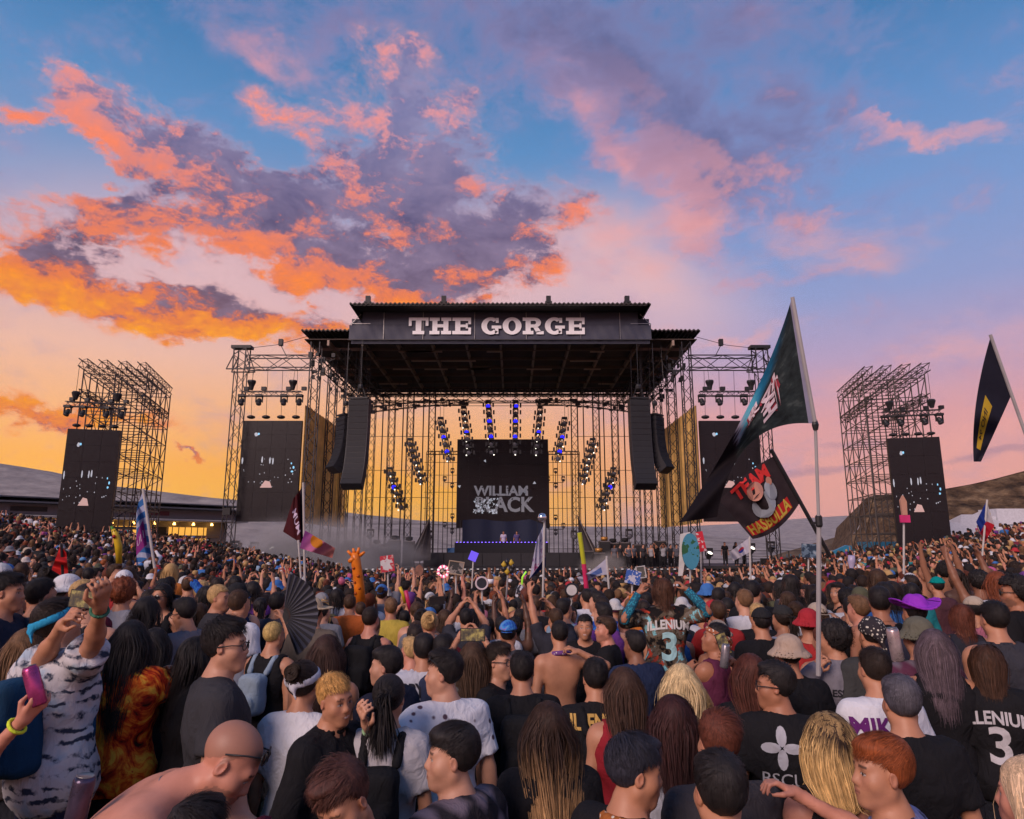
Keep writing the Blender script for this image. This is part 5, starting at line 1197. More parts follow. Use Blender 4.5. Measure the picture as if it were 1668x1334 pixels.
# ------------------------------------------------------------------ people: building one from a spec
SK = dict(light=(.54, .28, .18), mid=(.48, .225, .13), tan=(.39, .17, .095), brown=(.24, .105, .058), dark=(.10, .048, .03), pink=(.56, .245, .165))
HC = dict(black=(.018, .0145, .014), dark=(.026, .017, .013), brown=(.06, .032, .018), light=(.16, .085, .042), blond=(.46, .29, .12), pale=(.62, .46, .24), red=(.17, .045, .018), auburn=(.11, .032, .018), orange=(.34, .10, .03), grey=(.13, .12, .14), purple=(.12, .085, .11), blue=(.05, .06, .09))
def compute(sp):
    """numpy side of one person; safe in a thread"""
    lod = sp.get('lod', 1); hb, hh, hn = {0: (.019, .0046, .0068), 1: (.024, .0074, .0090), 2: (.027, .0100, .012), 3: (.034, .0135, .017)}[lod]
    p = make_pose(**sp.get('pose', {})); buzz = sp.get('buzz'); top = sp.get('top', 'tee'); hide = []; out = dict(p=p)
    if top:
        sf = shirt_field(p, top, sp.get('hem', .84), sp.get('loose', .02), sp.get('seed', 1), sp.get('neck', .078)); hide.append(sf)
        pts = np.array([q for a in p.arms for q in a[:3]] + [p.U((.3, .25, 1.55)), p.U((-.3, -.3, .7)), V3(.25, .2, .75), V3(-.25, -.25, .75)]); out['top'] = nets(sf, pts.min(0) - .1, pts.max(0) + .1, {0: .0130, 1: .0175, 2: .023, 3: .030}[lod])
    else: hb *= .62
    if sp.get('bottom', 'trousers'):
        bf = trouser_field(p, sp.get('bottom') == 'shorts'); hide.append(bf); out['bottom'] = nets(bf, V3(-.34, -.3, -.02 if not p.seat else .3), V3(.34, .55 if p.seat else .3, 1.1), .045)
    (V, Q, C), fn = body_mesh(p, hb, hh, hn, sp.get('stubble', 0.0), buzz, hide); out['body'] = (V, Q, C)
    st = sp.get('hair', 'crop')
    if sp.get('hat') and sp['hat'][0] != 'band' and st in ('crop', 'quiff', 'side', 'fringe', 'curly'): st = 'buzz'
    if st: out['hair'] = hair_mesh(p, st, sp.get('seed', 1), {0: 3400, 1: 1700, 2: 800, 3: 420}[lod], fn, 1.0 if lod < 2 else .7, sp.get('hlen', .42))
    if sp.get('hat'): out['hat'] = hat_mesh(p, sp['hat'][0])
    if sp.get('pack'): out['pack'] = pack_mesh(p, sp['pack'] == 'small')
    return out
def to_local(sp, world):
    c, s_ = math.cos(-sp['yaw_r']), math.sin(-sp['yaw_r']); d = [(world[i] - sp['loc'][i]) / sp['s'] for i in range(3)]
    return (d[0] * c - d[1] * s_, d[0] * s_ + d[1] * c, d[2])
def to_world(o, q): return o.matrix_basis @ Vector(tuple(float(x) for x in q))
def place(sp):
    """where the feet go so that the head shows at its pixel; the distance gives way until the figure has a human height"""
    yaw = R(sp['yaw']); sp['yaw_r'] = yaw; d0 = sp['d']
    po = make_pose(**{**sp.get('pose', {}), 'aL': 'down', 'aR': 'down'}); hx, hy = float(po.H[0]), float(po.H[1]); s_ = 1.0; c, sn = math.cos(yaw), math.sin(yaw)
    for it in range(60):
        Hw = atd(sp['px'], sp['py'], sp['d']); lx, ly = Hw.x - s_ * (hx * c - hy * sn), Hw.y - s_ * (hx * sn + hy * c); g = gz(lx, ly)
        if 'fix_s' in sp: s_ = sp['fix_s']; g = Hw.z - s_ * float(po.H[2]); break
        s_ = (Hw.z - g) / float(po.H[2])
        lo_, hi_ = sp.get('lim', (.88, 1.0))
        if s_ > hi_: sp['d'] *= 1.02
        elif s_ < lo_: sp['d'] *= .98
        elif it > 2: break
    sp['s'] = s_; sp['loc'] = (lx, ly, g)
    for k, v in sp.get('reach', {}).items():  # hand targets given as (px, py, depth)
        w = atd(v[0], v[1], v[2] * sp['d'] / d0); q = to_local(sp, w); hint = v[3] if len(v) > 3 else ((-.6 if k == 'aL' else .6), -.2, -1); sp.setdefault('pose', {})[k] = (q, hint)
def decal(parent, V, Q, text, size, c, m, color, name='lettering', sx=1.0, bold=.0, mesh=None, arc=0.0, front=False):
    """print on the back of a garment: flat lettering laid on the cloth surface"""
    from mathutils.bvhtree import BVHTree
    tv, tf = mesh if mesh is not None else textmesh(text, size, bold)
    bm = bmesh.new(); vs = [bm.verts.new((float(a), float(b), 0)) for a, b, _ in tv]
    for f in tf:
        try: bm.faces.new([vs[i] for i in f])
        except Exception: pass
    bmesh.ops.triangulate(bm, faces=bm.faces[:])
    for it in range(3):
        es = [e for e in bm.edges if e.calc_length() > .022]
        if not es: break
        bmesh.ops.subdivide_edges(bm, edges=es, cuts=1); bmesh.ops.triangulate(bm, faces=bm.faces[:])
    bv = BVHTree.FromPolygons([tuple(map(float, v)) for v in V], [tuple(map(int, q)) for q in Q]); ok = True
    sg = -1 if front else 1
    for v in bm.verts:
        x = c[0] + v.co.x * sx * sg; z = c[2] + v.co.y + arc * v.co.x ** 2; hit = bv.ray_cast(Vector((x, -1.2 * sg, z)), Vector((0, sg, 0)))
        v.co = Vector((x, (hit[0].y if hit[0] is not None else c[1]) - .005 * sg, z))
    me = bpy.data.meshes.new(name); bm.to_mesh(me); bm.free(); o = obj_from(name, me, m, parent, color); return o
PRINT = cloth_material('print')
def make_person(sp, out):
    p = out['p']; V, Q, C = out['body']; o = obj_from('person', np_mesh('person', V, Q, C), SKIN, None, sp.get('skin', SK['mid'])); o.location = sp['loc']; o.rotation_euler = (0, 0, sp['yaw_r']); o.scale = (sp['s'],) * 3
    tag(o, sp['label'], 'person', sp.get('group', 'concert crowd')); sp['obj'] = o; sp['p'] = p
    if 'hair' in out: obj_from('hair', np_mesh('hair', *out['hair']), sp.get('hmat') or HAIR, o, sp.get('hcol', HC['black']))
    if 'top' in out:
        t = obj_from({'tee': 't_shirt', 'tank': 'tank_top', 'long': 'long_sleeve_top', 'jersey': 'jersey', 'hoodie': 'hoodie', 'jacket': 'jacket'}.get(sp.get('top', 'tee'), 'shirt'), np_mesh('top', *out['top']), PATM.get(sp.get('pat'), CLOTH), o, sp.get('tcol', (.03, .03, .035)))
        for dc in sp.get('prints', []): decal(t, *out['top'], **dc, m=PRINT)
    if 'bottom' in out: obj_from(sp.get('bottom', 'trousers'), np_mesh('bottom', *out['bottom']), CLOTH, o, sp.get('bcol', (.02, .022, .03)))
    if 'hat' in out: obj_from({'wrap': 'head_scarf', 'band': 'headband'}.get(sp['hat'][0], 'hat'), np_mesh('hat', *out['hat']), PATM.get(sp['hat'][2] if len(sp['hat']) > 2 else None, CLOTH), o, sp['hat'][1])
    if 'pack' in out:
        c = sp.get('pcol', (.012, .012, .014)); b = obj_from('backpack', np_mesh('backpack', *out['pack'][0]), CLOTH, o, c); obj_from('strap', np_mesh('strap', *out['pack'][1]), CLOTH, b, c)
    if sp.get('specs'):
        fr, ln = glasses_mesh(p, *sp['specs'][:2]); g = fr.build('glasses', BLACK if len(sp['specs']) < 3 else TRIM, None, True); g.parent = o
        if ln.v: l = ln.build('lens', mat('dark_lens', (.01, .01, .012), .08, spec=.7), None, True); l.parent = g
    for w in sp.get('wear', []):
        kind, col = w[0], w[1]
        if kind == 'wristband':
            S, Eb, Wr, s, nm, ht = p.arms[0 if w[2] == 'L' else 1]; f = (Wr - Eb) / np.linalg.norm(Wr - Eb); a = np.cross(f, V3(.3, .5, .8)); a /= np.linalg.norm(a); b = np.cross(f, a); m = MB()
            c = Wr - f * (.035 + (.03 if len(w) > 3 else 0)); m.tube([c + f * .010 * k + (a * math.cos(t) + b * math.sin(t)) * .034 for k in (0,) for t in np.linspace(0, 6.283, 15)], .007, 6, False)
            x = m.build('wristband', CLOTH, None, True); x.parent = o; x.color = (*col, 1)
        if kind == 'sleeve':
            S, Eb, Wr, s, nm, ht = p.arms[0 if w[2] == 'L' else 1]; x = MB().tube([S + (Eb - S) * .5, Eb, Eb + (Wr - Eb) * .3, Wr], [.052, .046, .044, .032], 12).build('sleeve', PATM['fish'], None, True); x.parent = o; x.color = (*col, 1)
        if kind == 'necklace':
            m = MB(); m.tube([p.U((.075 * math.cos(t), -.018 + .075 * math.sin(t), 1.452 - .045 * (math.sin(t) > 0) * math.sin(t))) for t in np.linspace(0, 6.283, 25)], .0028, 5, False); x = m.build('necklace', ALU, None, True); x.parent = o
        if kind == 'collar':
            m = MB(); m.tube([p.U((.078 * math.cos(t), -.012 + .080 * math.sin(t), 1.462 - .02 * math.sin(t))) for t in np.linspace(0, 6.283, 25)], .022, 8, False); x = m.build('neck_scarf', PATM['bandana'] if len(w) < 3 else CLOTH, None, True); x.parent = o; x.color = (*col, 1)
    return o
# ------------------------------------------------------------------ the cast in front: who stands where in the photograph
CAST = []
def C_(px, py, d, yaw, label, **k): CAST.append(dict(px=px, py=py, d=d, yaw=yaw, label=label, **k))
BLK = (.012, .0115, .0135); CHA = (.040, .039, .044); WHT = (.66, .66, .70); GRY = (.30, .30, .33)
PETAL = ([], [])
for a_ in range(4):
    t_ = a_ * math.pi / 2; n_ = len(PETAL[0]); PETAL[0].extend([(.055 * math.cos(t_) + .05 * math.cos(k * .524) * abs(math.cos(t_)) + .026 * math.cos(k * .524) * abs(math.sin(t_)), .055 * math.sin(t_) + .05 * math.sin(k * .524) * abs(math.sin(t_)) + .026 * math.sin(k * .524) * abs(math.cos(t_)), 0) for k in range(12)]); PETAL[1].append(tuple(range(n_, n_ + 12)))
OMBRE = hair_material('hair_ombre', (.42, .24, .11, 1), .30, .75); ROOTS = hair_material('hair_dark_roots', (.60, .38, .15, 1), .06, .26)
# -- left
C_(94, 1018, 3.6, -24, 'person in tie-dye shirt and blue bandana filming with raised phone', lim=(.9, 1.08), pose=dict(hy=R(-12), hp=.12, sidel=-.17), reach=dict(aL=(137, 962, 3.15, (-.5, 0, -1)), aR=(172, 962, 3.1, (1, .1, -.3))), hair='quiff', hcol=HC['dark'], top='tee', loose=.036, hem=.80, pat='tie_dye', tcol=(.58, .55, .56), hat=('band', (.03, .30, .52)), pack=True, pcol=(.012, .05, .11), bcol=(.018, .02, .045), skin=SK['mid'], wear=[('wristband', (.05, .16, .10), 'R')], seed=3)
C_(368, 1052, 3.05, -62, 'person with black glasses and charcoal tee in right profile beside tie-dye shirt', lim=(.9, 1.10), pose=dict(hy=R(-22)), hair='quiff', top='tee', loose=.022, tcol=CHA, specs=('clear', False), skin=SK['light'], seed=5, bcol=BLK)
C_(374, 1242, 2.45, -78, 'bald shirtless person bending forward, sunglasses pushed onto the head', lim=(.9, 1.18), pose=dict(lean=.95, hp=-.05, hy=R(-6), wide=1.1), hair=None, top=None, skin=SK['pink'], stubble=.5, specs=('dark', True), wear=[('necklace', (.5, .5, .5))], buzz=(.30, .15, .10))
C_(318, 1372, 2.0, -10, 'dark-haired person at the bottom edge below the bald shirtless one', hair='side', hcol=HC['black'], top='tee', tcol=BLK, seed=8)
C_(-96, 1085, 2.35, -20, 'person at the far left edge holding a pink can, mostly cut off', hair='long', hcol=HC['brown'], pose=dict(fem=1), top='tank', tcol=(.10, .07, .06), reach=dict(aR=(38, 1172, 2.15, (.6, -.3, -1))), wear=[('wristband', (.62, .75, .05), 'R')], skin=SK['pink'])
C_(214, 1046, 3.9, 8, 'person with long black hair in a flame-patterned orange jersey', pose=dict(fem=1), hair='long', hlen=.46, top='jersey', loose=.028, pat='fire', reach=dict(aR=(262, 1120, 4.0, (1, -.2, -.4))), seed=12)
C_(252, 1052, 4.35, 14, 'person with long loose black hair just right of the flame jersey', pose=dict(fem=1), hair='long', hlen=.40, top='tank', tcol=BLK, seed=13)
C_(322, 1072, 3.95, -45, 'black-haired person with white sunglasses on the head behind charcoal tee', pose=dict(fem=1), hair='long', hlen=.36, top='tank', tcol=BLK, specs=('dark', True, 1), reach=dict(aL=(262, 1108, 4.0, (-.3, -.3, -1))), seed=14)
C_(12, 966, 4.1, -78, 'dark-haired person in navy at the left edge facing right', hair='quiff', top='tee', tcol=(.02, .025, .045), seed=15)
C_(68, 972, 4.7, -30, 'person with short black hair directly behind the blue bandana', hair='crop', top='tee', tcol=(.03, .04, .07), seed=16)
C_(44, 1058, 3.75, 5, 'person with long light brown hair left of the tie-dye shirt', pose=dict(fem=1), hair='long', hcol=HC['light'], top='tank', tcol=(.06, .05, .05), seed=17)
C_(200, 968, 5.7, 10, 'person with fluffy red hair behind the raised phone', hair='curly', hcol=HC['red'], top='tee', tcol=GRY, seed=18)
C_(300, 1000, 5.3, 70, 'person with dark glasses looking down left in a grey tee', pose=dict(hp=-.25), hair='quiff', top='tee', tcol=(.16, .15, .17), specs=('clear', False), seed=19)
C_(262, 972, 6.4, 168, 'person in sunglasses facing the camera, long black hair', pose=dict(fem=1), hair='long', hlen=.3, top='tank', tcol=BLK, specs=('dark', False), seed=20)
C_(146, 1052, 4.6, 10, 'person in a bright blue tee with cropped hair behind tie-dye shirt', hair='crop', top='tee', tcol=(.03, .20, .50), seed=21)
C_(240, 998, 5.0, -5, 'person with very long straight black hair in front of fluffy red hair', pose=dict(fem=1), hair='long', hlen=.5, top='tank', tcol=(.04, .03, .035), seed=22)
C_(42, 916, 7.4, 0, 'person wearing a pale cream bucket hat near the left edge', hair='crop', top='tee', tcol=(.05, .06, .09), hat=('bucket', (.56, .50, .44)), seed=23)
C_(135, 915, 8.0, 5, 'person in a light blue cap and denim jacket, left side', hair='crop', top='jacket', tcol=(.10, .15, .22), hat=('capback', (.12, .28, .48)), seed=24)
C_(170, 918, 8.2, -30, 'person with ginger hair and red top beside light blue cap', hair='crop', hcol=HC['orange'], top='tee', tcol=(.45, .03, .03), seed=25)
C_(390, 985, 6.0, -25, 'person with shaved sides in a white tee with strap', hair='crop', hcol=HC['brown'], top='tee', tcol=WHT, seed=26)
# -- centre left
C_(546, 1140, 2.7, -118, 'grinning person with cropped bleached blond hair and black polo shirt', pose=dict(hy=R(-10), hp=-.12, smile=True, hr=.12), hair='crop', hcol=(.52, .28, .085), top='jacket', neck=.082, tcol=BLK, skin=SK['mid'], seed=31)
C_(560, 1306, 2.02, 158, 'person with swept reddish brown hair bowing at the bottom edge', pose=dict(hp=-.55, hr=.15), hair='side', hcol=(.075, .030, .022), top='jacket', tcol=BLK, seed=32)
C_(736, 1234, 2.3, 52, 'black-haired person in dark plaid hoodie showing left profile, front row', pose=dict(hy=R(45)), hair='fringe', top='hoodie', pat='plaid', tcol=(.022, .020, .025), skin=SK['light'], seed=33)
C_(722, 1098, 3.5, 25, 'person in white printed tee with an arm round the black ponytail', pose=dict(hy=R(58)), hair='quiff', hcol=HC['black'], top='tee', pat='floral', tcol=WHT, specs=('dark', True), lim=(.93, 1.04), reach=dict(aL=(598, 1180, 3.02, (-.3, -.2, -1))), wear=[('wristband', (.25, .40, .22), 'L')], skin=SK['light'], seed=34)
C_(634, 1138, 2.85, -4, 'person with black ponytail, pale top and small black backpack', pose=dict(fem=1), hair='pony', top='tee', tcol=(.42, .40, .42), pack='small', seed=35)
C_(628, 1086, 3.8, 55, 'person with bowl-cut black hair looking left above the ponytail', pose=dict(hy=R(30)), hair='fringe', top='tee', tcol=(.02, .022, .04), skin=SK['light'], seed=36)
C_(495, 1114, 3.3, -12, 'person in plain white tee with tied-up dark hair and headband', pose=dict(fem=1), hair='bun', hcol=HC['dark'], top='tee', tcol=WHT, seed=37, hat=('band', (.5, .5, .55)))
C_(446, 1036, 5.4, -22, 'person with bleached buzz cut and black tank top', hair='buzz', buzz=(.42, .28, .10), hcol=(.50, .34, .12), top='tank', tcol=BLK, pack='small', pcol=(.25, .32, .40), seed=38)
C_(512, 1000, 5.6, -5, 'person in a wide-brimmed straw hat and tan jacket', hair='crop', top='jacket', tcol=(.13, .105, .085), hat=('brim', (.50, .38, .24)), seed=39)
C_(452, 985, 6.2, -10, 'person with black hair holding up a large black fan', hair='crop', top='tee', tcol=(.05, .05, .07), reach=dict(aR=(462, 1008, 6.0)), seed=40)
C_(532, 1066, 4.2, 4, 'person with long chestnut hair above the white tee', pose=dict(fem=1), hair='long', hcol=(.045, .022, .016), top='tank', tcol=(.05, .04, .045), seed=41)
C_(604, 1010, 5.4, -18, 'bearded person in black tank top with a black backpack', hair='crop', hcol=HC['dark'], top='tank', tcol=BLK, pack=True, stubble=.7, skin=SK['pink'], seed=42)
C_(690, 1060, 4.2, 12, 'person in white tee printed SPY X with black bowl cut', hair='fringe', top='tee', tcol=(.55, .55, .60), prints=[dict(text='SPY × F', size=.13, c=(.0, -.2, 1.37), color=(.03, .03, .04), bold=.003, sx=.8)], seed=43)
C_(722, 1062, 4.9, 0, 'person with black hair in navy top right of SPY X', hair='side', top='tee', tcol=(.03, .04, .08), seed=44)
C_(760, 1010, 6.4, 2, 'person lifting a phone with both hands, centre of the crowd', hair='crop', top='tee', tcol=(.04, .04, .05), pose=dict(aL='phone', aR='phone'), seed=45)
C_(770, 1075, 4.6, 6, 'person with wavy brown shoulder hair left of the striped jacket', pose=dict(fem=1, aL='phone', aR='phone'), hair='long', hcol=HC['brown'], top='tee', tcol=(.10, .10, .10), seed=46)
C_(814, 1078, 3.9, -108, 'person with glasses and black jacket with a white stripe', pose=dict(hy=R(-15)), hair='quiff', hcol=HC['dark'], top='jacket', tcol=BLK, specs=('clear', False), skin=SK['light'], seed=47)
C_(828, 1034, 4.7, -8, 'person in a bright blue patterned cap worn backwards', hair='crop', top='tee', tcol=(.05, .05, .06), hat=('capback', (.04, .15, .55), 'galaxy'), seed=48)
C_(850, 1094, 3.55, 4, 'person in black tee and backpack with thick black hair, centre', hair='crop', top='tee', tcol=BLK, pack=True, seed=49)
C_(570, 985, 6.6, 4, 'person in an orange top just below the giraffe balloon', hair='crop', hcol=HC['brown'], top='tee', tcol=(.55, .13, .03), seed=50)
# -- centre right
C_(893, 1190, 2.45, 6, 'person with long ombre hair turning blond, black hoodie, front row', pose=dict(fem=1), hair='long', hlen=.50, hcol=(.035, .018, .012), hmat=OMBRE, top='hoodie', tcol=BLK, seed=51)
C_(1034, 1258, 2.15, -48, 'person with dark undercut in right profile, orange neck scarf', pose=dict(hy=R(-34), hp=-.12), hair='side', hcol=(.030, .030, .042), top='tee', tcol=BLK, wear=[('collar', (.38, .12, .03))], skin=SK['mid'], seed=52)
C_(1172, 1292, 1.95, 8, 'back of a big mop of black hair at the bottom edge', hair='fringe', hcol=HC['black'], top='jacket', tcol=(.03, .03, .035), seed=53, lod=0, pose=dict(headk=.97))
C_(1170, 1212, 2.75, 10, 'person with rusty brown tousled hair behind the black mop', hair='side', hcol=HC['auburn'], top='tee', tcol=(.05, .045, .05), seed=54)
C_(1097, 1178, 2.95, -6, 'person with straight dark red-brown hair and white straps', pose=dict(fem=1), hair='long', hlen=.34, hcol=(.040, .014, .013), top='tank', tcol=(.45, .45, .50), seed=55)
C_(1110, 1118, 3.45, -8, 'person with long golden blond hair below the shoulder-rider', pose=dict(fem=1), hair='long', hlen=.44, hcol=HC['pale'], top='tank', tcol=BLK, skin=SK['pink'], seed=56)
C_(970, 1106, 3.6, 2, 'person in black tee with gold lettering and a small backpack', hair='crop', hcol=HC['black'], top='tee', tcol=BLK, pack='small', prints=[dict(text='ILLENIUM', size=.115, c=(0, -.2, 1.405), color=(.55, .34, .10), bold=.004, sx=.72)], seed=57)
C_(911, 1034, 4.75, 12, 'shirtless person with black hair and a purple neckerchief', hair='crop', top=None, wear=[('collar', (.16, .06, .22))], reach=dict(aR=(943, 1062, 4.6, (1, -.2, -.5))), skin=SK['mid'], seed=58)
C_(953, 1022, 5.4, 172, 'smiling person facing the camera in a black tee, mid crowd', pose=dict(smile=True), hair='crop', top='tee', tcol=BLK, skin=SK['mid'], seed=59)
C_(986, 1026, 5.1, 75, 'person looking left with sunglasses on the head and black tee', pose=dict(hy=R(20)), hair='quiff', hcol=HC['brown'], top='tee', tcol=BLK, specs=('dark', True), skin=SK['pink'], stubble=.3, seed=60)
C_(1165, 1040, 4.3, 40, 'person with orange bandana lifting a phone, bare shoulders', pose=dict(hy=R(35), hp=.2), hair='crop', top='tank', tcol=(.10, .02, .05), hem=1.0, hat=('band', (.35, .12, .06), 'bandana'), reach=dict(aR=(1190, 1075, 4.0, (1, -.2, -.8)), aL=(1125, 1090, 4.5)), skin=SK['tan'], seed=61)
C_(1016, 1124, 3.85, 4, 'person with long brown hair and thin red straps', pose=dict(fem=1), hair='long', hcol=(.055, .028, .018), top='tank', tcol=(.30, .02, .03), seed=62)
C_(1262, 1118, 2.85, -14, 'person in black tee with white petal emblem, glasses, slicked hair', pose=dict(hy=R(85)), hair='side', top='tee', tcol=BLK, specs=('clear', False), prints=[dict(text='', size=1, c=(-.02, -.2, 1.345), color=(.42, .42, .46), name='emblem', mesh=PETAL), dict(text='BSCU', size=.09, c=(-.02, -.2, 1.19), color=(.42, .42, .46))], seed=63, lod=0, skin=SK['tan'])
C_(1222, 1100, 3.6, 0, 'person with long auburn hair left of the petal-emblem tee', pose=dict(fem=1), hair='long', hcol=(.085, .026, .017), top='tee', tcol=BLK, seed=64)
C_(905, 1010, 6.0, 20, 'person with brown hair raising both arms, mid crowd', pose=dict(aL='up', aR='phone'), hair='crop', hcol=HC['brown'], top='tee', tcol=(.03, .03, .04), seed=65)
# -- right
C_(1357, 1042, 3.45, 14, 'curly-haired person in a grey jacket holding the tall flagpole', pose=dict(hy=R(22)), hair='curly', top='jacket', loose=.03, tcol=(.22, .205, .235), reach=dict(aL=(1326, 1092, 3.3, (-1, -.2, -.6))), prints=[dict(text='ESSENTIALS', size=.062, c=(.0, -.2, 1.30), color=(.03, .03, .035), bold=.002)], seed=71)
C_(1284, 1068, 4.0, 6, 'person in a beige bucket hat beside the curly-haired one', hair='crop', top='tee', tcol=BLK, hat=('bucket', (.40, .30, .23)), seed=72)
C_(1348, 1212, 2.55, 10, 'person with dark-rooted blond hair, bare shoulders, hand on arm', pose=dict(fem=1), hair='long', hlen=.42, hcol=(.035, .020, .013), hmat=ROOTS, top='tank', hem=1.0, tcol=BLK, skin=SK['pink'], reach=dict(aR=(1296, 1292, 2.35, (.8, -.6, -.6))), seed=73)
C_(1436, 1258, 2.1, 50, 'person with copper orange hair in left profile, bottom row', pose=dict(hy=R(38)), hair='fringe', hcol=(.24, .060, .018), top='tee', pat='tie_dye', tcol=(.20, .22, .42), skin=SK['mid'], seed=74)
C_(1468, 1146, 2.65, -4, 'person with ash grey hair and plain black tee', hair='fringe', hcol=(.085, .078, .092), top='tee', tcol=BLK, seed=75)
C_(1424, 1092, 3.3, 6, 'person in white tee with purple print between jacket and grey hair', hair='crop', hcol=HC['dark'], top='tee', tcol=WHT, prints=[dict(text='MIKA', size=.12, c=(-.09, -.2, 1.36), color=(.12, .02, .14), bold=.004)], seed=76)
C_(1495, 1040, 3.85, 0, 'person in an olive green bucket hat and checked shirt', hair='crop', top='tee', pat='plaid', tcol=(.10, .03, .06), hat=('bucket', (.12, .115, .085)), seed=77)
C_(1522, 1058, 4.2, -16, 'person with straight mauve-grey hair and bare shoulders', pose=dict(fem=1), lim=(.78, 1.08), hair='long', hlen=.36, hcol=(.10, .070, .082), top='tank', hem=.95, tcol=BLK, seed=78)
C_(1608, 1082, 4.1, -26, 'person in black jersey printed ILLENIUM 3, long brown hair', pose=dict(fem=1), hair='long', hlen=.21, hcol=(.055, .025, .014), lim=(.82, 1.08), top='jersey', loose=.03, tcol=BLK, prints=[dict(text='ILLENIUM', size=.105, c=(0, -.2, 1.33), color=(.50, .48, .50), bold=.003, sx=.82, arc=-.6), dict(text='3', size=.30, c=(0, -.2, 1.16), color=(.50, .48, .50), bold=.006)], seed=79)
C_(1682, 1300, 1.95, 40, 'pale blond person in white fur at the bottom right corner', pose=dict(fem=1), hair='long', hlen=.5, hcol=(.60, .42, .26), top='long', loose=.022, tcol=(.62, .58, .55), skin=SK['pink'], seed=80)
C_(1566, 1006, 5.6, -10, 'person with wavy copper hair behind the ILLENIUM jersey', pose=dict(fem=1), lim=(.80, 1.08), hair='long', hlen=.22, hcol=HC['auburn'], top='tank', tcol=(.03, .03, .04), seed=81)
C_(1652, 966, 4.2, 30, 'person with orange-rimmed glasses and black jersey at the right edge', pose=dict(hy=R(30)), hair='curly', top='jersey', tcol=BLK, specs=('dark', False), skin=SK['tan'], stubble=.5, prints=[dict(text='ILLEN', size=.10, c=(0, -.2, 1.30), color=(.5, .5, .5))], seed=82)
C_(1490, 1000, 4.9, 0, 'person in a shiny purple cowboy hat', hair='crop', top='tee', tcol=(.03, .03, .05), hat=('cowboy', (.30, .04, .50)), seed=83)
C_(1420, 1036, 4.05, 0, 'person with a black and yellow patterned head scarf', hair='crop', top='tee', tcol=(.05, .05, .05), hat=('wrap', (.035, .03, .035), 'bandana'), seed=84)
C_(1526, 956, 5.8, 10, 'person in a teal green cap', hair='crop', top='tee', tcol=(.10, .04, .05), hat=('cap', (.0, .24, .22)), seed=85)
C_(1556, 925, 7.2, 40, 'person in a beige cap and denim shirt facing left', hair='crop', top='jacket', tcol=(.10, .17, .26), hat=('cap', (.36, .29, .25)), seed=86)
C_(1620, 1010, 4.4, -4, 'person with dark crop and striped vest strap near the right edge', hair='crop', top='tank', tcol=(.04, .04, .05), seed=87)
C_(1240, 1015, 5.5, 3, 'person in a black cap below the skull-print flag', hair='crop', top='tee', tcol=BLK, hat=('cap', (.02, .02, .022)), seed=88)
# shoulder rider and carrier
C_(1080, 964, 6.2, 2, 'person riding on shoulders in a colourful ILLENIUM 3 jersey, arms up', fix_s=.98, pose=dict(fem=1, seat=True), hair='long', hlen=.19, hcol=(.075, .032, .018), top='jersey', loose=.034, hem=.80, pat='camo', tcol=(.1, .1, .1), bottom='shorts', bcol=(.012, .012, .014), reach=dict(aL=(1040, 966, 6.0, (-1, -.2, -1)), aR=(1118, 960, 6.0, (1, -.2, -1))), skin=SK['tan'], wear=[('sleeve', (.03, .26, .36), 'L'), ('sleeve', (.03, .26, .36), 'R')],
   prints=[dict(text='ILLENIUM', size=.105, c=(0, -.2, 1.355), color=(.62, .62, .60), bold=.004, sx=.85, arc=-.5), dict(text='3', size=.32, c=(0, -.2, 1.16), color=(.36, .60, .62), bold=.010)], seed=90)
C_(1082, 1078, 6.28, 2, 'person in grey tee carrying the shoulder-rider', hair='crop', hcol=HC['dark'], top='tee', tcol=(.20, .19, .19), pose=dict(aL='front', aR='front'), seed=91, lim=(.80, 1.0))
for sp in CAST:
    place(sp); sp['lod'] = 0 if sp['d'] < 3.0 else 1 if sp['d'] < 4.8 else 2
with ThreadPoolExecutor(4) as ex: OUT = list(ex.map(compute, CAST))
print('cast computed', round(time.time() - T0, 1))
for sp, out in zip(CAST, OUT): make_person(sp, out)
print('cast', len(CAST), round(time.time() - T0, 1))
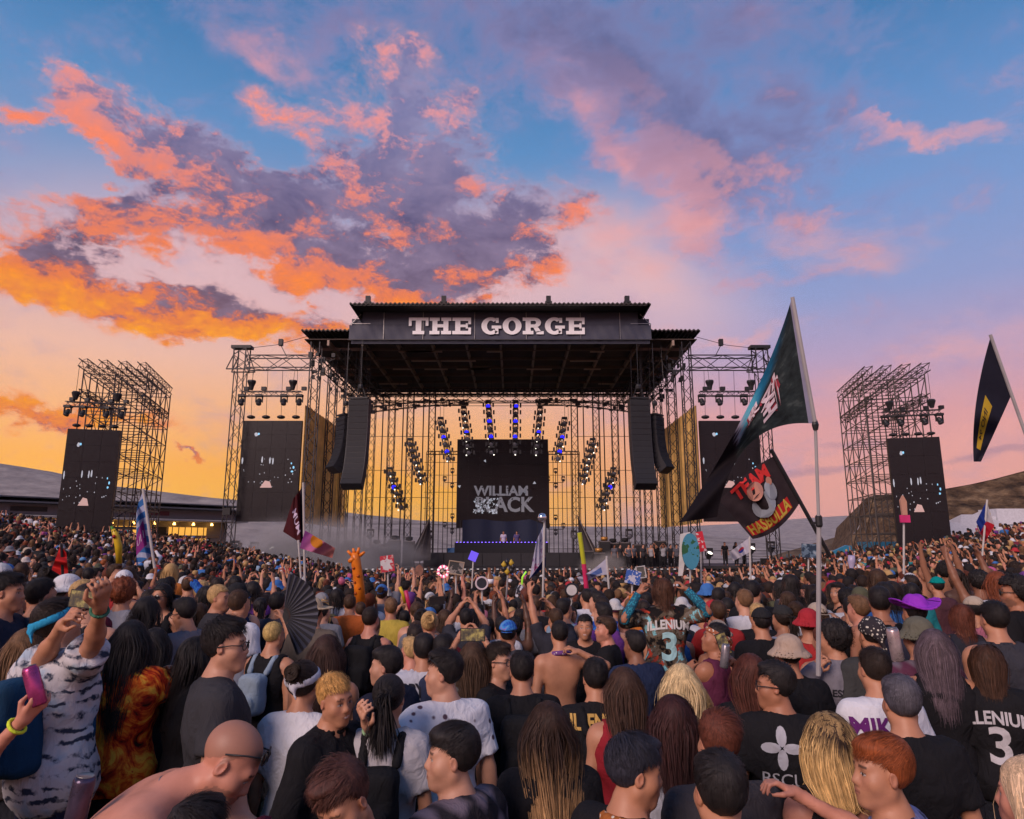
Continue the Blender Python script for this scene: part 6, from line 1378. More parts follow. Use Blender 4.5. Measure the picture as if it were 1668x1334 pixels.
# ------------------------------------------------------------------ the rest of the crowd
VAR = []
def crowd_variants():
    r = random.Random(21); hs = ['crop', 'quiff', 'long', 'fringe', 'side', 'long', 'curly', 'pony', 'crop', 'bun', 'long', 'quiff']
    poses = [dict(), dict(aR='front'), dict(aL='front', aR='front'), dict(aR='up'), dict(aL='phone', aR='phone'), dict(), dict(aL='up', aR='high'), dict(aR='face'), dict(), dict(aL='hip'), dict(aR='phone'), dict(hy=.5), dict(hy=-.6), dict(hy=.9, aR='front')]
    tops = ['tee', 'tank', 'tee', 'jersey', 'tee', 'tank', 'hoodie', 'tee']
    for i in range(22):
        st = hs[i % len(hs)]; fem = 1 if st in ('long', 'pony', 'bun') else 0; ps = dict(poses[(i * 5) % len(poses)]); ps['fem'] = fem; ps['wide'] = r.uniform(.94, 1.08); ps.setdefault('hy', r.uniform(-.35, .35)); ps['hp'] = r.uniform(-.1, .14)
        hat = None
        if i in (4, 9, 15, 19): hat = (['cap', 'capback', 'bucket', 'capback'][(4, 9, 15, 19).index(i)], (.3, .3, .3)); st = 'crop' if not fem else st
        VAR.append(dict(pose=ps, hair=st, top=tops[(i * 3) % 8] if not (i in (7, 18)) else None, hat=hat, seed=200 + i, lod=3, loose=r.uniform(.016, .03), fem=fem))
    with ThreadPoolExecutor(4) as ex: outs = list(ex.map(compute, VAR))
    for v, o in zip(VAR, outs):
        v['p'] = o['p']; v['me'] = dict(body=np_mesh('person', *o['body']), hair=np_mesh('hair', *o['hair']), bottom=np_mesh('bottom', *o['bottom']))
        if 'top' in o: v['me']['top'] = np_mesh('top', *o['top'])
        if 'hat' in o: v['me']['hat'] = np_mesh('hat', *o['hat'])
        v['out'] = o
crowd_variants()
print('variants', round(time.time() - T0, 1))
TOPC = [('black', BLK, 10), ('charcoal', CHA, 4), ('white', (.60, .60, .64), 6), ('grey', (.20, .20, .22), 3), ('navy', (.02, .03, .07), 3), ('red', (.38, .03, .03), 2), ('blue', (.04, .14, .38), 2), ('teal', (.02, .20, .22), 1), ('purple', (.14, .04, .22), 1), ('olive', (.09, .09, .05), 1), ('pink', (.42, .14, .20), .6), ('orange', (.52, .16, .03), 1), ('yellow', (.45, .34, .06), .5), ('maroon', (.16, .02, .04), 2), ('pale blue', (.26, .38, .50), 1)]
HAIRC = [('black', HC['black'], 12), ('dark brown', HC['dark'], 6), ('brown', HC['brown'], 4), ('light brown', HC['light'], 2), ('blond', HC['blond'], 1.4), ('auburn', HC['auburn'], 1.2), ('red', HC['red'], .6), ('purple', (.16, .05, .22), .25), ('pink', (.45, .10, .22), .2)]
SKC = [SK['light'], SK['mid'], SK['mid'], SK['tan'], SK['pink'], SK['brown'], SK['dark']]; SKW = [4, 6, 4, 5, 4, 2, .8]
HATC = [('white', (.6, .6, .62)), ('black', (.02, .02, .022)), ('beige', (.42, .34, .26)), ('blue', (.05, .16, .42)), ('red', (.4, .03, .04)), ('grey', (.22, .22, .23)), ('olive', (.10, .10, .06)), ('black', (.03, .03, .03)), ('white', (.5, .5, .5))]
def pick(r, L): return r.choices(L, [x[2] for x in L])[0]
def fill_positions():
    r = random.Random(77); cast = [(sp['loc'][0], sp['loc'][1], sp['px'], sp['py'], sp['d']) for sp in CAST]; out = []; y = 2.9; row = 0
    while y < 46.6:
        step = .46 if y < 14 else .53 if y < 30 else .60; x = -(y * .80 + 1.0) + (row % 2) * step * .5
        while x < y * .80 + 1.0:
            xx, yy = x + r.uniform(-.15, .15), y + r.uniform(-.17, .17); x += step * r.uniform(.9, 1.12)
            if xx < -27.5 or xx > 26.5 or (yy > 43.5 and abs(xx + .8) > 23.5): continue
            if any((a - xx) ** 2 + (b - yy) ** 2 < .36 ** 2 for a, b, *_ in cast): continue
            g = gz(xx, yy); h = max(.84, min(1.07, r.gauss(.97, .05))); q = pix((xx, yy, g + 1.63 * h)); hp = F * .26 / yy
            if yy < 9.5:
                bad = False
                for a, b, cx, cy_, cd in cast:
                    hc = F * .26 / cd
                    if cd > yy and abs(q[0] - cx) < .5 * hp + .42 * hc and q[1] < cy_ + 1.3 * hc + .5 * hp and q[1] > cy_ - 6 * hp: bad = True; break
                if bad: continue
            if yy < 4.2 and q[1] < 1040: continue
            if yy < 5.0 and q[0] > 1560: continue
            out.append((yy, xx, g, h, q))
        y += step * .98; row += 1
    return out
POS = fill_positions()
def on_screen(q, m=30): return -m < q[0] < W0 + m and q[1] < H0 + 60
POS = [p for p in POS if on_screen(p[4], 60 if p[0] > 8 else 140)]
POS.sort(key=lambda p: p[0]); NIND = 300 - len(CAST) - 12
print('crowd positions', len(POS), 'individuals to', round(POS[min(NIND, len(POS) - 1)][0], 1))
LANDMARKS = [(84, 1020, 'blue bandana'), (368, 1052, 'charcoal tee with glasses'), (215, 1046, 'flame jersey'), (12, 966, 'left edge'), (512, 1000, 'straw hat'), (480, 990, 'black fan'), (446, 1036, 'bleached buzz cut'), (604, 1010, 'black tank with backpack'), (690, 1060, 'SPY X tee'),
             (828, 1034, 'bright blue cap'), (911, 1034, 'shirtless back'), (953, 1022, 'smiling face'), (1080, 966, 'shoulder-rider'), (1165, 1040, 'orange bandana'), (1240, 1015, 'black cap'), (1284, 1068, 'beige bucket hat'), (1357, 1042, 'curly-haired flag bearer'), (1495, 1040, 'olive bucket hat'),
             (1490, 1000, 'purple cowboy hat'), (1526, 956, 'teal cap'), (1556, 925, 'beige cap'), (1652, 966, 'orange-rimmed glasses'), (580, 930, 'giraffe balloon'), (190, 890, 'banana balloon'), (230, 880, 'striped flag'), (42, 916, 'cream bucket hat'), (886, 900, 'tall white flag'), (1125, 900, 'globe sign'),
             (760, 1010, 'raised phone'), (1600, 1082, 'black ILLENIUM jersey'), (1435, 1258, 'copper-haired profile'), (1332, 900, 'tall flagpole'), (640, 935, 'silver sign'), (980, 925, 'white draped flag')]
USED = {}
def describe(v, tn, hn, hatn, arms, q):
    stl = {'crop': 'short', 'quiff': 'spiky', 'long': 'long', 'fringe': 'bowl-cut', 'side': 'swept', 'curly': 'curly', 'pony': 'ponytailed', 'bun': 'bunned'}[v['hair']]
    top = {'tee': 'tee', 'tank': 'tank top', 'jersey': 'jersey', 'hoodie': 'hoodie'}.get(v['top'], '')
    a = f'{tn} {top}' if v['top'] else 'no shirt'; b = f'{hatn} hat' if hatn else f'{stl} {hn} hair'
    L = sorted(LANDMARKS, key=lambda l: math.hypot(l[0] - q[0], (l[1] - q[1]) * 1.4))
    def rel(l):
        dx, dy = q[0] - l[0], q[1] - l[1]
        if abs(dx) > abs(dy): return ('right of' if dx > 0 else 'left of') + ' the ' + l[2]
        return ('behind' if dy < 0 else 'in front of') + ' the ' + l[2]
    for l in L[:4]:
        s_ = f'person in {a}, {b}{arms}, {rel(l)}'
        if s_ not in USED and len(s_.split()) < 17: USED[s_] = 1; return s_
    for k in range(2, 30):
        s_ = f'person in {a}, {b}{arms}, {ORD[min(k, 11)]} {rel(L[k % 5])}'
        if s_ not in USED and len(s_.split()) < 17: USED[s_] = 1; return s_
def individuals():
    r = random.Random(5); raised = [i for i, v in enumerate(VAR) if any(isinstance(v['pose'].get(k), str) and v['pose'][k] in ('up', 'high', 'phone') for k in ('aL', 'aR'))]; calm = [i for i in range(len(VAR)) if i not in raised]
    for n, (y, x, g, h, q) in enumerate(POS[:NIND]):
        i = r.choice(raised) if (y > 7 and r.random() < .09) else r.choice(calm); v = VAR[i]; me = v['me']; yaw = r.gauss(0, .28); tn, tc, _ = pick(r, TOPC); hn, hc, _ = pick(r, HAIRC)
        if r.random() < .07: yaw += r.choice((-1.4, 1.4, 2.6))
        o = obj_from('person', me['body'], SKIN, None, r.choices(SKC, SKW)[0]); o.location = (x, y, g); o.rotation_euler = (0, 0, yaw); o.scale = (h, h, h); hatn = None
        obj_from('hair', me['hair'], HAIR, o, hc); obj_from('trousers', me['bottom'], CLOTH, o, r.choice([BLK, (.02, .03, .06), (.05, .06, .10), (.10, .09, .08)]))
        if 'top' in me: obj_from({'tee': 't_shirt', 'tank': 'tank_top', 'jersey': 'jersey', 'hoodie': 'hoodie'}[v['top']], me['top'], PATM[r.choice(['floral', 'tie_dye', 'plaid', 'galaxy', 'camo'])] if r.random() < .10 else CLOTH, o, tc)
        if 'hat' in me: hatn, hcol = r.choice(HATC); obj_from('hat', me['hat'], CLOTH, o, hcol)
        arms = ', arm up' if i in raised else ''
        tag(o, describe(v, tn, hn, hatn, arms, q), 'person', 'concert crowd')
individuals()
print('individuals', round(time.time() - T0, 1))
def far_crowd():
    """everyone beyond: one object that sets figures on points"""
    r = np.random.RandomState(3); rr = random.Random(8); far = POS[NIND:]
    # the terrace at the left by the bar and the strip along the right-hand stalls
    for k in range(520):
        x, y = rr.uniform(-52, -17), rr.uniform(46.5, 60)
        if -31.5 < x < -24 and y < 55: continue
        if x > -21.5 and y > 49: continue
        far.append((y, x, gz(x, y), rr.gauss(1, .04), None))
    for k in range(240):
        x, y = rr.uniform(24, 40), rr.uniform(36, 52)
        if 23 < x < 31 and y > 43: continue
        far.append((y, x, gz(x, y), rr.gauss(1, .04), None))
    n = len(far); hid = bpy.data.collections.new('crowd_figures')
    cm = bpy.data.materials.new('crowd'); cm.use_nodes = True; t = NT(cm.node_tree); b = t.n['Principled BSDF']
    ga = lambda nm, ty: t.new('ShaderNodeAttribute', attribute_name=nm, attribute_type=ty).outputs
    part = ga('part', 'GEOMETRY')['Fac']; c = t.mix(t.m('GREATER_THAN', part, .5), ga('c_skin', 'INSTANCER')['Color'], ga('c_top', 'INSTANCER')['Color']); c = t.mix(t.m('GREATER_THAN', part, 1.5), c, ga('c_hair', 'INSTANCER')['Color']); c = t.mix(t.m('GREATER_THAN', part, 2.5), c, (.02, .022, .03, 1)); c = t.mix(t.m('GREATER_THAN', part, 3.5), c, ga('c_hat', 'INSTANCER')['Color'])
    t.l.new(c, b.inputs['Base Color']); b.inputs['Roughness'].default_value = .75; b.inputs['Specular IOR Level'].default_value = .2
    for i, v in enumerate(VAR):
        P = []; L = []
        for key, code in (('body', 0), ('top', 1), ('hair', 2), ('bottom', 3), ('hat', 4)):
            if key in v['out']: a = v['out'][key]; P.append((a[0], a[1], np.full((len(a[0]), 4), code, f4)))
        V, Q, C = join(P); me = np_mesh('figure', V, Q); at_ = me.attributes.new('part', 'FLOAT', 'POINT'); at_.data.foreach_set('value', np.ascontiguousarray(C[:, 0], f4)); me.materials.append(cm)
        o = bpy.data.objects.new(f'figure_{i:02d}', me); hid.objects.link(o)
    raised = [i for i, v in enumerate(VAR) if any(isinstance(v['pose'].get(k), str) and v['pose'][k] in ('up', 'high', 'phone') for k in ('aL', 'aR'))]; calm = [i for i in range(len(VAR)) if i not in raised]
    me = bpy.data.meshes.new('crowd'); me.from_pydata([(x, y, g) for y, x, g, h, q in far], [], []); o = bpy.data.objects.new('crowd', me); COL.objects.link(o); tag(o, 'dense far crowd of festival-goers filling the lawn up to the stage', kind='stuff')
    def put(name, ty, arr, key): a = me.attributes.new(name, ty, 'POINT'); a.data.foreach_set(key, np.ascontiguousarray(arr).ravel())
    put('idx', 'INT', np.array([rr.choice(calm) if rr.random() < .945 else rr.choice(raised) for _ in far], np.int32), 'value'); put('scl', 'FLOAT', np.array([p[3] for p in far], f4), 'value')
    yaw = r.normal(0, .35, n); yaw += np.where(r.rand(n) < .06, 2.5, 0); rot = np.zeros((n, 3), f4); rot[:, 2] = yaw; put('rot', 'FLOAT_VECTOR', rot, 'vector')
    def colr(L): return np.array([(*L()[:3], 1.0) for _ in far], f4)
    put('c_top', 'FLOAT_COLOR', colr(lambda: pick(rr, TOPC)[1]), 'color'); put('c_hair', 'FLOAT_COLOR', colr(lambda: pick(rr, HAIRC)[1]), 'color'); put('c_skin', 'FLOAT_COLOR', colr(lambda: rr.choices(SKC, SKW)[0]), 'color'); put('c_hat', 'FLOAT_COLOR', colr(lambda: rr.choice(HATC)[1]), 'color')
    ng = bpy.data.node_groups.new('set_figures', 'GeometryNodeTree'); ng.interface.new_socket('Geometry', in_out='INPUT', socket_type='NodeSocketGeometry'); ng.interface.new_socket('Geometry', in_out='OUTPUT', socket_type='NodeSocketGeometry')
    gi, go = ng.nodes.new('NodeGroupInput'), ng.nodes.new('NodeGroupOutput'); ci = ng.nodes.new('GeometryNodeCollectionInfo'); ci.inputs['Collection'].default_value = hid; ci.inputs['Separate Children'].default_value = True; ci.inputs['Reset Children'].default_value = True
    ip = ng.nodes.new('GeometryNodeInstanceOnPoints'); ip.inputs['Pick Instance'].default_value = True
    def na(nm, ty): nd = ng.nodes.new('GeometryNodeInputNamedAttribute'); nd.data_type = ty; nd.inputs['Name'].default_value = nm; return nd.outputs[0]
    ng.links.new(gi.outputs[0], ip.inputs['Points']); ng.links.new(ci.outputs[0], ip.inputs['Instance']); ng.links.new(na('idx', 'INT'), ip.inputs['Instance Index']); ng.links.new(na('rot', 'FLOAT_VECTOR'), ip.inputs['Rotation']); ng.links.new(na('scl', 'FLOAT'), ip.inputs['Scale']); ng.links.new(ip.outputs[0], go.inputs[0])
    md = o.modifiers.new('figures', 'NODES'); md.node_group = ng
    print('far crowd', n)
far_crowd()
print('crowd', round(time.time() - T0, 1))
# ------------------------------------------------------------------ flags, totems and other things held above the crowd
def sheet(name, m, parent, fn, nu=20, nv=14, thick=0.0):
    o0 = origin(parent); me = bpy.data.meshes.new(name); v = [fn(i / nu, j / nv) for j in range(nv + 1) for i in range(nu + 1)]
    me.from_pydata([(p[0] - o0[0], p[1] - o0[1], p[2] - o0[2]) for p in v], [], [(j * (nu + 1) + i, j * (nu + 1) + i + 1, (j + 1) * (nu + 1) + i + 1, (j + 1) * (nu + 1) + i) for j in range(nv) for i in range(nu)])
    uv = me.uv_layers.new(name='UVMap')
    for lp in me.loops: k = lp.vertex_index; uv.data[lp.index].uv = ((k % (nu + 1)) / nu, (k // (nu + 1)) / nv)
    me.shade_smooth(); me.materials.append(m); o = bpy.data.objects.new(name, me); COL.objects.link(o); o.parent = parent; return o
def print_mat(name, fn, rough=.8, trans=.25):
    m = bpy.data.materials.new(name); m.use_nodes = True; t = NT(m.node_tree); b = t.n['Principled BSDF']; tc = t.new('ShaderNodeTexCoord'); s = t.new('ShaderNodeSeparateXYZ'); t.l.new(tc.outputs['UV'], s.inputs[0])
    c = fn(t, s.outputs[0], s.outputs[1], tc.outputs['UV']); c = c[:3] if isinstance(c, tuple) else c; n = t.noise(tc.outputs['Object'], 18, 4, .6); c = t.vm('MULTIPLY', c, t.mix(n, (.82, .82, .82, 1), (1.15, 1.15, 1.15, 1)))
    t.l.new(c, b.inputs['Base Color']); b.inputs['Roughness'].default_value = rough; b.inputs['Specular IOR Level'].default_value = .2
    if trans:
        tr = t.new('ShaderNodeBsdfTranslucent'); t.l.new(c, tr.inputs[0]); mx = t.new('ShaderNodeMixShader'); mx.inputs[0].default_value = trans; t.l.new(b.outputs[0], mx.inputs[1]); t.l.new(tr.outputs[0], mx.inputs[2]); t.l.new(mx.outputs[0], t.n['Material Output'].inputs[0])
    return m
def plain(c): return lambda t, u, v, uv: (*c, 1)
def band(t, x, a, b): return t.m('MULTIPLY', t.m('GREATER_THAN', x, a), t.m('LESS_THAN', x, b))
def flag_fn(HT, HB, FT, FB, D, wave=.05, nw=2.2, dD=0.0, midT=None, midB=None):
    """pixel corners: hoist top/bottom, fly top/bottom; bowed edges through optional mid points. u runs from hoist to fly, v from top to bottom"""
    def cur(a, m, b, t):
        if m is None: return (a[0] + (b[0] - a[0]) * t, a[1] + (b[1] - a[1]) * t)
        cx, cy_ = 2 * m[0] - (a[0] + b[0]) / 2, 2 * m[1] - (a[1] + b[1]) / 2; return ((1 - t) ** 2 * a[0] + 2 * t * (1 - t) * cx + t * t * b[0], (1 - t) ** 2 * a[1] + 2 * t * (1 - t) * cy_ + t * t * b[1])
    def fn(u, v):
        p, q = cur(HT, midT, FT, u), cur(HB, midB, FB, u); px, py = p[0] + (q[0] - p[0]) * v, p[1] + (q[1] - p[1]) * v
        dep = D + dD * u + wave * min(1, u * 2.5) * (math.sin(u * 6.283 * nw + v * 1.7) + .4 * math.sin(u * 17 + v * 5))
        return atd(px, py, dep)
    return fn
def pole_to(mb, a, b, D, r, down=True):
    A, B = atd(*a, D), atd(*b, D); mb.tube([A, B], r, 8); return A, B
def lay_on(fn, tm, u0, v0, su, sv, rot=0.0, off=-.006, flip=False):
    """lettering laid on a flag surface, in its (u, v)"""
    V, Fc = tm; out = []; c, s = math.cos(rot), math.sin(rot)
    for x, y, _ in V:
        x2, y2 = x * c - y * s, x * s + y * c; u, v = u0 + (-x2 if flip else x2) * su, v0 - y2 * sv; p = fn(min(max(u, 0), 1), min(max(v, 0), 1)); d = (Vector(p) - Vector((0, 0, CAMH))).normalized(); out.append(Vector(p) + d * off)
    return out, Fc
POLE_W = mat('white_pole', (.55, .53, .50), .4); POLE_D = mat('dark_pole', (.02, .02, .022), .4); POLE_G = mat('grey_pole', (.42, .40, .40), .4, .1)
def held(px, py, D): p = atd(px, py, D); return p
def flag_thing(name, label, D, pole_a, pole_b, r, pm, base=None):
    A, B = atd(*pole_a, D), atd(*pole_b, D); t = thing(name, label, 'flag', B); MB().tube([A, B], r, 8).build('pole', pm, t); return t
def big_flag():
    D = 4.05; A, H, B = atd(1291, 486, D), atd(1328, 690, D), atd(1333, 1100, D)
    t = thing('flag', 'huge black and blue printed flag with a white character on a tall pole', 'flag', B)
    MB().tube([A + (A - H) * .01, H], .012, 8).tube([H, atd(1334, 860, D)], .010, 8).tube([atd(1334, 850, D), B], .014, 8).build('pole', POLE_G, t)
    MB().lathe([(.014, -.03), (.020, -.02), (.020, .03), (.012, .04)], atd(1334, 850, D), sides=10).bar(atd(1334, 852, D), atd(1322, 852, D), .016).build('clamp', BLACK, t); MB().lathe([(.014, -.03), (.020, .0), (.012, .03)], atd(1328, 692, D), sides=10).build('clamp', BLACK, t)
    fn = flag_fn((1290, 484), (1326, 690), (1107, 851), (1168, 842), D, .07, 1.6, .25, (1222, 655), (1222, 722))
    def col(t_, u, v, uv):
        n = t_.noise(uv, 7, 6, .65); n2_ = t_.noise(t_.mapping(uv, scale=(1, 2, 1)), 14, 5, .6)
        dark = t_.ramp(n, [(.35, (.012, .016, .018, 1)), (.55, (.030, .042, .044, 1)), (.72, (.10, .12, .115, 1))]); sky_ = t_.ramp(t_.m('ADD', u, t_.m('MULTIPLY', t_.m('SUBTRACT', n, .5), .3)), [(.18, (.01, .04, .07, 1)), (.40, (.02, .20, .36, 1)), (.52, (.10, .46, .58, 1)), (.60, (.42, .38, .48, 1)), (.64, (.02, .012, .018, 1))])
        w = t_.mr(t_.m('ADD', t_.m('SUBTRACT', v, t_.m('MULTIPLY', u, .95)), t_.m('MULTIPLY', t_.m('SUBTRACT', n2_, .5), .25)), -.16, .02, 1, 0, True)
        c = t_.mix(w, dark, sky_); c = t_.mix(t_.mr(t_.m('ADD', u, t_.m('MULTIPLY', t_.m('SUBTRACT', n2_, .5), .15)), .60, .66), c, (.010, .007, .010, 1)); return t_.mix(t_.m('LESS_THAN', u, .035), c, (.32, .31, .42, 1))
    sheet('cloth', print_mat('flag_print', col), t, fn, 60, 30)
    for body, u0, v0, s, rot in (('怪', .30, .60, .50, -.25), ('鬼', .47, .40, .30, -.25)):
        tm = textmesh(body, 1.0, .03); V, Fc = lay_on(fn, tm, u0, v0, s * .36, s, rot, -.014); MB().add(V, Fc).build('character', mat('flag_white', (.62, .50, .54), .8), t)
        V, Fc = lay_on(fn, textmesh(body, 1.0, .05), u0 + .008, v0 + .012, s * .37, s, rot, -.007); MB().add(V, Fc).build('character_outline', mat('flag_red', (.30, .03, .05), .8), t)
def other_flags():
    # team flag with the crouching figure
    D = 6.2; t = flag_thing('flag', 'black flag with red and yellow TEAM HASBULLA lettering on a dark slanted pole', D, (1256, 732), (1352, 905), .018, POLE_D)
    fn = flag_fn((1263, 742), (1303, 818), (1172, 815), (1226, 878), D, .05, 1.2, .1, (1218, 770), (1268, 860))
    def col(t_, u, v, uv):
        c = t_.mix(t_.noise(uv, 5, 4, .6), (.022, .014, .018, 1), (.06, .045, .05, 1)); return t_.mix(t_.m('MULTIPLY', band(t_, v, .72, .93), band(t_, u, .14, .96)), c, (.55, .03, .03, 1))
    sheet('cloth', print_mat('team_flag', col), t, fn, 36, 20)
    V, Fc = lay_on(fn, textmesh('HASBULLA', 1.0, .03), .55, .825, .165, .28, 0, -.008, True); MB().add(V, Fc).build('lettering', mat('flag_yellow', (.50, .36, .05), .8), t)
    V, Fc = lay_on(fn, textmesh('TEAM', 1.0, .05), .52, .16, .24, .30, 0, -.008, True); MB().add(V, Fc).build('lettering', mat('flag_bright_red', (.60, .03, .03), .8), t)
    def blob(cx, cy_, rx, ry, n=18): return ([(cx + rx * math.cos(2 * math.pi * i / n), cy_ + ry * math.sin(2 * math.pi * i / n), 0) for i in range(n)], [tuple(range(n))])
    for (cx, cy_, rx, ry), m, o in (((0, -.10, .20, .20), 'grey', -.03), ((.20, .02, .09, .16), 'grey', -.034), ((-.02, .16, .13, .15), 'skin', -.038), ((.24, .16, .045, .07), 'skin', -.042)):
        V, Fc = lay_on(fn, (np.array(blob(cx, cy_, rx, ry)[0]), blob(0, 0, 1, 1)[1]), .52, .47, 1.0, 1.0, 0, o, True); MB().add(V, Fc).build('printed_figure', mat('flag_grey', (.26, .29, .33), .8) if m == 'grey' else mat('flag_skin', (.50, .24, .18), .8), t)
    # dark flag with yellow stripe, right edge
    D = 7.0; t = flag_thing('flag', 'dark navy flag with a yellow stripe on a slanted pole at the right edge', D, (1613, 545), (1700, 790), .016, POLE_G)
    fn = flag_fn((1614, 547), (1649, 640), (1586, 752), (1598, 752), D, .06, 1.3, .1, (1590, 655), (1622, 700))
    def col(t_, u, v, uv): return t_.mix(t_.m('MULTIPLY', band(t_, v, .30, .62), band(t_, u, .36, .86)), (.018, .018, .032, 1), (.52, .34, .03, 1))
    sheet('cloth', print_mat('navy_flag', col), t, fn, 30, 16)
    V, Fc = lay_on(fn, textmesh('INO 94', 1.0, .01), .60, .46, .10, .22, 0, -.01); MB().add(V, Fc).build('lettering', mat('flag_dark_text', (.03, .02, .02), .8), t)
    # striped flag on the left
    D = 9.2; t = flag_thing('flag', 'blue and white striped flag with a purple panel, upright at left', D, (233, 796), (252, 925), .018, POLE_W)
    fn = flag_fn((233, 800), (250, 905), (222, 848), (222, 922), D, .08, 1.1, .1, (224, 825), (236, 912))
    def col(t_, u, v, uv):
        k = t_.m('FRACT', t_.m('ADD', t_.m('MULTIPLY', v, 5.0), t_.m('MULTIPLY', u, 1.4))); c = t_.mix(t_.m('GREATER_THAN', k, .5), (.42, .46, .62, 1), (.04, .16, .42, 1)); return t_.mix(t_.m('MULTIPLY', band(t_, v, .36, .78), band(t_, u, .25, 1.0)), c, (.26, .03, .22, 1))
    sheet('cloth', print_mat('striped_flag', col), t, fn, 24, 30); V, Fc = lay_on(fn, textmesh('HU', 1.0, .0), .62, .57, .42, .20, 0, -.01); MB().add(V, Fc).build('lettering', mat('flag_pale', (.6, .5, .65), .8), t)
    # maroon MUM flag with the pink one below
    D = 13.0; t = flag_thing('flag', 'dark maroon flag lettered MUM on a pole left of the stage', D, (494, 786), (497, 980), .022, POLE_W)
    fn = flag_fn((495, 790), (496, 888), (478, 812), (461, 866), D, .10, .9, .1, None, (486, 882))
    sheet('cloth', print_mat('maroon_flag', lambda t_, u, v, uv: t_.mix(t_.m('LESS_THAN', u, .35), (.075, .012, .016, 1), (.012, .012, .022, 1))), t, fn, 18, 24)
    V, Fc = lay_on(fn, textmesh('MUM', 1.0, .02), .62, .60, .30, .26, R(60), -.012); MB().add(V, Fc).build('lettering', mat('flag_pale', (.6, .5, .65)), t)
    D = 12.6; t = flag_thing('flag', 'pink and orange flag flying just under the maroon MUM flag', D, (486, 880), (493, 980), .018, POLE_W)
    fn = flag_fn((497, 864), (488, 893), (546, 893), (541, 909), D, .08, 1.2, .1)
    def col(t_, u, v, uv):
        c = t_.mix(t_.m('ADD', u, t_.m('MULTIPLY', v, .2)), (.42, .10, .42, 1), (.55, .20, .16, 1)); d = t_.m('SQRT', t_.m('ADD', t_.m('POWER', t_.m('MULTIPLY', t_.m('SUBTRACT', u, .42), 2.2), 2), t_.m('POWER', t_.m('SUBTRACT', v, .25), 2))); return t_.mix(t_.m('LESS_THAN', d, .42), c, (.55, .20, .02, 1))
    sheet('cloth', print_mat('pink_flag', col), t, fn, 22, 12)
    # tall white flag with ball
    D = 13.5; t = flag_thing('flag', 'tall pole with glittering ball and white blue-printed flag before the stage', D, (887, 846), (884, 985), .022, POLE_W)
    c = atd(883, 843, D); MB().lathe([(.001, -.09), (.06, -.07), (.09, 0), (.06, .07), (.001, .09)], c, sides=14).build('ball', mat('mirror_ball', (.7, .75, .8), .1, .9), t, True)
    fn = flag_fn((888, 850), (888, 908), (874, 880), (862, 943), D, .08, .8, .05)
    def col(t_, u, v, uv): return t_.mix(t_.mr(t_.noise(uv, 5, 3, .6), .55, .60), (.52, .52, .64, 1), t_.mix(v, (.05, .28, .50, 1), (.45, .05, .20, 1)))
    sheet('cloth', print_mat('white_flag', col), t, fn, 16, 20); fn = flag_fn((889, 906), (889, 922), (872, 905), (864, 942), D + .15, .05, .8); sheet('cloth', print_mat('blue_flag', plain((.01, .02, .09))), t, fn, 14, 10)
    # white draped flag beside the yellow and pink pole
    D = 13.5; t = thing('flag', 'white flag with blue print drooping beside the yellow-and-pink pole', 'flag', atd(993, 975, D)); MB().tube([atd(988, 906, D), atd(993, 975, D)], .02, 8).build('pole', POLE_W, t)
    fn = flag_fn((989, 908), (990, 936), (940, 940), (948, 953), D, .10, 1.2, .1, (962, 930), (970, 940))
    sheet('cloth', print_mat('pale_flag', lambda t_, u, v, uv: t_.mix(t_.m('MULTIPLY', band(t_, u, .2, .6), band(t_, v, .3, .8)), (.50, .50, .60, 1), (.10, .16, .38, 1))), t, fn, 22, 12)
    t = thing('pole', 'tall pole, yellow above and pink below, before the stage', 'pole', atd(957, 975, D)); MB().tube([atd(944, 868, D), atd(951, 918, D)], .045, 10).build('upper_half', mat('neon_yellow', (.50, .52, .03), .5), t); MB().tube([atd(951, 918, D), atd(957, 975, D)], .045, 10).build('lower_half', mat('neon_pink', (.60, .03, .12), .5), t)
    # white flag with the round emblem
    D = 15; t = flag_thing('flag', 'white flag with red-and-blue round emblem, right of the stage', D, (1221, 874), (1223, 955), .022, POLE_W)
    fn = flag_fn((1220, 876), (1220, 900), (1190, 898), (1194, 914), D, .10, 1.0, .1)
    def col(t_, u, v, uv):
        dx, dy = t_.m('SUBTRACT', u, .45), t_.m('MULTIPLY', t_.m('SUBTRACT', v, .5), .75); d = t_.m('SQRT', t_.m('ADD', t_.m('MULTIPLY', dx, dx), t_.m('MULTIPLY', dy, dy))); return t_.mix(t_.m('LESS_THAN', d, .16), (.55, .54, .60, 1), t_.mix(t_.m('GREATER_THAN', v, .5), (.45, .03, .05, 1), (.03, .05, .30, 1)))
    sheet('cloth', print_mat('emblem_flag', col), t, fn, 20, 12)
    # national flag at the right
    D = 17; t = flag_thing('flag', 'blue, red and white flag with a yellow sun at far right', D, (1608, 814), (1600, 905), .022, POLE_W)
    fn = flag_fn((1607, 816), (1620, 856), (1590, 850), (1604, 884), D, .08, 1.0, .1)
    def col(t_, u, v, uv): return t_.mix(t_.m('GREATER_THAN', t_.m('SUBTRACT', t_.m('SUBTRACT', .42, u), t_.m('ABSOLUTE', t_.m('MULTIPLY', t_.m('SUBTRACT', v, .5), .9))), 0), t_.mix(t_.m('GREATER_THAN', v, .5), (.02, .05, .30, 1), (.55, .02, .04, 1)), t_.mix(t_.mr(t_.noise(uv, 3, 1, .5), .6, .61), (.62, .60, .62, 1), (.62, .5, .2, 1)))
    sheet('cloth', print_mat('tricolour', col), t, fn, 20, 14)
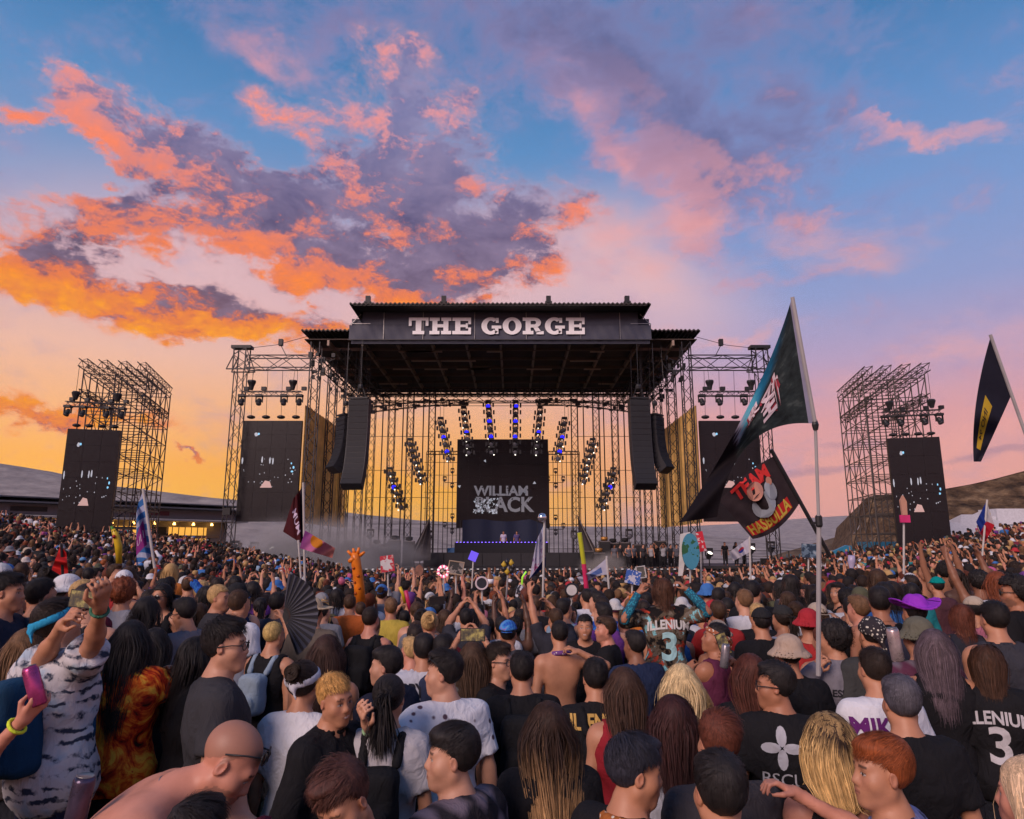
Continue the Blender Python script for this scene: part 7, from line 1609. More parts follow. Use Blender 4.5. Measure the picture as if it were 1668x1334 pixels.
    # red cloth held up at left
    D = 7.6; t = thing('flag', 'plain red cloth held up over the crowd at left', 'flag', atd(92, 960, D)); fn = flag_fn((98, 889), (108, 900), (84, 928), (112, 945), D, .10, 1.4); sheet('cloth', print_mat('red_cloth', plain((.55, .02, .02))), t, fn, 18, 14); MB().tube([atd(100, 886, D), atd(104, 975, D)], .014, 8).build('pole', POLE_D, t)
def totems():
    def sign(name, label, px, py, w, h, D, m, pole_py, tilt=0, thick=.03, rnd=0, pm=POLE_W, edge=None, cat='sign'):
        c = atd(px, py, D); k = D / F; t = thing(name, label, cat, atd(px, pole_py, D)); RM = Matrix.Rotation(R(tilt), 3, 'Y')
        if rnd:
            n = 24; poly = [(w * k / 2 * math.cos(2 * math.pi * i / n), h * k / 2 * math.sin(2 * math.pi * i / n)) for i in range(n)]; b = MB().prism(poly, -thick / 2, thick / 2); b.v = [tuple(c + RM @ Vector(p)) for p in b.v]; b.build('board', m, t)
        else: MB().box(c, (w * k, thick, h * k), RM).build('board', m, t)
        if edge:
            pts = [(math.cos(2 * math.pi * i / 24) * w * k / 2, math.sin(2 * math.pi * i / 24) * h * k / 2) for i in range(25)] if rnd else [(-w * k / 2, -h * k / 2), (w * k / 2, -h * k / 2), (w * k / 2, h * k / 2), (-w * k / 2, h * k / 2), (-w * k / 2, -h * k / 2)]
            MB().tube([c + RM @ Vector((a, -thick / 2, b)) for a, b in pts], .016, 6, False).build('rim', edge, t)
        MB().tube([c + Vector((0, .03, 0)), atd(px - tilt * .12, pole_py, D) + Vector((0, .03, 0))], .016, 7).build('pole', pm, t); return t, c, k, RM
    def vm_(name, stops, sc): return print_mat(name, lambda t, u, v, uv: t.ramp(t.noise(t.new('ShaderNodeTexCoord').outputs['Object'], sc, 4, .6), stops, 'CONSTANT'), trans=0)
    rw = vm_('red_white_print', [(.3, (.55, .52, .52, 1)), (.48, (.45, .04, .06, 1)), (.56, (.5, .25, .22, 1)), (.62, (.6, .58, .6, 1))], 5)
    sign('picket_sign', 'white placard with a red cartoon print left of the DJ booth', 631, 918, 22, 26, 12.5, rw, 970, -8)
    t, c, k, RM = sign('face_sign', 'cut-out photo of a bald head on a stick before the stage', 683, 929, 13, 18, 12.5, mat('photo_face', (.20, .09, .06), .6, var=.5, scale=9), 985, 0, .05, 1, POLE_D)
    t = thing('light_hoop', 'ring of pink and white lights on a stick before the stage', 'totem', atd(722, 975, 13)); cc = atd(722, 931, 13); k = 13 / F
    MB().tube([atd(722, 940, 13), atd(724, 975, 13)], .015, 6).build('pole', POLE_W, t); MB().tube([cc + Vector((8 * k * math.cos(a), 0, 8 * k * math.sin(a))) for a in np.linspace(0, 6.283, 25)], .012, 6, False).build('hoop', POLE_D, t)
    for i in range(18):
        a = i / 18 * 6.283; MB().lathe([(.001, -.035), (.03, 0), (.001, .035)], cc + Vector((8 * k * math.cos(a), -.02, 8 * k * math.sin(a))), sides=8).build('bulb', mat('pink_bulb', (.7, .1, .2), .4, emit=(1, .12, .25), estr=.9) if i % 2 else mat('pale_bulb', (.8, .7, .7), .4, emit=(1, .8, .8), estr=.7), t, True)
    sign('picture_sign', 'tilted framed photo placard before the DJ booth', 743, 925, 24, 20, 13, vm_('photo_print', [(.3, (.05, .05, .05, 1)), (.5, (.25, .22, .2, 1)), (.6, (.45, .30, .28, 1)), (.68, (.1, .12, .14, 1))], 5), 968, 8, edge=mat('wood_edge', (.35, .26, .18), .6))
    sign('glow_sign', 'small violet glowing square placard by the DJ booth', 771, 906, 13, 15, 14, mat('violet_glow', (.1, .06, .4), .5, emit=(.12, .08, .8), estr=.8), 960, 22)
    sign('round_sign', 'round sign with a white rim and green lights on a stick', 785, 950, 19, 19, 11.5, vm_('round_print', [(.3, (.03, .03, .04, 1)), (.55, (.10, .14, .16, 1)), (.66, (.15, .5, .12, 1))], 6), 990, 0, rnd=1, edge=mat('rim_pale', (.6, .5, .52), .5))
    t = thing('bottle_sign', 'cut-out brown bottle with white label on a stick', 'totem', atd(798, 990, 12.5)); c = atd(797, 940, 12.5); k = 12.5 / F
    MB().lathe([(6.5 * k, -16 * k), (7 * k, -13 * k), (7 * k, 0), (3 * k, 6 * k), (2.6 * k, 15 * k)], c, sides=14).build('bottle', mat('brown_glass', (.20, .085, .03), .3), t, True); MB().lathe([(7.2 * k, -10 * k), (7.2 * k, -3 * k)], c, sides=14).build('label', WHITE, t, True); MB().tube([atd(797, 950, 12.5), atd(798, 990, 12.5)], .02, 7).build('pole', POLE_W, t)
    t = thing('flower_totem', 'yellow and black flower totem on a stick before the booth', 'totem', atd(824, 985, 13)); c = atd(828, 923, 13)
    for i in range(7): a = i / 7 * 6.283; MB().lathe([(.001, -.07), (.06, 0), (.001, .07)], c + Vector((.09 * math.cos(a), 0, .09 * math.sin(a))), sides=8).build('petal', mat('petal_yellow', (.50, .34, .03), .6) if i % 2 else POLE_D, t, True)
    MB().tube([c, atd(824, 985, 13)], .018, 7).build('pole', POLE_G, t)
    t = thing('pear_balloon', 'black-and-white patterned balloon with a green glow stick', 'balloon', atd(848, 985, 12)); k = 12 / F
    MB().lathe([(.001, -14 * k), (7 * k, -10 * k), (9 * k, -4 * k), (6.5 * k, 6 * k), (3.5 * k, 12 * k), (.001, 14 * k)], atd(848, 966, 12), sides=16).build('balloon', vm_('spot_print', [(.3, (.02, .02, .03, 1)), (.5, (.55, .55, .6, 1))], 16), t, True); MB().tube([atd(850, 952, 12), atd(851, 940, 12), atd(857, 931, 12)], .016, 7).build('glow_stick', mat('green_glow', (.3, .6, .05), .4, emit=(.4, .9, .05), estr=.5), t, True)
    t, c, k, RM = sign('arch_sign', 'white half-round sign above the heads right of the tall white flag', 931, 961, 20, 20, 12, mat('white_board', (.55, .54, .52), .7), 985, 0, rnd=1, edge=POLE_D)
    sign('collage_sign', 'blue-and-white cut-out collage sign right of the white drooping flag', 1031, 940, 24, 22, 12, vm_('collage', [(.3, (.5, .5, .58, 1)), (.48, (.05, .12, .40, 1)), (.6, (.55, .56, .62, 1))], 8), 975, 12)
    sign('portrait_sign', 'small framed portrait placard above the collage sign', 1044, 932, 14, 18, 12.4, vm_('portrait', [(.3, (.10, .10, .09, 1)), (.55, (.40, .26, .18, 1))], 7), 965, -8, edge=mat('pale_frame', (.5, .48, .45), .6))
    t, c, k, RM = sign('globe_sign', 'large oval board painted with a blue and green globe', 1125, 898, 28, 58, 13, print_mat('globe_paint', lambda t, u, v, uv: t.ramp(t.noise(t.new('ShaderNodeTexCoord').outputs['Object'], 3.2, 4, .6), [(.3, (.06, .24, .34, 1)), (.52, (.03, .11, .05, 1)), (.7, (.08, .28, .36, 1))], 'CONSTANT'), trans=0), 950, 0, .06, 1)
    MB().add([c + Vector((-.17, .05, .32)), c + Vector((.02, .05, .36)), c + Vector((-.16, .06, -.45)), c + Vector((-.24, .06, -.45))], [(0, 1, 2, 3)]).build('backing', mat('white_board', (.55, .54, .52)), t)
    sign('polka_sign', 'red and white polka-dot cut-out beside the globe board', 1142, 882, 11, 32, 13.6, vm_('polka', [(.3, (.55, .03, .05, 1)), (.58, (.6, .5, .5, 1))], 14), 950, -10)
    sign('skull_sign', 'square sign with a grey-blue skull print right of the stage', 1318, 897, 24, 22, 14, vm_('skull', [(.3, (.03, .05, .08, 1)), (.5, (.12, .18, .24, 1)), (.6, (.28, .34, .38, 1))], 7), 965, 4)
    t, c, k, RM = sign('pink_sign', 'hot pink sign with a pale figure on top, on a tall white pole', 1474, 845, 16, 12, 11, mat('hot_pink', (.60, .03, .16), .6), 935, 0); MB().prism([(c.x - 4 * k, c.z + 6 * k), (c.x + 4 * k, c.z + 6 * k), (c.x + 5 * k, c.z + 28 * k), (c.x, c.z + 38 * k), (c.x - 5 * k, c.z + 30 * k)], c.y - .02, c.y + .02).build('figure', mat('pale_flesh', (.50, .26, .18), .7), t)
    # balloons and foam toys
    def tubeballoon(name, label, pts, rad, D, m, extras):
        t = thing(name, label, 'balloon', atd(*pts[-1], D)); MB().tube([atd(a, b, D) for a, b in pts], [r * D / F for r in rad], 14).build('body', m, t, True); extras(t, D); return t
    ORG = mat('orange_vinyl', (.72, .19, .015), .35, var=.3, scale=8)
    def gir(t, D):
        k = D / F
        for a, b in (((574, 905), (566, 897)), ((586, 905), (594, 899)), ((578, 903), (575, 893)), ((582, 903), (585, 892))): MB().tube([atd(*a, D), atd(*b, D)], [3.2 * k, 2.0 * k], 8).build('horn' if b[1] < 895 else 'ear', ORG, t, True)
        MB().tube([atd(578, 909, D) + Vector((0, -.03, 0)), atd(569, 915, D) + Vector((0, -.04, 0))], [5 * k, 3 * k], 10).build('muzzle', ORG, t, True)
        for i, (a, b) in enumerate(((578, 925), (585, 938), (580, 948), (587, 958), (581, 966))): MB().lathe([(.001, -.004), (2.6 * k, 0), (.001, .012)], atd(a, b, D) + Vector((0, -8 * k, 0)), 'Y', 8).build('spot', mat('giraffe_spot', (.45, .09, .01), .5), t, True)
    tubeballoon('giraffe_balloon', 'bright orange inflatable giraffe neck and head above the crowd', [(578, 900), (579, 910), (582, 930), (585, 955), (587, 985)], [5, 8, 8, 8.5, 9], 9.5, ORG, gir)
    YEL = mat('yellow_vinyl', (.62, .42, .02), .4)
    def ban(t, D): MB().tube([atd(181, 857, D), atd(186, 866, D)], [1.5 * D / F, 4 * D / F], 8).build('green_tip', mat('leaf_green', (.06, .22, .02), .5), t, True); MB().lathe([(.001, -.01), (.03, 0), (.001, .02)], atd(189, 874, D) + Vector((0, -.06, 0)), 'Y', 8).build('mouth', mat('red_mouth', (.4, .02, .02), .5), t, True)
    tubeballoon('banana_balloon', 'long yellow banana balloon with green tip at left', [(184, 862), (189, 872), (193, 890), (194, 918)], [3, 5, 5.5, 4.5], 11, YEL, ban)
    tubeballoon('foam_noodle', 'yellow foam noodle held up left of centre', [(651, 956), (656, 966), (660, 982)], [2.6, 2.8, 2.8], 9, YEL, lambda t, D: None); tubeballoon('foam_noodle', 'magenta foam noodle crossing the yellow one', [(661, 962), (665, 980), (670, 1000)], [3.2, 3.4, 3.4], 8.5, mat('magenta_vinyl', (.50, .02, .10), .45), lambda t, D: None)
    tubeballoon('glow_figure', 'small silver-violet alien balloon on a green stick at right', [(1387, 905), (1387, 915), (1387, 925), (1387, 932)], [5, 6, 3, 7], 12, mat('silver_violet', (.42, .38, .55), .3), lambda t, D: MB().tube([atd(1388, 930, D), atd(1389, 950, D)], .03, 7).build('glow_stick', mat('green_glow', (.3, .6, .05)), t, True))
    tubeballoon('pink_balloon', 'round pink balloon near the giraffe', [(556, 940), (556, 944), (557, 949), (557, 953)], [2, 5.5, 5.5, 2], 14, mat('pink_vinyl', (.60, .14, .24), .35), lambda t, D: None)
    # folding fan
    D = 5.6; t = thing('folding_fan', 'large black open folding fan held up over the crowd', 'fan', atd(462, 1010, D)); c = atd(461, 1004, D); k = D / F
    a0, a1, n = R(-62), R(86), 15; L = 68 * k
    for i in range(n):
        b0, b1 = a0 + (a1 - a0) * i / n, a0 + (a1 - a0) * (i + 1) / n; P = lambda a, r, d: c + Vector((math.cos(a) * r * .85, d, math.sin(a) * r)); bm = (b0 + b1) / 2
        MB().add([P(b0, L * .22, 0), P(b0, L, 0), P(bm, L, -.022), P(bm, L * .22, -.008), P(b1, L, 0), P(b1, L * .22, 0)], [(0, 1, 2, 3), (3, 2, 4, 5)]).build('leaf', mat('fan_black', (.05, .05, .066), .6), t); MB().bar(P(b0, 0, -.004), P(b0, L * .98, -.006), .008).build('rib', BLACK, t)
    # phones and cans in hands
    PHONE = bpy.data.materials.new('phone_picture'); PHONE.use_nodes = True; tt = NT(PHONE.node_tree); cc_ = tt.ramp(tt.noise(tt.new('ShaderNodeTexCoord').outputs['Object'], 28, 3, .6), [(.36, (.01, .01, .015, 1)), (.5, (.16, .10, .04, 1)), (.62, (.50, .34, .10, 1))]); tt.l.new(cc_, tt.n['Principled BSDF'].inputs['Emission Color']); tt.n['Principled BSDF'].inputs['Emission Strength'].default_value = .7; tt.n['Principled BSDF'].inputs['Base Color'].default_value = (.02, .02, .02, 1)
    def phone(label, px, py, D, tilt=0, yaw=0, lit=True, w=.155, h=.078):
        c = atd(px, py, D); t = thing('phone', label, 'phone', c); RM = Matrix.Rotation(yaw, 3, 'Z') @ Matrix.Rotation(R(tilt), 3, 'Y'); MB().box(c, (w, .010, h), RM).build('body', BLACK, t)
        MB().box(c + RM @ Vector((0, -.007, 0)), (w * .93, .003, h * .9), RM).build('display', PHONE if lit else SCREEN, t)
    def grip(key, side):
        sp = next(c_ for c_ in CAST if key in c_['label']); a_ = sp['p'].arms[side]; return sp['obj'].matrix_basis @ Vector(tuple(float(q) for q in hand_prims(sp['p'], *a_[:5]).grip))
    def dep(w): return w.y * cP + (w.z - CAMH) * sP
    g0, g1 = grip('blue bandana filming', 0), grip('blue bandana filming', 1); gm = (g0 + g1) / 2; gp = pix(gm); phone('phone filming the stage in the raised hands of the tie-dye shirt', gp[0], gp[1] - 6, dep(gm) - .02, 6); gb = grip('orange bandana lifting', 1); gr = pix(gb); phone('phone held up by the orange-bandana person', gr[0], gr[1] - 24, dep(gb), 72, 0, True); phone('phone held sideways by two hands at centre', 770, 1034, 4.3, 0); phone('white phone held up mid crowd below the DJ booth', 712, 978, 7.0, -4, 0, False)
    def can(label, px, py, D, col, tilt, s=1.0):
        c = atd(px, py, D); t = thing('drink_can', label, 'can', c); RM = Matrix.Rotation(R(tilt), 3, 'Y'); r, h = .031 * s, .165 * s
        b = MB().lathe([(r * .8, -h / 2), (r, -h / 2 + .008), (r, h / 2 - .014), (r * .82, h / 2)], (0, 0, 0), sides=18); b.v = [tuple(c + RM @ Vector(p)) for p in b.v]; b.build('body', mat('can_' + label.split()[0], col, .3, .6, var=.4, scale=14), t, True)
        b = MB().lathe([(r * .8, h / 2), (r * .80, h / 2 + .004), (r * .7, h / 2 + .001)], (0, 0, 0), sides=18); b.v = [tuple(c + RM @ Vector(p)) for p in b.v]; b.build('lid', ALU, t, True)
    gc = grip('holding a pink can', 1); gq = pix(gc); can('pink and white tall can in a hand at the left edge', gq[0] - 4, gq[1] - 22, dep(gc), (.45, .06, .20), -22, .95); can('grey can held next to the raised phone', gr[0] + 3, gr[1] - 4, dep(gb) - .06, (.30, .28, .30), 8); can('white and red can held behind the curly hair', 1458, 1050, 3.6, (.50, .40, .40), -6); can('dark tall can poking up at the bottom left', 128, 1312, 2.3, (.08, .06, .10), 8, 1.1)
big_flag(); other_flags(); totems()
print('flags', round(time.time() - T0, 1))
# ------------------------------------------------------------------ on and round the stage
def stage_things():
    Z = .82
    # DJ riser and booth
    t = thing('dj_booth', 'long black DJ booth with violet glow at the centre of the stage', 'booth', (XC, 58, Z)); MB().box((XC, 58, Z + .55), (12.5, 2.2, 1.1)).build('riser', SKIRT, t)
    for i in range(8): MB().box((XC - 5.4 + i * 1.55, 56.87, Z + .55), (1.5, .05, 1.06)).build('front_panel', mat('booth_panel', (.02, .02, .024), .5), t)
    MB().box((XC, 57.6, Z + 1.5), (7.6, .9, .8)).build('desk', SKIRT, t)
    for i in range(26): MB().box((XC - 3.6 + i * .29, 57.1, Z + 1.93), (.10, .12, .05)).build('indicator', mat('violet_led', (.2, .1, .5), .4, emit=(.18, .10, 1), estr=3.0), t)
    l = bpy.data.lights.new('booth_lamp', 'AREA'); l.energy = 900; l.color = (.25, .18, 1); l.size = 6; l.size_y = .5; l.shape = 'RECTANGLE'; lo = bpy.data.objects.new('booth_lamp', l); COL.objects.link(lo); lo.parent = t; lo.location = (0, -.6, 1.2); lo.rotation_euler = (R(115), 0, 0)
    t = thing('backdrop', 'dark blue cloth backdrop hung behind the DJ booth', 'backdrop', (XC - .3, 60.2, Z)); sheet('cloth', mat('navy_cloth', (.014, .02, .05), .8), t, lambda u, v: (XC - 3.4 + 7.2 * u, 60.2 + .12 * math.sin(u * 22) , Z + 1.0 + (2.8 - .5 * (u > .8) * (u - .8) * 5) * (1 - v) + .1 * math.sin(u * 9)), 40, 8)
    for s in (-1, 1): MB().bar((XC - .3 + s * 3.3, 60.3, Z), (XC - .3 + s * 3.3, 60.3, Z + 3.8), .06).build('stand', STEEL, t)
    t = thing('blue_tarp', 'bright blue tarpaulin stretched beside the DJ booth', 'tarp', at(752, 920, 59)); a, b = at(729, 893, 59), at(769, 888, 59); sheet('sheet', mat('tarp_blue', (.02, .10, .26), .6), t, lambda u, v: (a.x + (b.x - a.x) * u, 59 + .1 * math.sin(u * 9 + v * 4), a.z + (b.z - a.z) * u - 1.05 * v), 16, 8); MB().bar((a.x, 59.1, Z), (a.x, 59.1, a.z), .05).bar((b.x, 59.1, Z), (b.x, 59.1, b.z), .05).build('stand', STEEL, t)
    # two dark sail banners
    for s, tip, base1, base2, sd in ((-1, (700, 843), (660, 916), (702, 912), 'left'), (1, (941, 840), (946, 912), (984, 916), 'right')):
        t = thing('sail_banner', f'tall dark pointed sail-shaped cloth on the {sd} of the DJ booth', 'banner', at(*base1, 55.5)); A, B, Cc = at(*tip, 55.5), at(*base1, 55.5), at(*base2, 55.5); A2 = Vector(A)
        sheet('cloth', mat('sail_cloth', (.05, .042, .045), .8, trans=.2), t, lambda u, v: tuple(A2.lerp(Vector(B).lerp(Vector(Cc), u), v ** .8) + Vector((0, .25 * math.sin(v * 4) + .1 * math.sin(u * 9), 0))), 14, 16)
        MB().tube([A + Vector((0, .1, 0)), (B if s < 0 else Cc) + Vector((0, .1, -.9))], .05, 6).build('mast', ALU, t)
    # subs and monitors along the front, cases and amps at the wings
    for i in range(10): 
        x = XC - 13 + i * 2.9; t = thing('subwoofer', f'low black subwoofer at the foot of the stage, {ORD[i]} counted from the left', 'speaker', (x, 49.0, gz(x, 49)), 'subwoofers along the stage front'); b = MB().box((x, 49.0, gz(x, 49) + .45), (1.2, .8, .9)).build('cabinet', mat('speaker_box', (.03, .03, .03)), t); MB().box((x, 48.58, gz(x, 49) + .45), (1.1, .03, .8)).build('grille', BLACK, t)
    rr = random.Random(31); gold = mat('gold_lit_cover', (.45, .22, .06), .45, .5)  # golden light painted into the colour of some right-hand covers
    for sd, x0, x1, n in (('left', -13.2, -6.8, 7), ('right', 6.4, 13.4, 9)):
        for i in range(n):
            x = XC + x0 + (x1 - x0) * (i + .5) / n; h = rr.uniform(.9, 2.1); y = rr.uniform(54, 58); t = thing('flight_case', f'dark equipment case on the {sd} side of the stage, {ORD[i]} from its left', 'case', (x, y, Z), 'equipment cases on the stage'); MB().box((x, y, Z + h / 2), (.85, .8, h)).build('box', BLACK, t)
            for z in (.06, h - .06): MB().box((x, y - .41, Z + z), (.87, .03, .05)).build('edging', ALU, t)
            if rr.random() < .6: MB().lathe([(.05, 0), (.28, .05), (.30, .28), (.1, .34)], (x, y, Z + h), sides=12).build('cover', gold if sd == 'right' and rr.random() < .6 else SKIRT, t, True)
    for i, (px, Y) in enumerate([(603, 56), (700, 61), (935, 61), (1025, 56)]):
        c = at(px, 880, Y); t = thing('stand_light', f'tripod lamp standing on stage, {ORD[i]} of four from the left', 'stage light', (c.x, Y, Z), 'tripod lamps on the stage'); h = 2.4
        for a in range(3): MB().bar((c.x + .5 * math.cos(a * 2.1), Y + .5 * math.sin(a * 2.1), Z), (c.x, Y, Z + .9), .04).build('leg', STEEL, t)
        MB().bar((c.x, Y, Z + .8), (c.x, Y, Z + h), .05).build('stem', STEEL, t); b, l = MB(), MB(); moving_head(b, l, (c.x, Y, Z + h), (0, -1, -.1), .5); l.build('lens', DEAD_LENS, b.build('lamp', BLACK, t), True)
    # crowd barrier
    for i in range(12):
        x = XC - 13.2 + i * 2.4; g = gz(x, 47.3); t = thing('crowd_barrier', f'low steel crowd barrier before the stage, {ORD[i]} from the left', 'barrier', (x, 47.3, g), 'barriers before the stage')
        MB().bar((x - 1.15, 47.3, g + 1.1), (x + 1.15, 47.3, g + 1.1), .06).bar((x - 1.15, 47.3, g), (x - 1.15, 47.3, g + 1.1), .05).bar((x + 1.15, 47.3, g), (x + 1.15, 47.3, g + 1.1), .05).build('frame', ALU, t); MB().box((x, 47.32, g + .55), (2.25, .02, .95)).build('panel', STEEL, t)
    # people on stage: two performers and crew
    cr = random.Random(12)
    def staff(label, x, y, z, vi, yaw, tc, hc, grp='people on the stage'):
        v = VAR[vi]; me = v['me']; o = obj_from('person', me['body'], SKIN, None, cr.choice(SKC[:4])); o.location = (x, y, z); o.rotation_euler = (0, 0, yaw); obj_from('hair', me['hair'], HAIR, o, hc); obj_from('trousers', me['bottom'], CLOTH, o, BLK)
        if 'top' in me: obj_from('t_shirt', me['top'], CLOTH, o, tc)
        tag(o, label, 'person', grp)
    a = at(820, 905, 58.3); staff('performer in pale top at the middle of the DJ booth', a.x, 58.3, Z + 1.1, 0, math.pi, (.5, .45, .6), HC['dark']); a = at(842, 905, 58.3); staff('performer in dark top bending at the right of the booth', a.x, 58.3, Z + 1.1, 8, math.pi + .3, (.10, .08, .20), HC['black'])
    for i in range(10):
        px = 1000 + i * 11.5 + cr.uniform(-3, 3); Y = cr.uniform(52.5, 54); a = at(px, 905, Y); staff(f'crew member watching from the right side of the stage, {ORD[i]} from the left', a.x, Y, Z, cr.choice([0, 5, 8, 11, 12, 13]), math.pi + cr.uniform(-1, 1), cr.choice([BLK, CHA, (.1, .1, .12), (.3, .3, .32)]), HC['black'])
    for i, px in enumerate((1182, 1200, 1212)): a = at(px, 905, 53.5); staff(f'crew member on the right wing deck, {ORD[i]} from the left', a.x, 53.6, 1.0, [0, 5, 8][i], math.pi + .4 * i, BLK, HC['black'])
stage_things()
def surroundings():
    # bar building at the left: long wall, deep eaves, lit openings
    W1 = mat('pale_render', (.30, .27, .26), .8, var=.15); RF = mat('grey_roof', (.12, .115, .13), .7); LIT = mat('lit_room', (.5, .3, .08), .6, emit=(1.0, .48, .08), estr=.9); GL = mat('dark_glass', (.04, .04, .045), .15)
    A, B = at(-90, 850, 62), at(372, 850, 82); A = Vector((A.x, 62, 0)); B = Vector((B.x, 82, 0)); d = (B - A).normalized(); n = Vector((d.y, -d.x, 0)); L = (B - A).length; zb = 2.0; ang = math.atan2(d.y, d.x); RM = Matrix.Rotation(ang, 3, 'Z')
    t = thing('bar_building', 'long low pale building with lit yellow windows and deep grey eaves', 'building', (A + B) / 2 + Vector((0, 0, zb)))
    def BX(s, w, z, h, dp, off): return (A + d * s + n * off + Vector((0, 0, z)), (w, dp, h))
    c, sz = BX(L / 2, L, zb + 1.6, 3.4, 6, -3.2); MB().box(c, sz, RM).build('wall', W1, t)
    c, sz = BX(L / 2, L + 2, zb + 3.9, 1.0, 1.2, 0.2); fas = MB().box(c, sz, RM).build('fascia', mat('fascia_grey', (.20, .18, .19), .7), t)
    c, sz = BX(L / 2, L + 3, zb + 4.5, .16, 9, -2.6); rf = MB().box(c, sz, RM).build('roof', RF, t); c, sz = BX(L / 2, L + 3, zb + 5.0, .12, 9, -3.4); MB().box(c, sz, RM).build('upper_roof', RF, t)
    c, sz = BX(L / 2, L + 2, zb + 3.15, .16, 3.0, 1.2); MB().box(c, sz, RM).build('eave', mat('eave_pale', (.34, .30, .29), .7), t)
    for i in range(11):
        s = 1.6 + i * (L - 3) / 11
        if i % 3 != 2:
            c, sz = BX(s, 2.1, zb + 1.55, 1.9, .08, -.18); w = MB().box(c, sz, RM).build('window', LIT, t)
            for k in (-.7, 0, .7): c, sz = BX(s + k, .07, zb + 1.55, 1.9, .06, -.10); MB().box(c, sz, RM).build('mullion', GL, w)
            c, sz = BX(s, 2.3, zb + .5, .12, .4, 0); MB().box(c, sz, RM).build('counter', GL, w)
        else: c, sz = BX(s, 1.6, zb + 1.4, 2.2, .08, -.18); MB().box(c, sz, RM).build('door', GL, t)
        p = A + d * (s + 1.3) + n * .5 + Vector((0, 0, zb + 2.85)); MB().lathe([(.16, -.12), (.10, .1), (.03, .16)], p, sides=9).build('wall_lamp', WARM_BULB, t, True)
    for i, (s, w) in enumerate(((6, 3), (11, 4.5), (17, 4))): c, sz = BX(s, w, zb + 3.9, .45, .04, .84); MB().box(c, sz, RM).build('sign_strip', mat('sign_maroon', (.14, .03, .04), .6) if i else GL, fas)
    # canopy with string bulbs
    a, b = at(190, 872, 60), at(338, 884, 64); t = thing('canopy', 'dark timber canopy with a string of bulbs between tower and mast', 'canopy', (a.x, 61, gz(a.x, 60))); P0, P1 = Vector((a.x, 60, a.z + .2)), Vector((b.x, 64, b.z + .2)); rz = math.atan2(P1.y - P0.y, P1.x - P0.x); M2 = Matrix.Rotation(rz, 3, 'Z')
    MB().box((P0 + P1) / 2, ((P1 - P0).length + 1, 4.5, .22), M2).build('roof', mat('canopy_timber', (.12, .075, .05), .7), t)
    for i in range(4): p = P0.lerp(P1, .02 + i * .32); MB().box((p.x, p.y - 1.5, (p.z + gz(p.x, p.y)) / 2), (.16, .16, p.z - gz(p.x, p.y))).build('post', STEEL, t)
    for i in range(16): p = P0.lerp(P1, i / 15); MB().lathe([(.001, -.09), (.08, 0), (.03, .09)], (p.x, p.y - 2.3, p.z - .22), sides=8).build('bulb', WARM_BULB, t, True)
    # right: tents, bar with bulbs, truck, boom lift
    WT = mat('tent_white', (.62, .58, .58), .8, trans=.15)
    for i, (px, py, Y, w, h) in enumerate(((1585, 862, 58, 5.5, 1.5), (1625, 852, 66, 7, 1.6), (1548, 872, 54, 4, 1.3))):
        c = at(px, py, Y); t = thing('tent', f'white gabled tent on the slope at far right, {["middle one", "farthest one", "nearest the tower"][i]}', 'tent', (c.x, Y, gz(c.x, Y)), 'white tents on the right'); z0 = c.z - .3
        MB().add([(c.x - w / 2, Y - 2.5, z0), (c.x + w / 2, Y - 2.5, z0), (c.x + w / 2, Y + 2.5, z0), (c.x - w / 2, Y + 2.5, z0), (c.x - w * .15, Y, z0 + h), (c.x + w * .15, Y, z0 + h)], [(0, 1, 5, 4), (2, 3, 4, 5), (1, 2, 5), (3, 0, 4)]).build('roof', WT, t)
        for a_ in (-1, 1):
            for b_ in (-1, 1): MB().bar((c.x + a_ * w * .48, Y + b_ * 2.4, gz(c.x, Y) - .6), (c.x + a_ * w * .48, Y + b_ * 2.4, z0), .09).build('pole', ALU, t)
        MB().box((c.x, Y + 2.4, z0 - 1.2), (w, .05, 2.3)).build('back_wall', WT, t)
    a, b = at(1560, 900, 50), at(1680, 862, 60); a.z -= .1; t = thing('stall', 'brown market stall with a row of warm bulbs at far right', 'stall', (a.x, 52, gz(a.x, 50))); P0, P1 = Vector((a.x, 50, a.z)), Vector((b.x, 60, b.z)); rz = math.atan2(P1.y - P0.y, P1.x - P0.x); sl = math.atan2(P1.z - P0.z, (P1 - P0).length); M2 = Matrix.Rotation(rz, 3, 'Z') @ Matrix.Rotation(-sl, 3, 'Y')
    MB().box((P0 + P1) / 2 + Vector((0, 1, .5)), ((P1 - P0).length, 3.0, .15), M2).build('roof', mat('stall_roof', (.20, .19, .20), .7), t); MB().box((P0 + P1) / 2 + Vector((0, 1.4, -1.2)), ((P1 - P0).length, .1, 3.0), M2).build('back_wall', mat('stall_timber', (.16, .085, .05), .7), t); MB().box((P0 + P1) / 2 + Vector((0, -.3, -1.6)), ((P1 - P0).length, .4, 1.1), M2).build('counter', mat('stall_timber', (.16, .085, .05)), t)
    for i in range(15): p = P0.lerp(P1, i / 14); MB().lathe([(.001, -.10), (.09, 0), (.03, .10)], (p.x - .2, p.y - .6, p.z + .15), sides=8).build('bulb', WARM_BULB, t, True)
    c = at(1644, 852, 62); t = thing('truck', 'white box truck parked behind the stalls at far right', 'truck', (c.x, 62, gz(c.x, 62))); MB().box((c.x, 62, c.z), (3.6, 2.4, 2.4)).build('cargo_box', mat('truck_white', (.6, .6, .64), .5), t); MB().box((c.x - 2.5, 62, c.z - .3), (1.3, 2.2, 1.7)).build('cab', mat('truck_white', (.6, .6, .64)), t); MB().box((c.x - 3.0, 60.88, c.z), (.7, .05, .6)).build('cab_window', GL, t)
    for dx in (-2.5, 1): MB().lathe([(.45, -.15), (.45, .15)], (c.x + dx, 60.9, c.z - 1.3), 'Y', 14).build('wheel', BLACK, t)
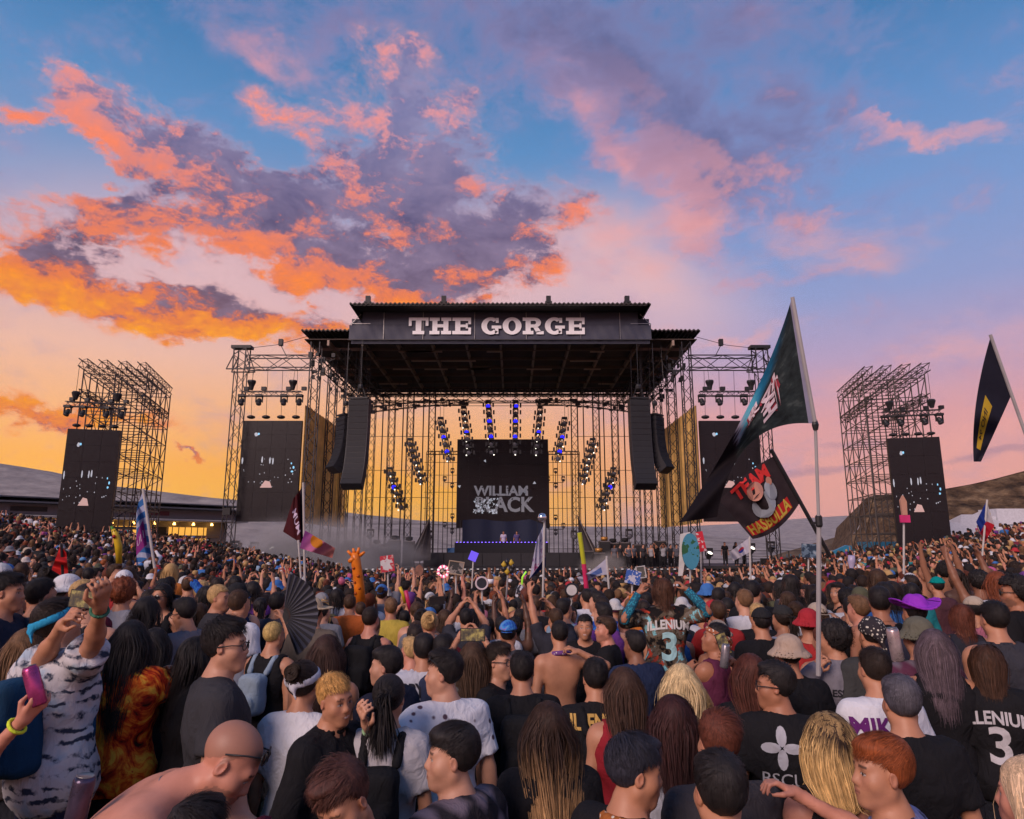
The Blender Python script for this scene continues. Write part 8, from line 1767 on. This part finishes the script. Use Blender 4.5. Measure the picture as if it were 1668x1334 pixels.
    # boom lift
    BL = mat('lift_blue', (.03, .20, .34), .45); p = [at(1296, 930, 56), at(1380, 892, 56), at(1392, 905, 56), at(1470, 900, 56)]; t = thing('boom_lift', 'blue articulated boom lift parked right of the stage', 'lift', (p[2].x, 56, gz(p[2].x, 56)))
    def beam(a, b, w, name): dd = (b - a); MB().box((a + b) / 2, (dd.length, w, w), Matrix.Rotation(math.atan2(dd.z, dd.x) * -1, 3, 'Y')).build(name, BL, t)
    beam(p[0], p[1], .42, 'lower_boom'); beam(p[1], p[2], .5, 'knuckle'); beam(p[2] + Vector((0, .3, .1)), p[3] + Vector((0, .3, .1)), .8, 'turntable')
    g = gz(p[3].x, 56); MB().box((p[3].x - 1.2, 56.3, g + .9), (3.4, 2, .7)).build('chassis', BL, t)
    for dx in (-2.4, .2):
        for dy in (-.9, 1.3): MB().lathe([(.5, -.18), (.5, .18)], (p[3].x + dx, 56.2 + dy, g + .5), 'Y', 14).build('wheel', BLACK, t)
    MB().lathe([(.35, -.05), (.35, .05)], (p[3].x - .3, 55.85, p[3].z + .1), 'Y', 16).build('warning_disc', mat('lift_yellow', (.6, .36, .03), .5), t)
    c = at(1296, 915, 56); bk = MB().box(c + Vector((0, 0, -.3)), (1.1, .9, .12))
    for a_ in (-.5, .5):
        for b_ in (-.4, .4): bk.bar(c + Vector((a_, b_, -.3)), c + Vector((a_, b_, .6)), .05)
    bk.build('basket', BL, t)
surroundings()
# ------------------------------------------------------------------ smoke and air
def smoke(name, label, c, size, dens, col=(.93, .93, .97), seed=0.0):
    b = MB().lathe([(.001, -.5)] + [(.5 * math.cos(a), .5 * math.sin(a)) for a in np.linspace(-1.3, 1.3, 9)] + [(.001, .5)], (0, 0, 0), sides=16); b.v = [(c[0] + p[0] * size[0], c[1] + p[1] * size[1], c[2] + p[2] * size[2]) for p in b.v]
    m = bpy.data.materials.new(name); m.use_nodes = True; t = NT(m.node_tree); t.n.remove(t.n['Principled BSDF']); v = t.new('ShaderNodeVolumePrincipled'); tc = t.new('ShaderNodeTexCoord')
    q = t.vm('SUBTRACT', tc.outputs['Generated'], (.5, .5, .5)); r = t.m('MULTIPLY', t.new('ShaderNodeVectorMath', operation='LENGTH').outputs['Value'], 1.0)
    ln = [n for n in t.n if n.bl_idname == 'ShaderNodeVectorMath' and n.operation == 'LENGTH'][0]; t.l.new(q, ln.inputs[0])
    n = t.noise(t.mapping(tc.outputs['Generated'], loc=(seed, seed, 0)), 3.2, 5, .6, .4); fall = t.mr(r, .12, .48, 1, 0, True); d = t.m('MULTIPLY', t.mr(t.m('ADD', n, t.m('MULTIPLY', fall, .35)), .55, .95), fall)
    t.l.new(t.m('MULTIPLY', d, dens), v.inputs['Density']); v.inputs['Color'].default_value = (*col, 1); t.l.new(v.outputs[0], t.n['Material Output'].inputs['Volume']); o = b.build(name, m); m.volume_intersection_method = 'FAST' if hasattr(m, 'volume_intersection_method') else 'FAST'; tag(o, label, kind='stuff')
c = at(500, 905, 50); smoke('smoke', 'thin grey stage smoke drifting at the left of the stage', (c.x, 50.5, 1.6), (16, 5, 8.5), 2.4, seed=.3)
c = at(985, 928, 50); smoke('smoke', 'pale puff of stage smoke right of the booth', (c.x, 50.5, .6), (5, 2.5, 4.2), 4.0, (.85, .80, .74), seed=2.1)
c = at(640, 905, 52); smoke('smoke', 'faint smoke before the left stage towers', (c.x, 52.5, 1.8), (9, 4, 4.5), .8, seed=4.4)
print('all', round(time.time() - T0, 1), len(bpy.data.objects))
# haze over the gorge
hz = bpy.data.materials.new('haze'); hz.use_nodes = True; ht = NT(hz.node_tree); ht.n.remove(ht.n['Principled BSDF']); hv = ht.new('ShaderNodeVolumePrincipled'); hv.inputs['Density'].default_value = 4.5e-5; hv.inputs['Color'].default_value = (.86, .86, .95, 1); ht.l.new(hv.outputs[0], ht.n['Material Output'].inputs['Volume'])
hb_ = MB().box((0, 3400, 105), (24000, 7400, 430)).build('haze', hz); tag(hb_, kind='stuff')
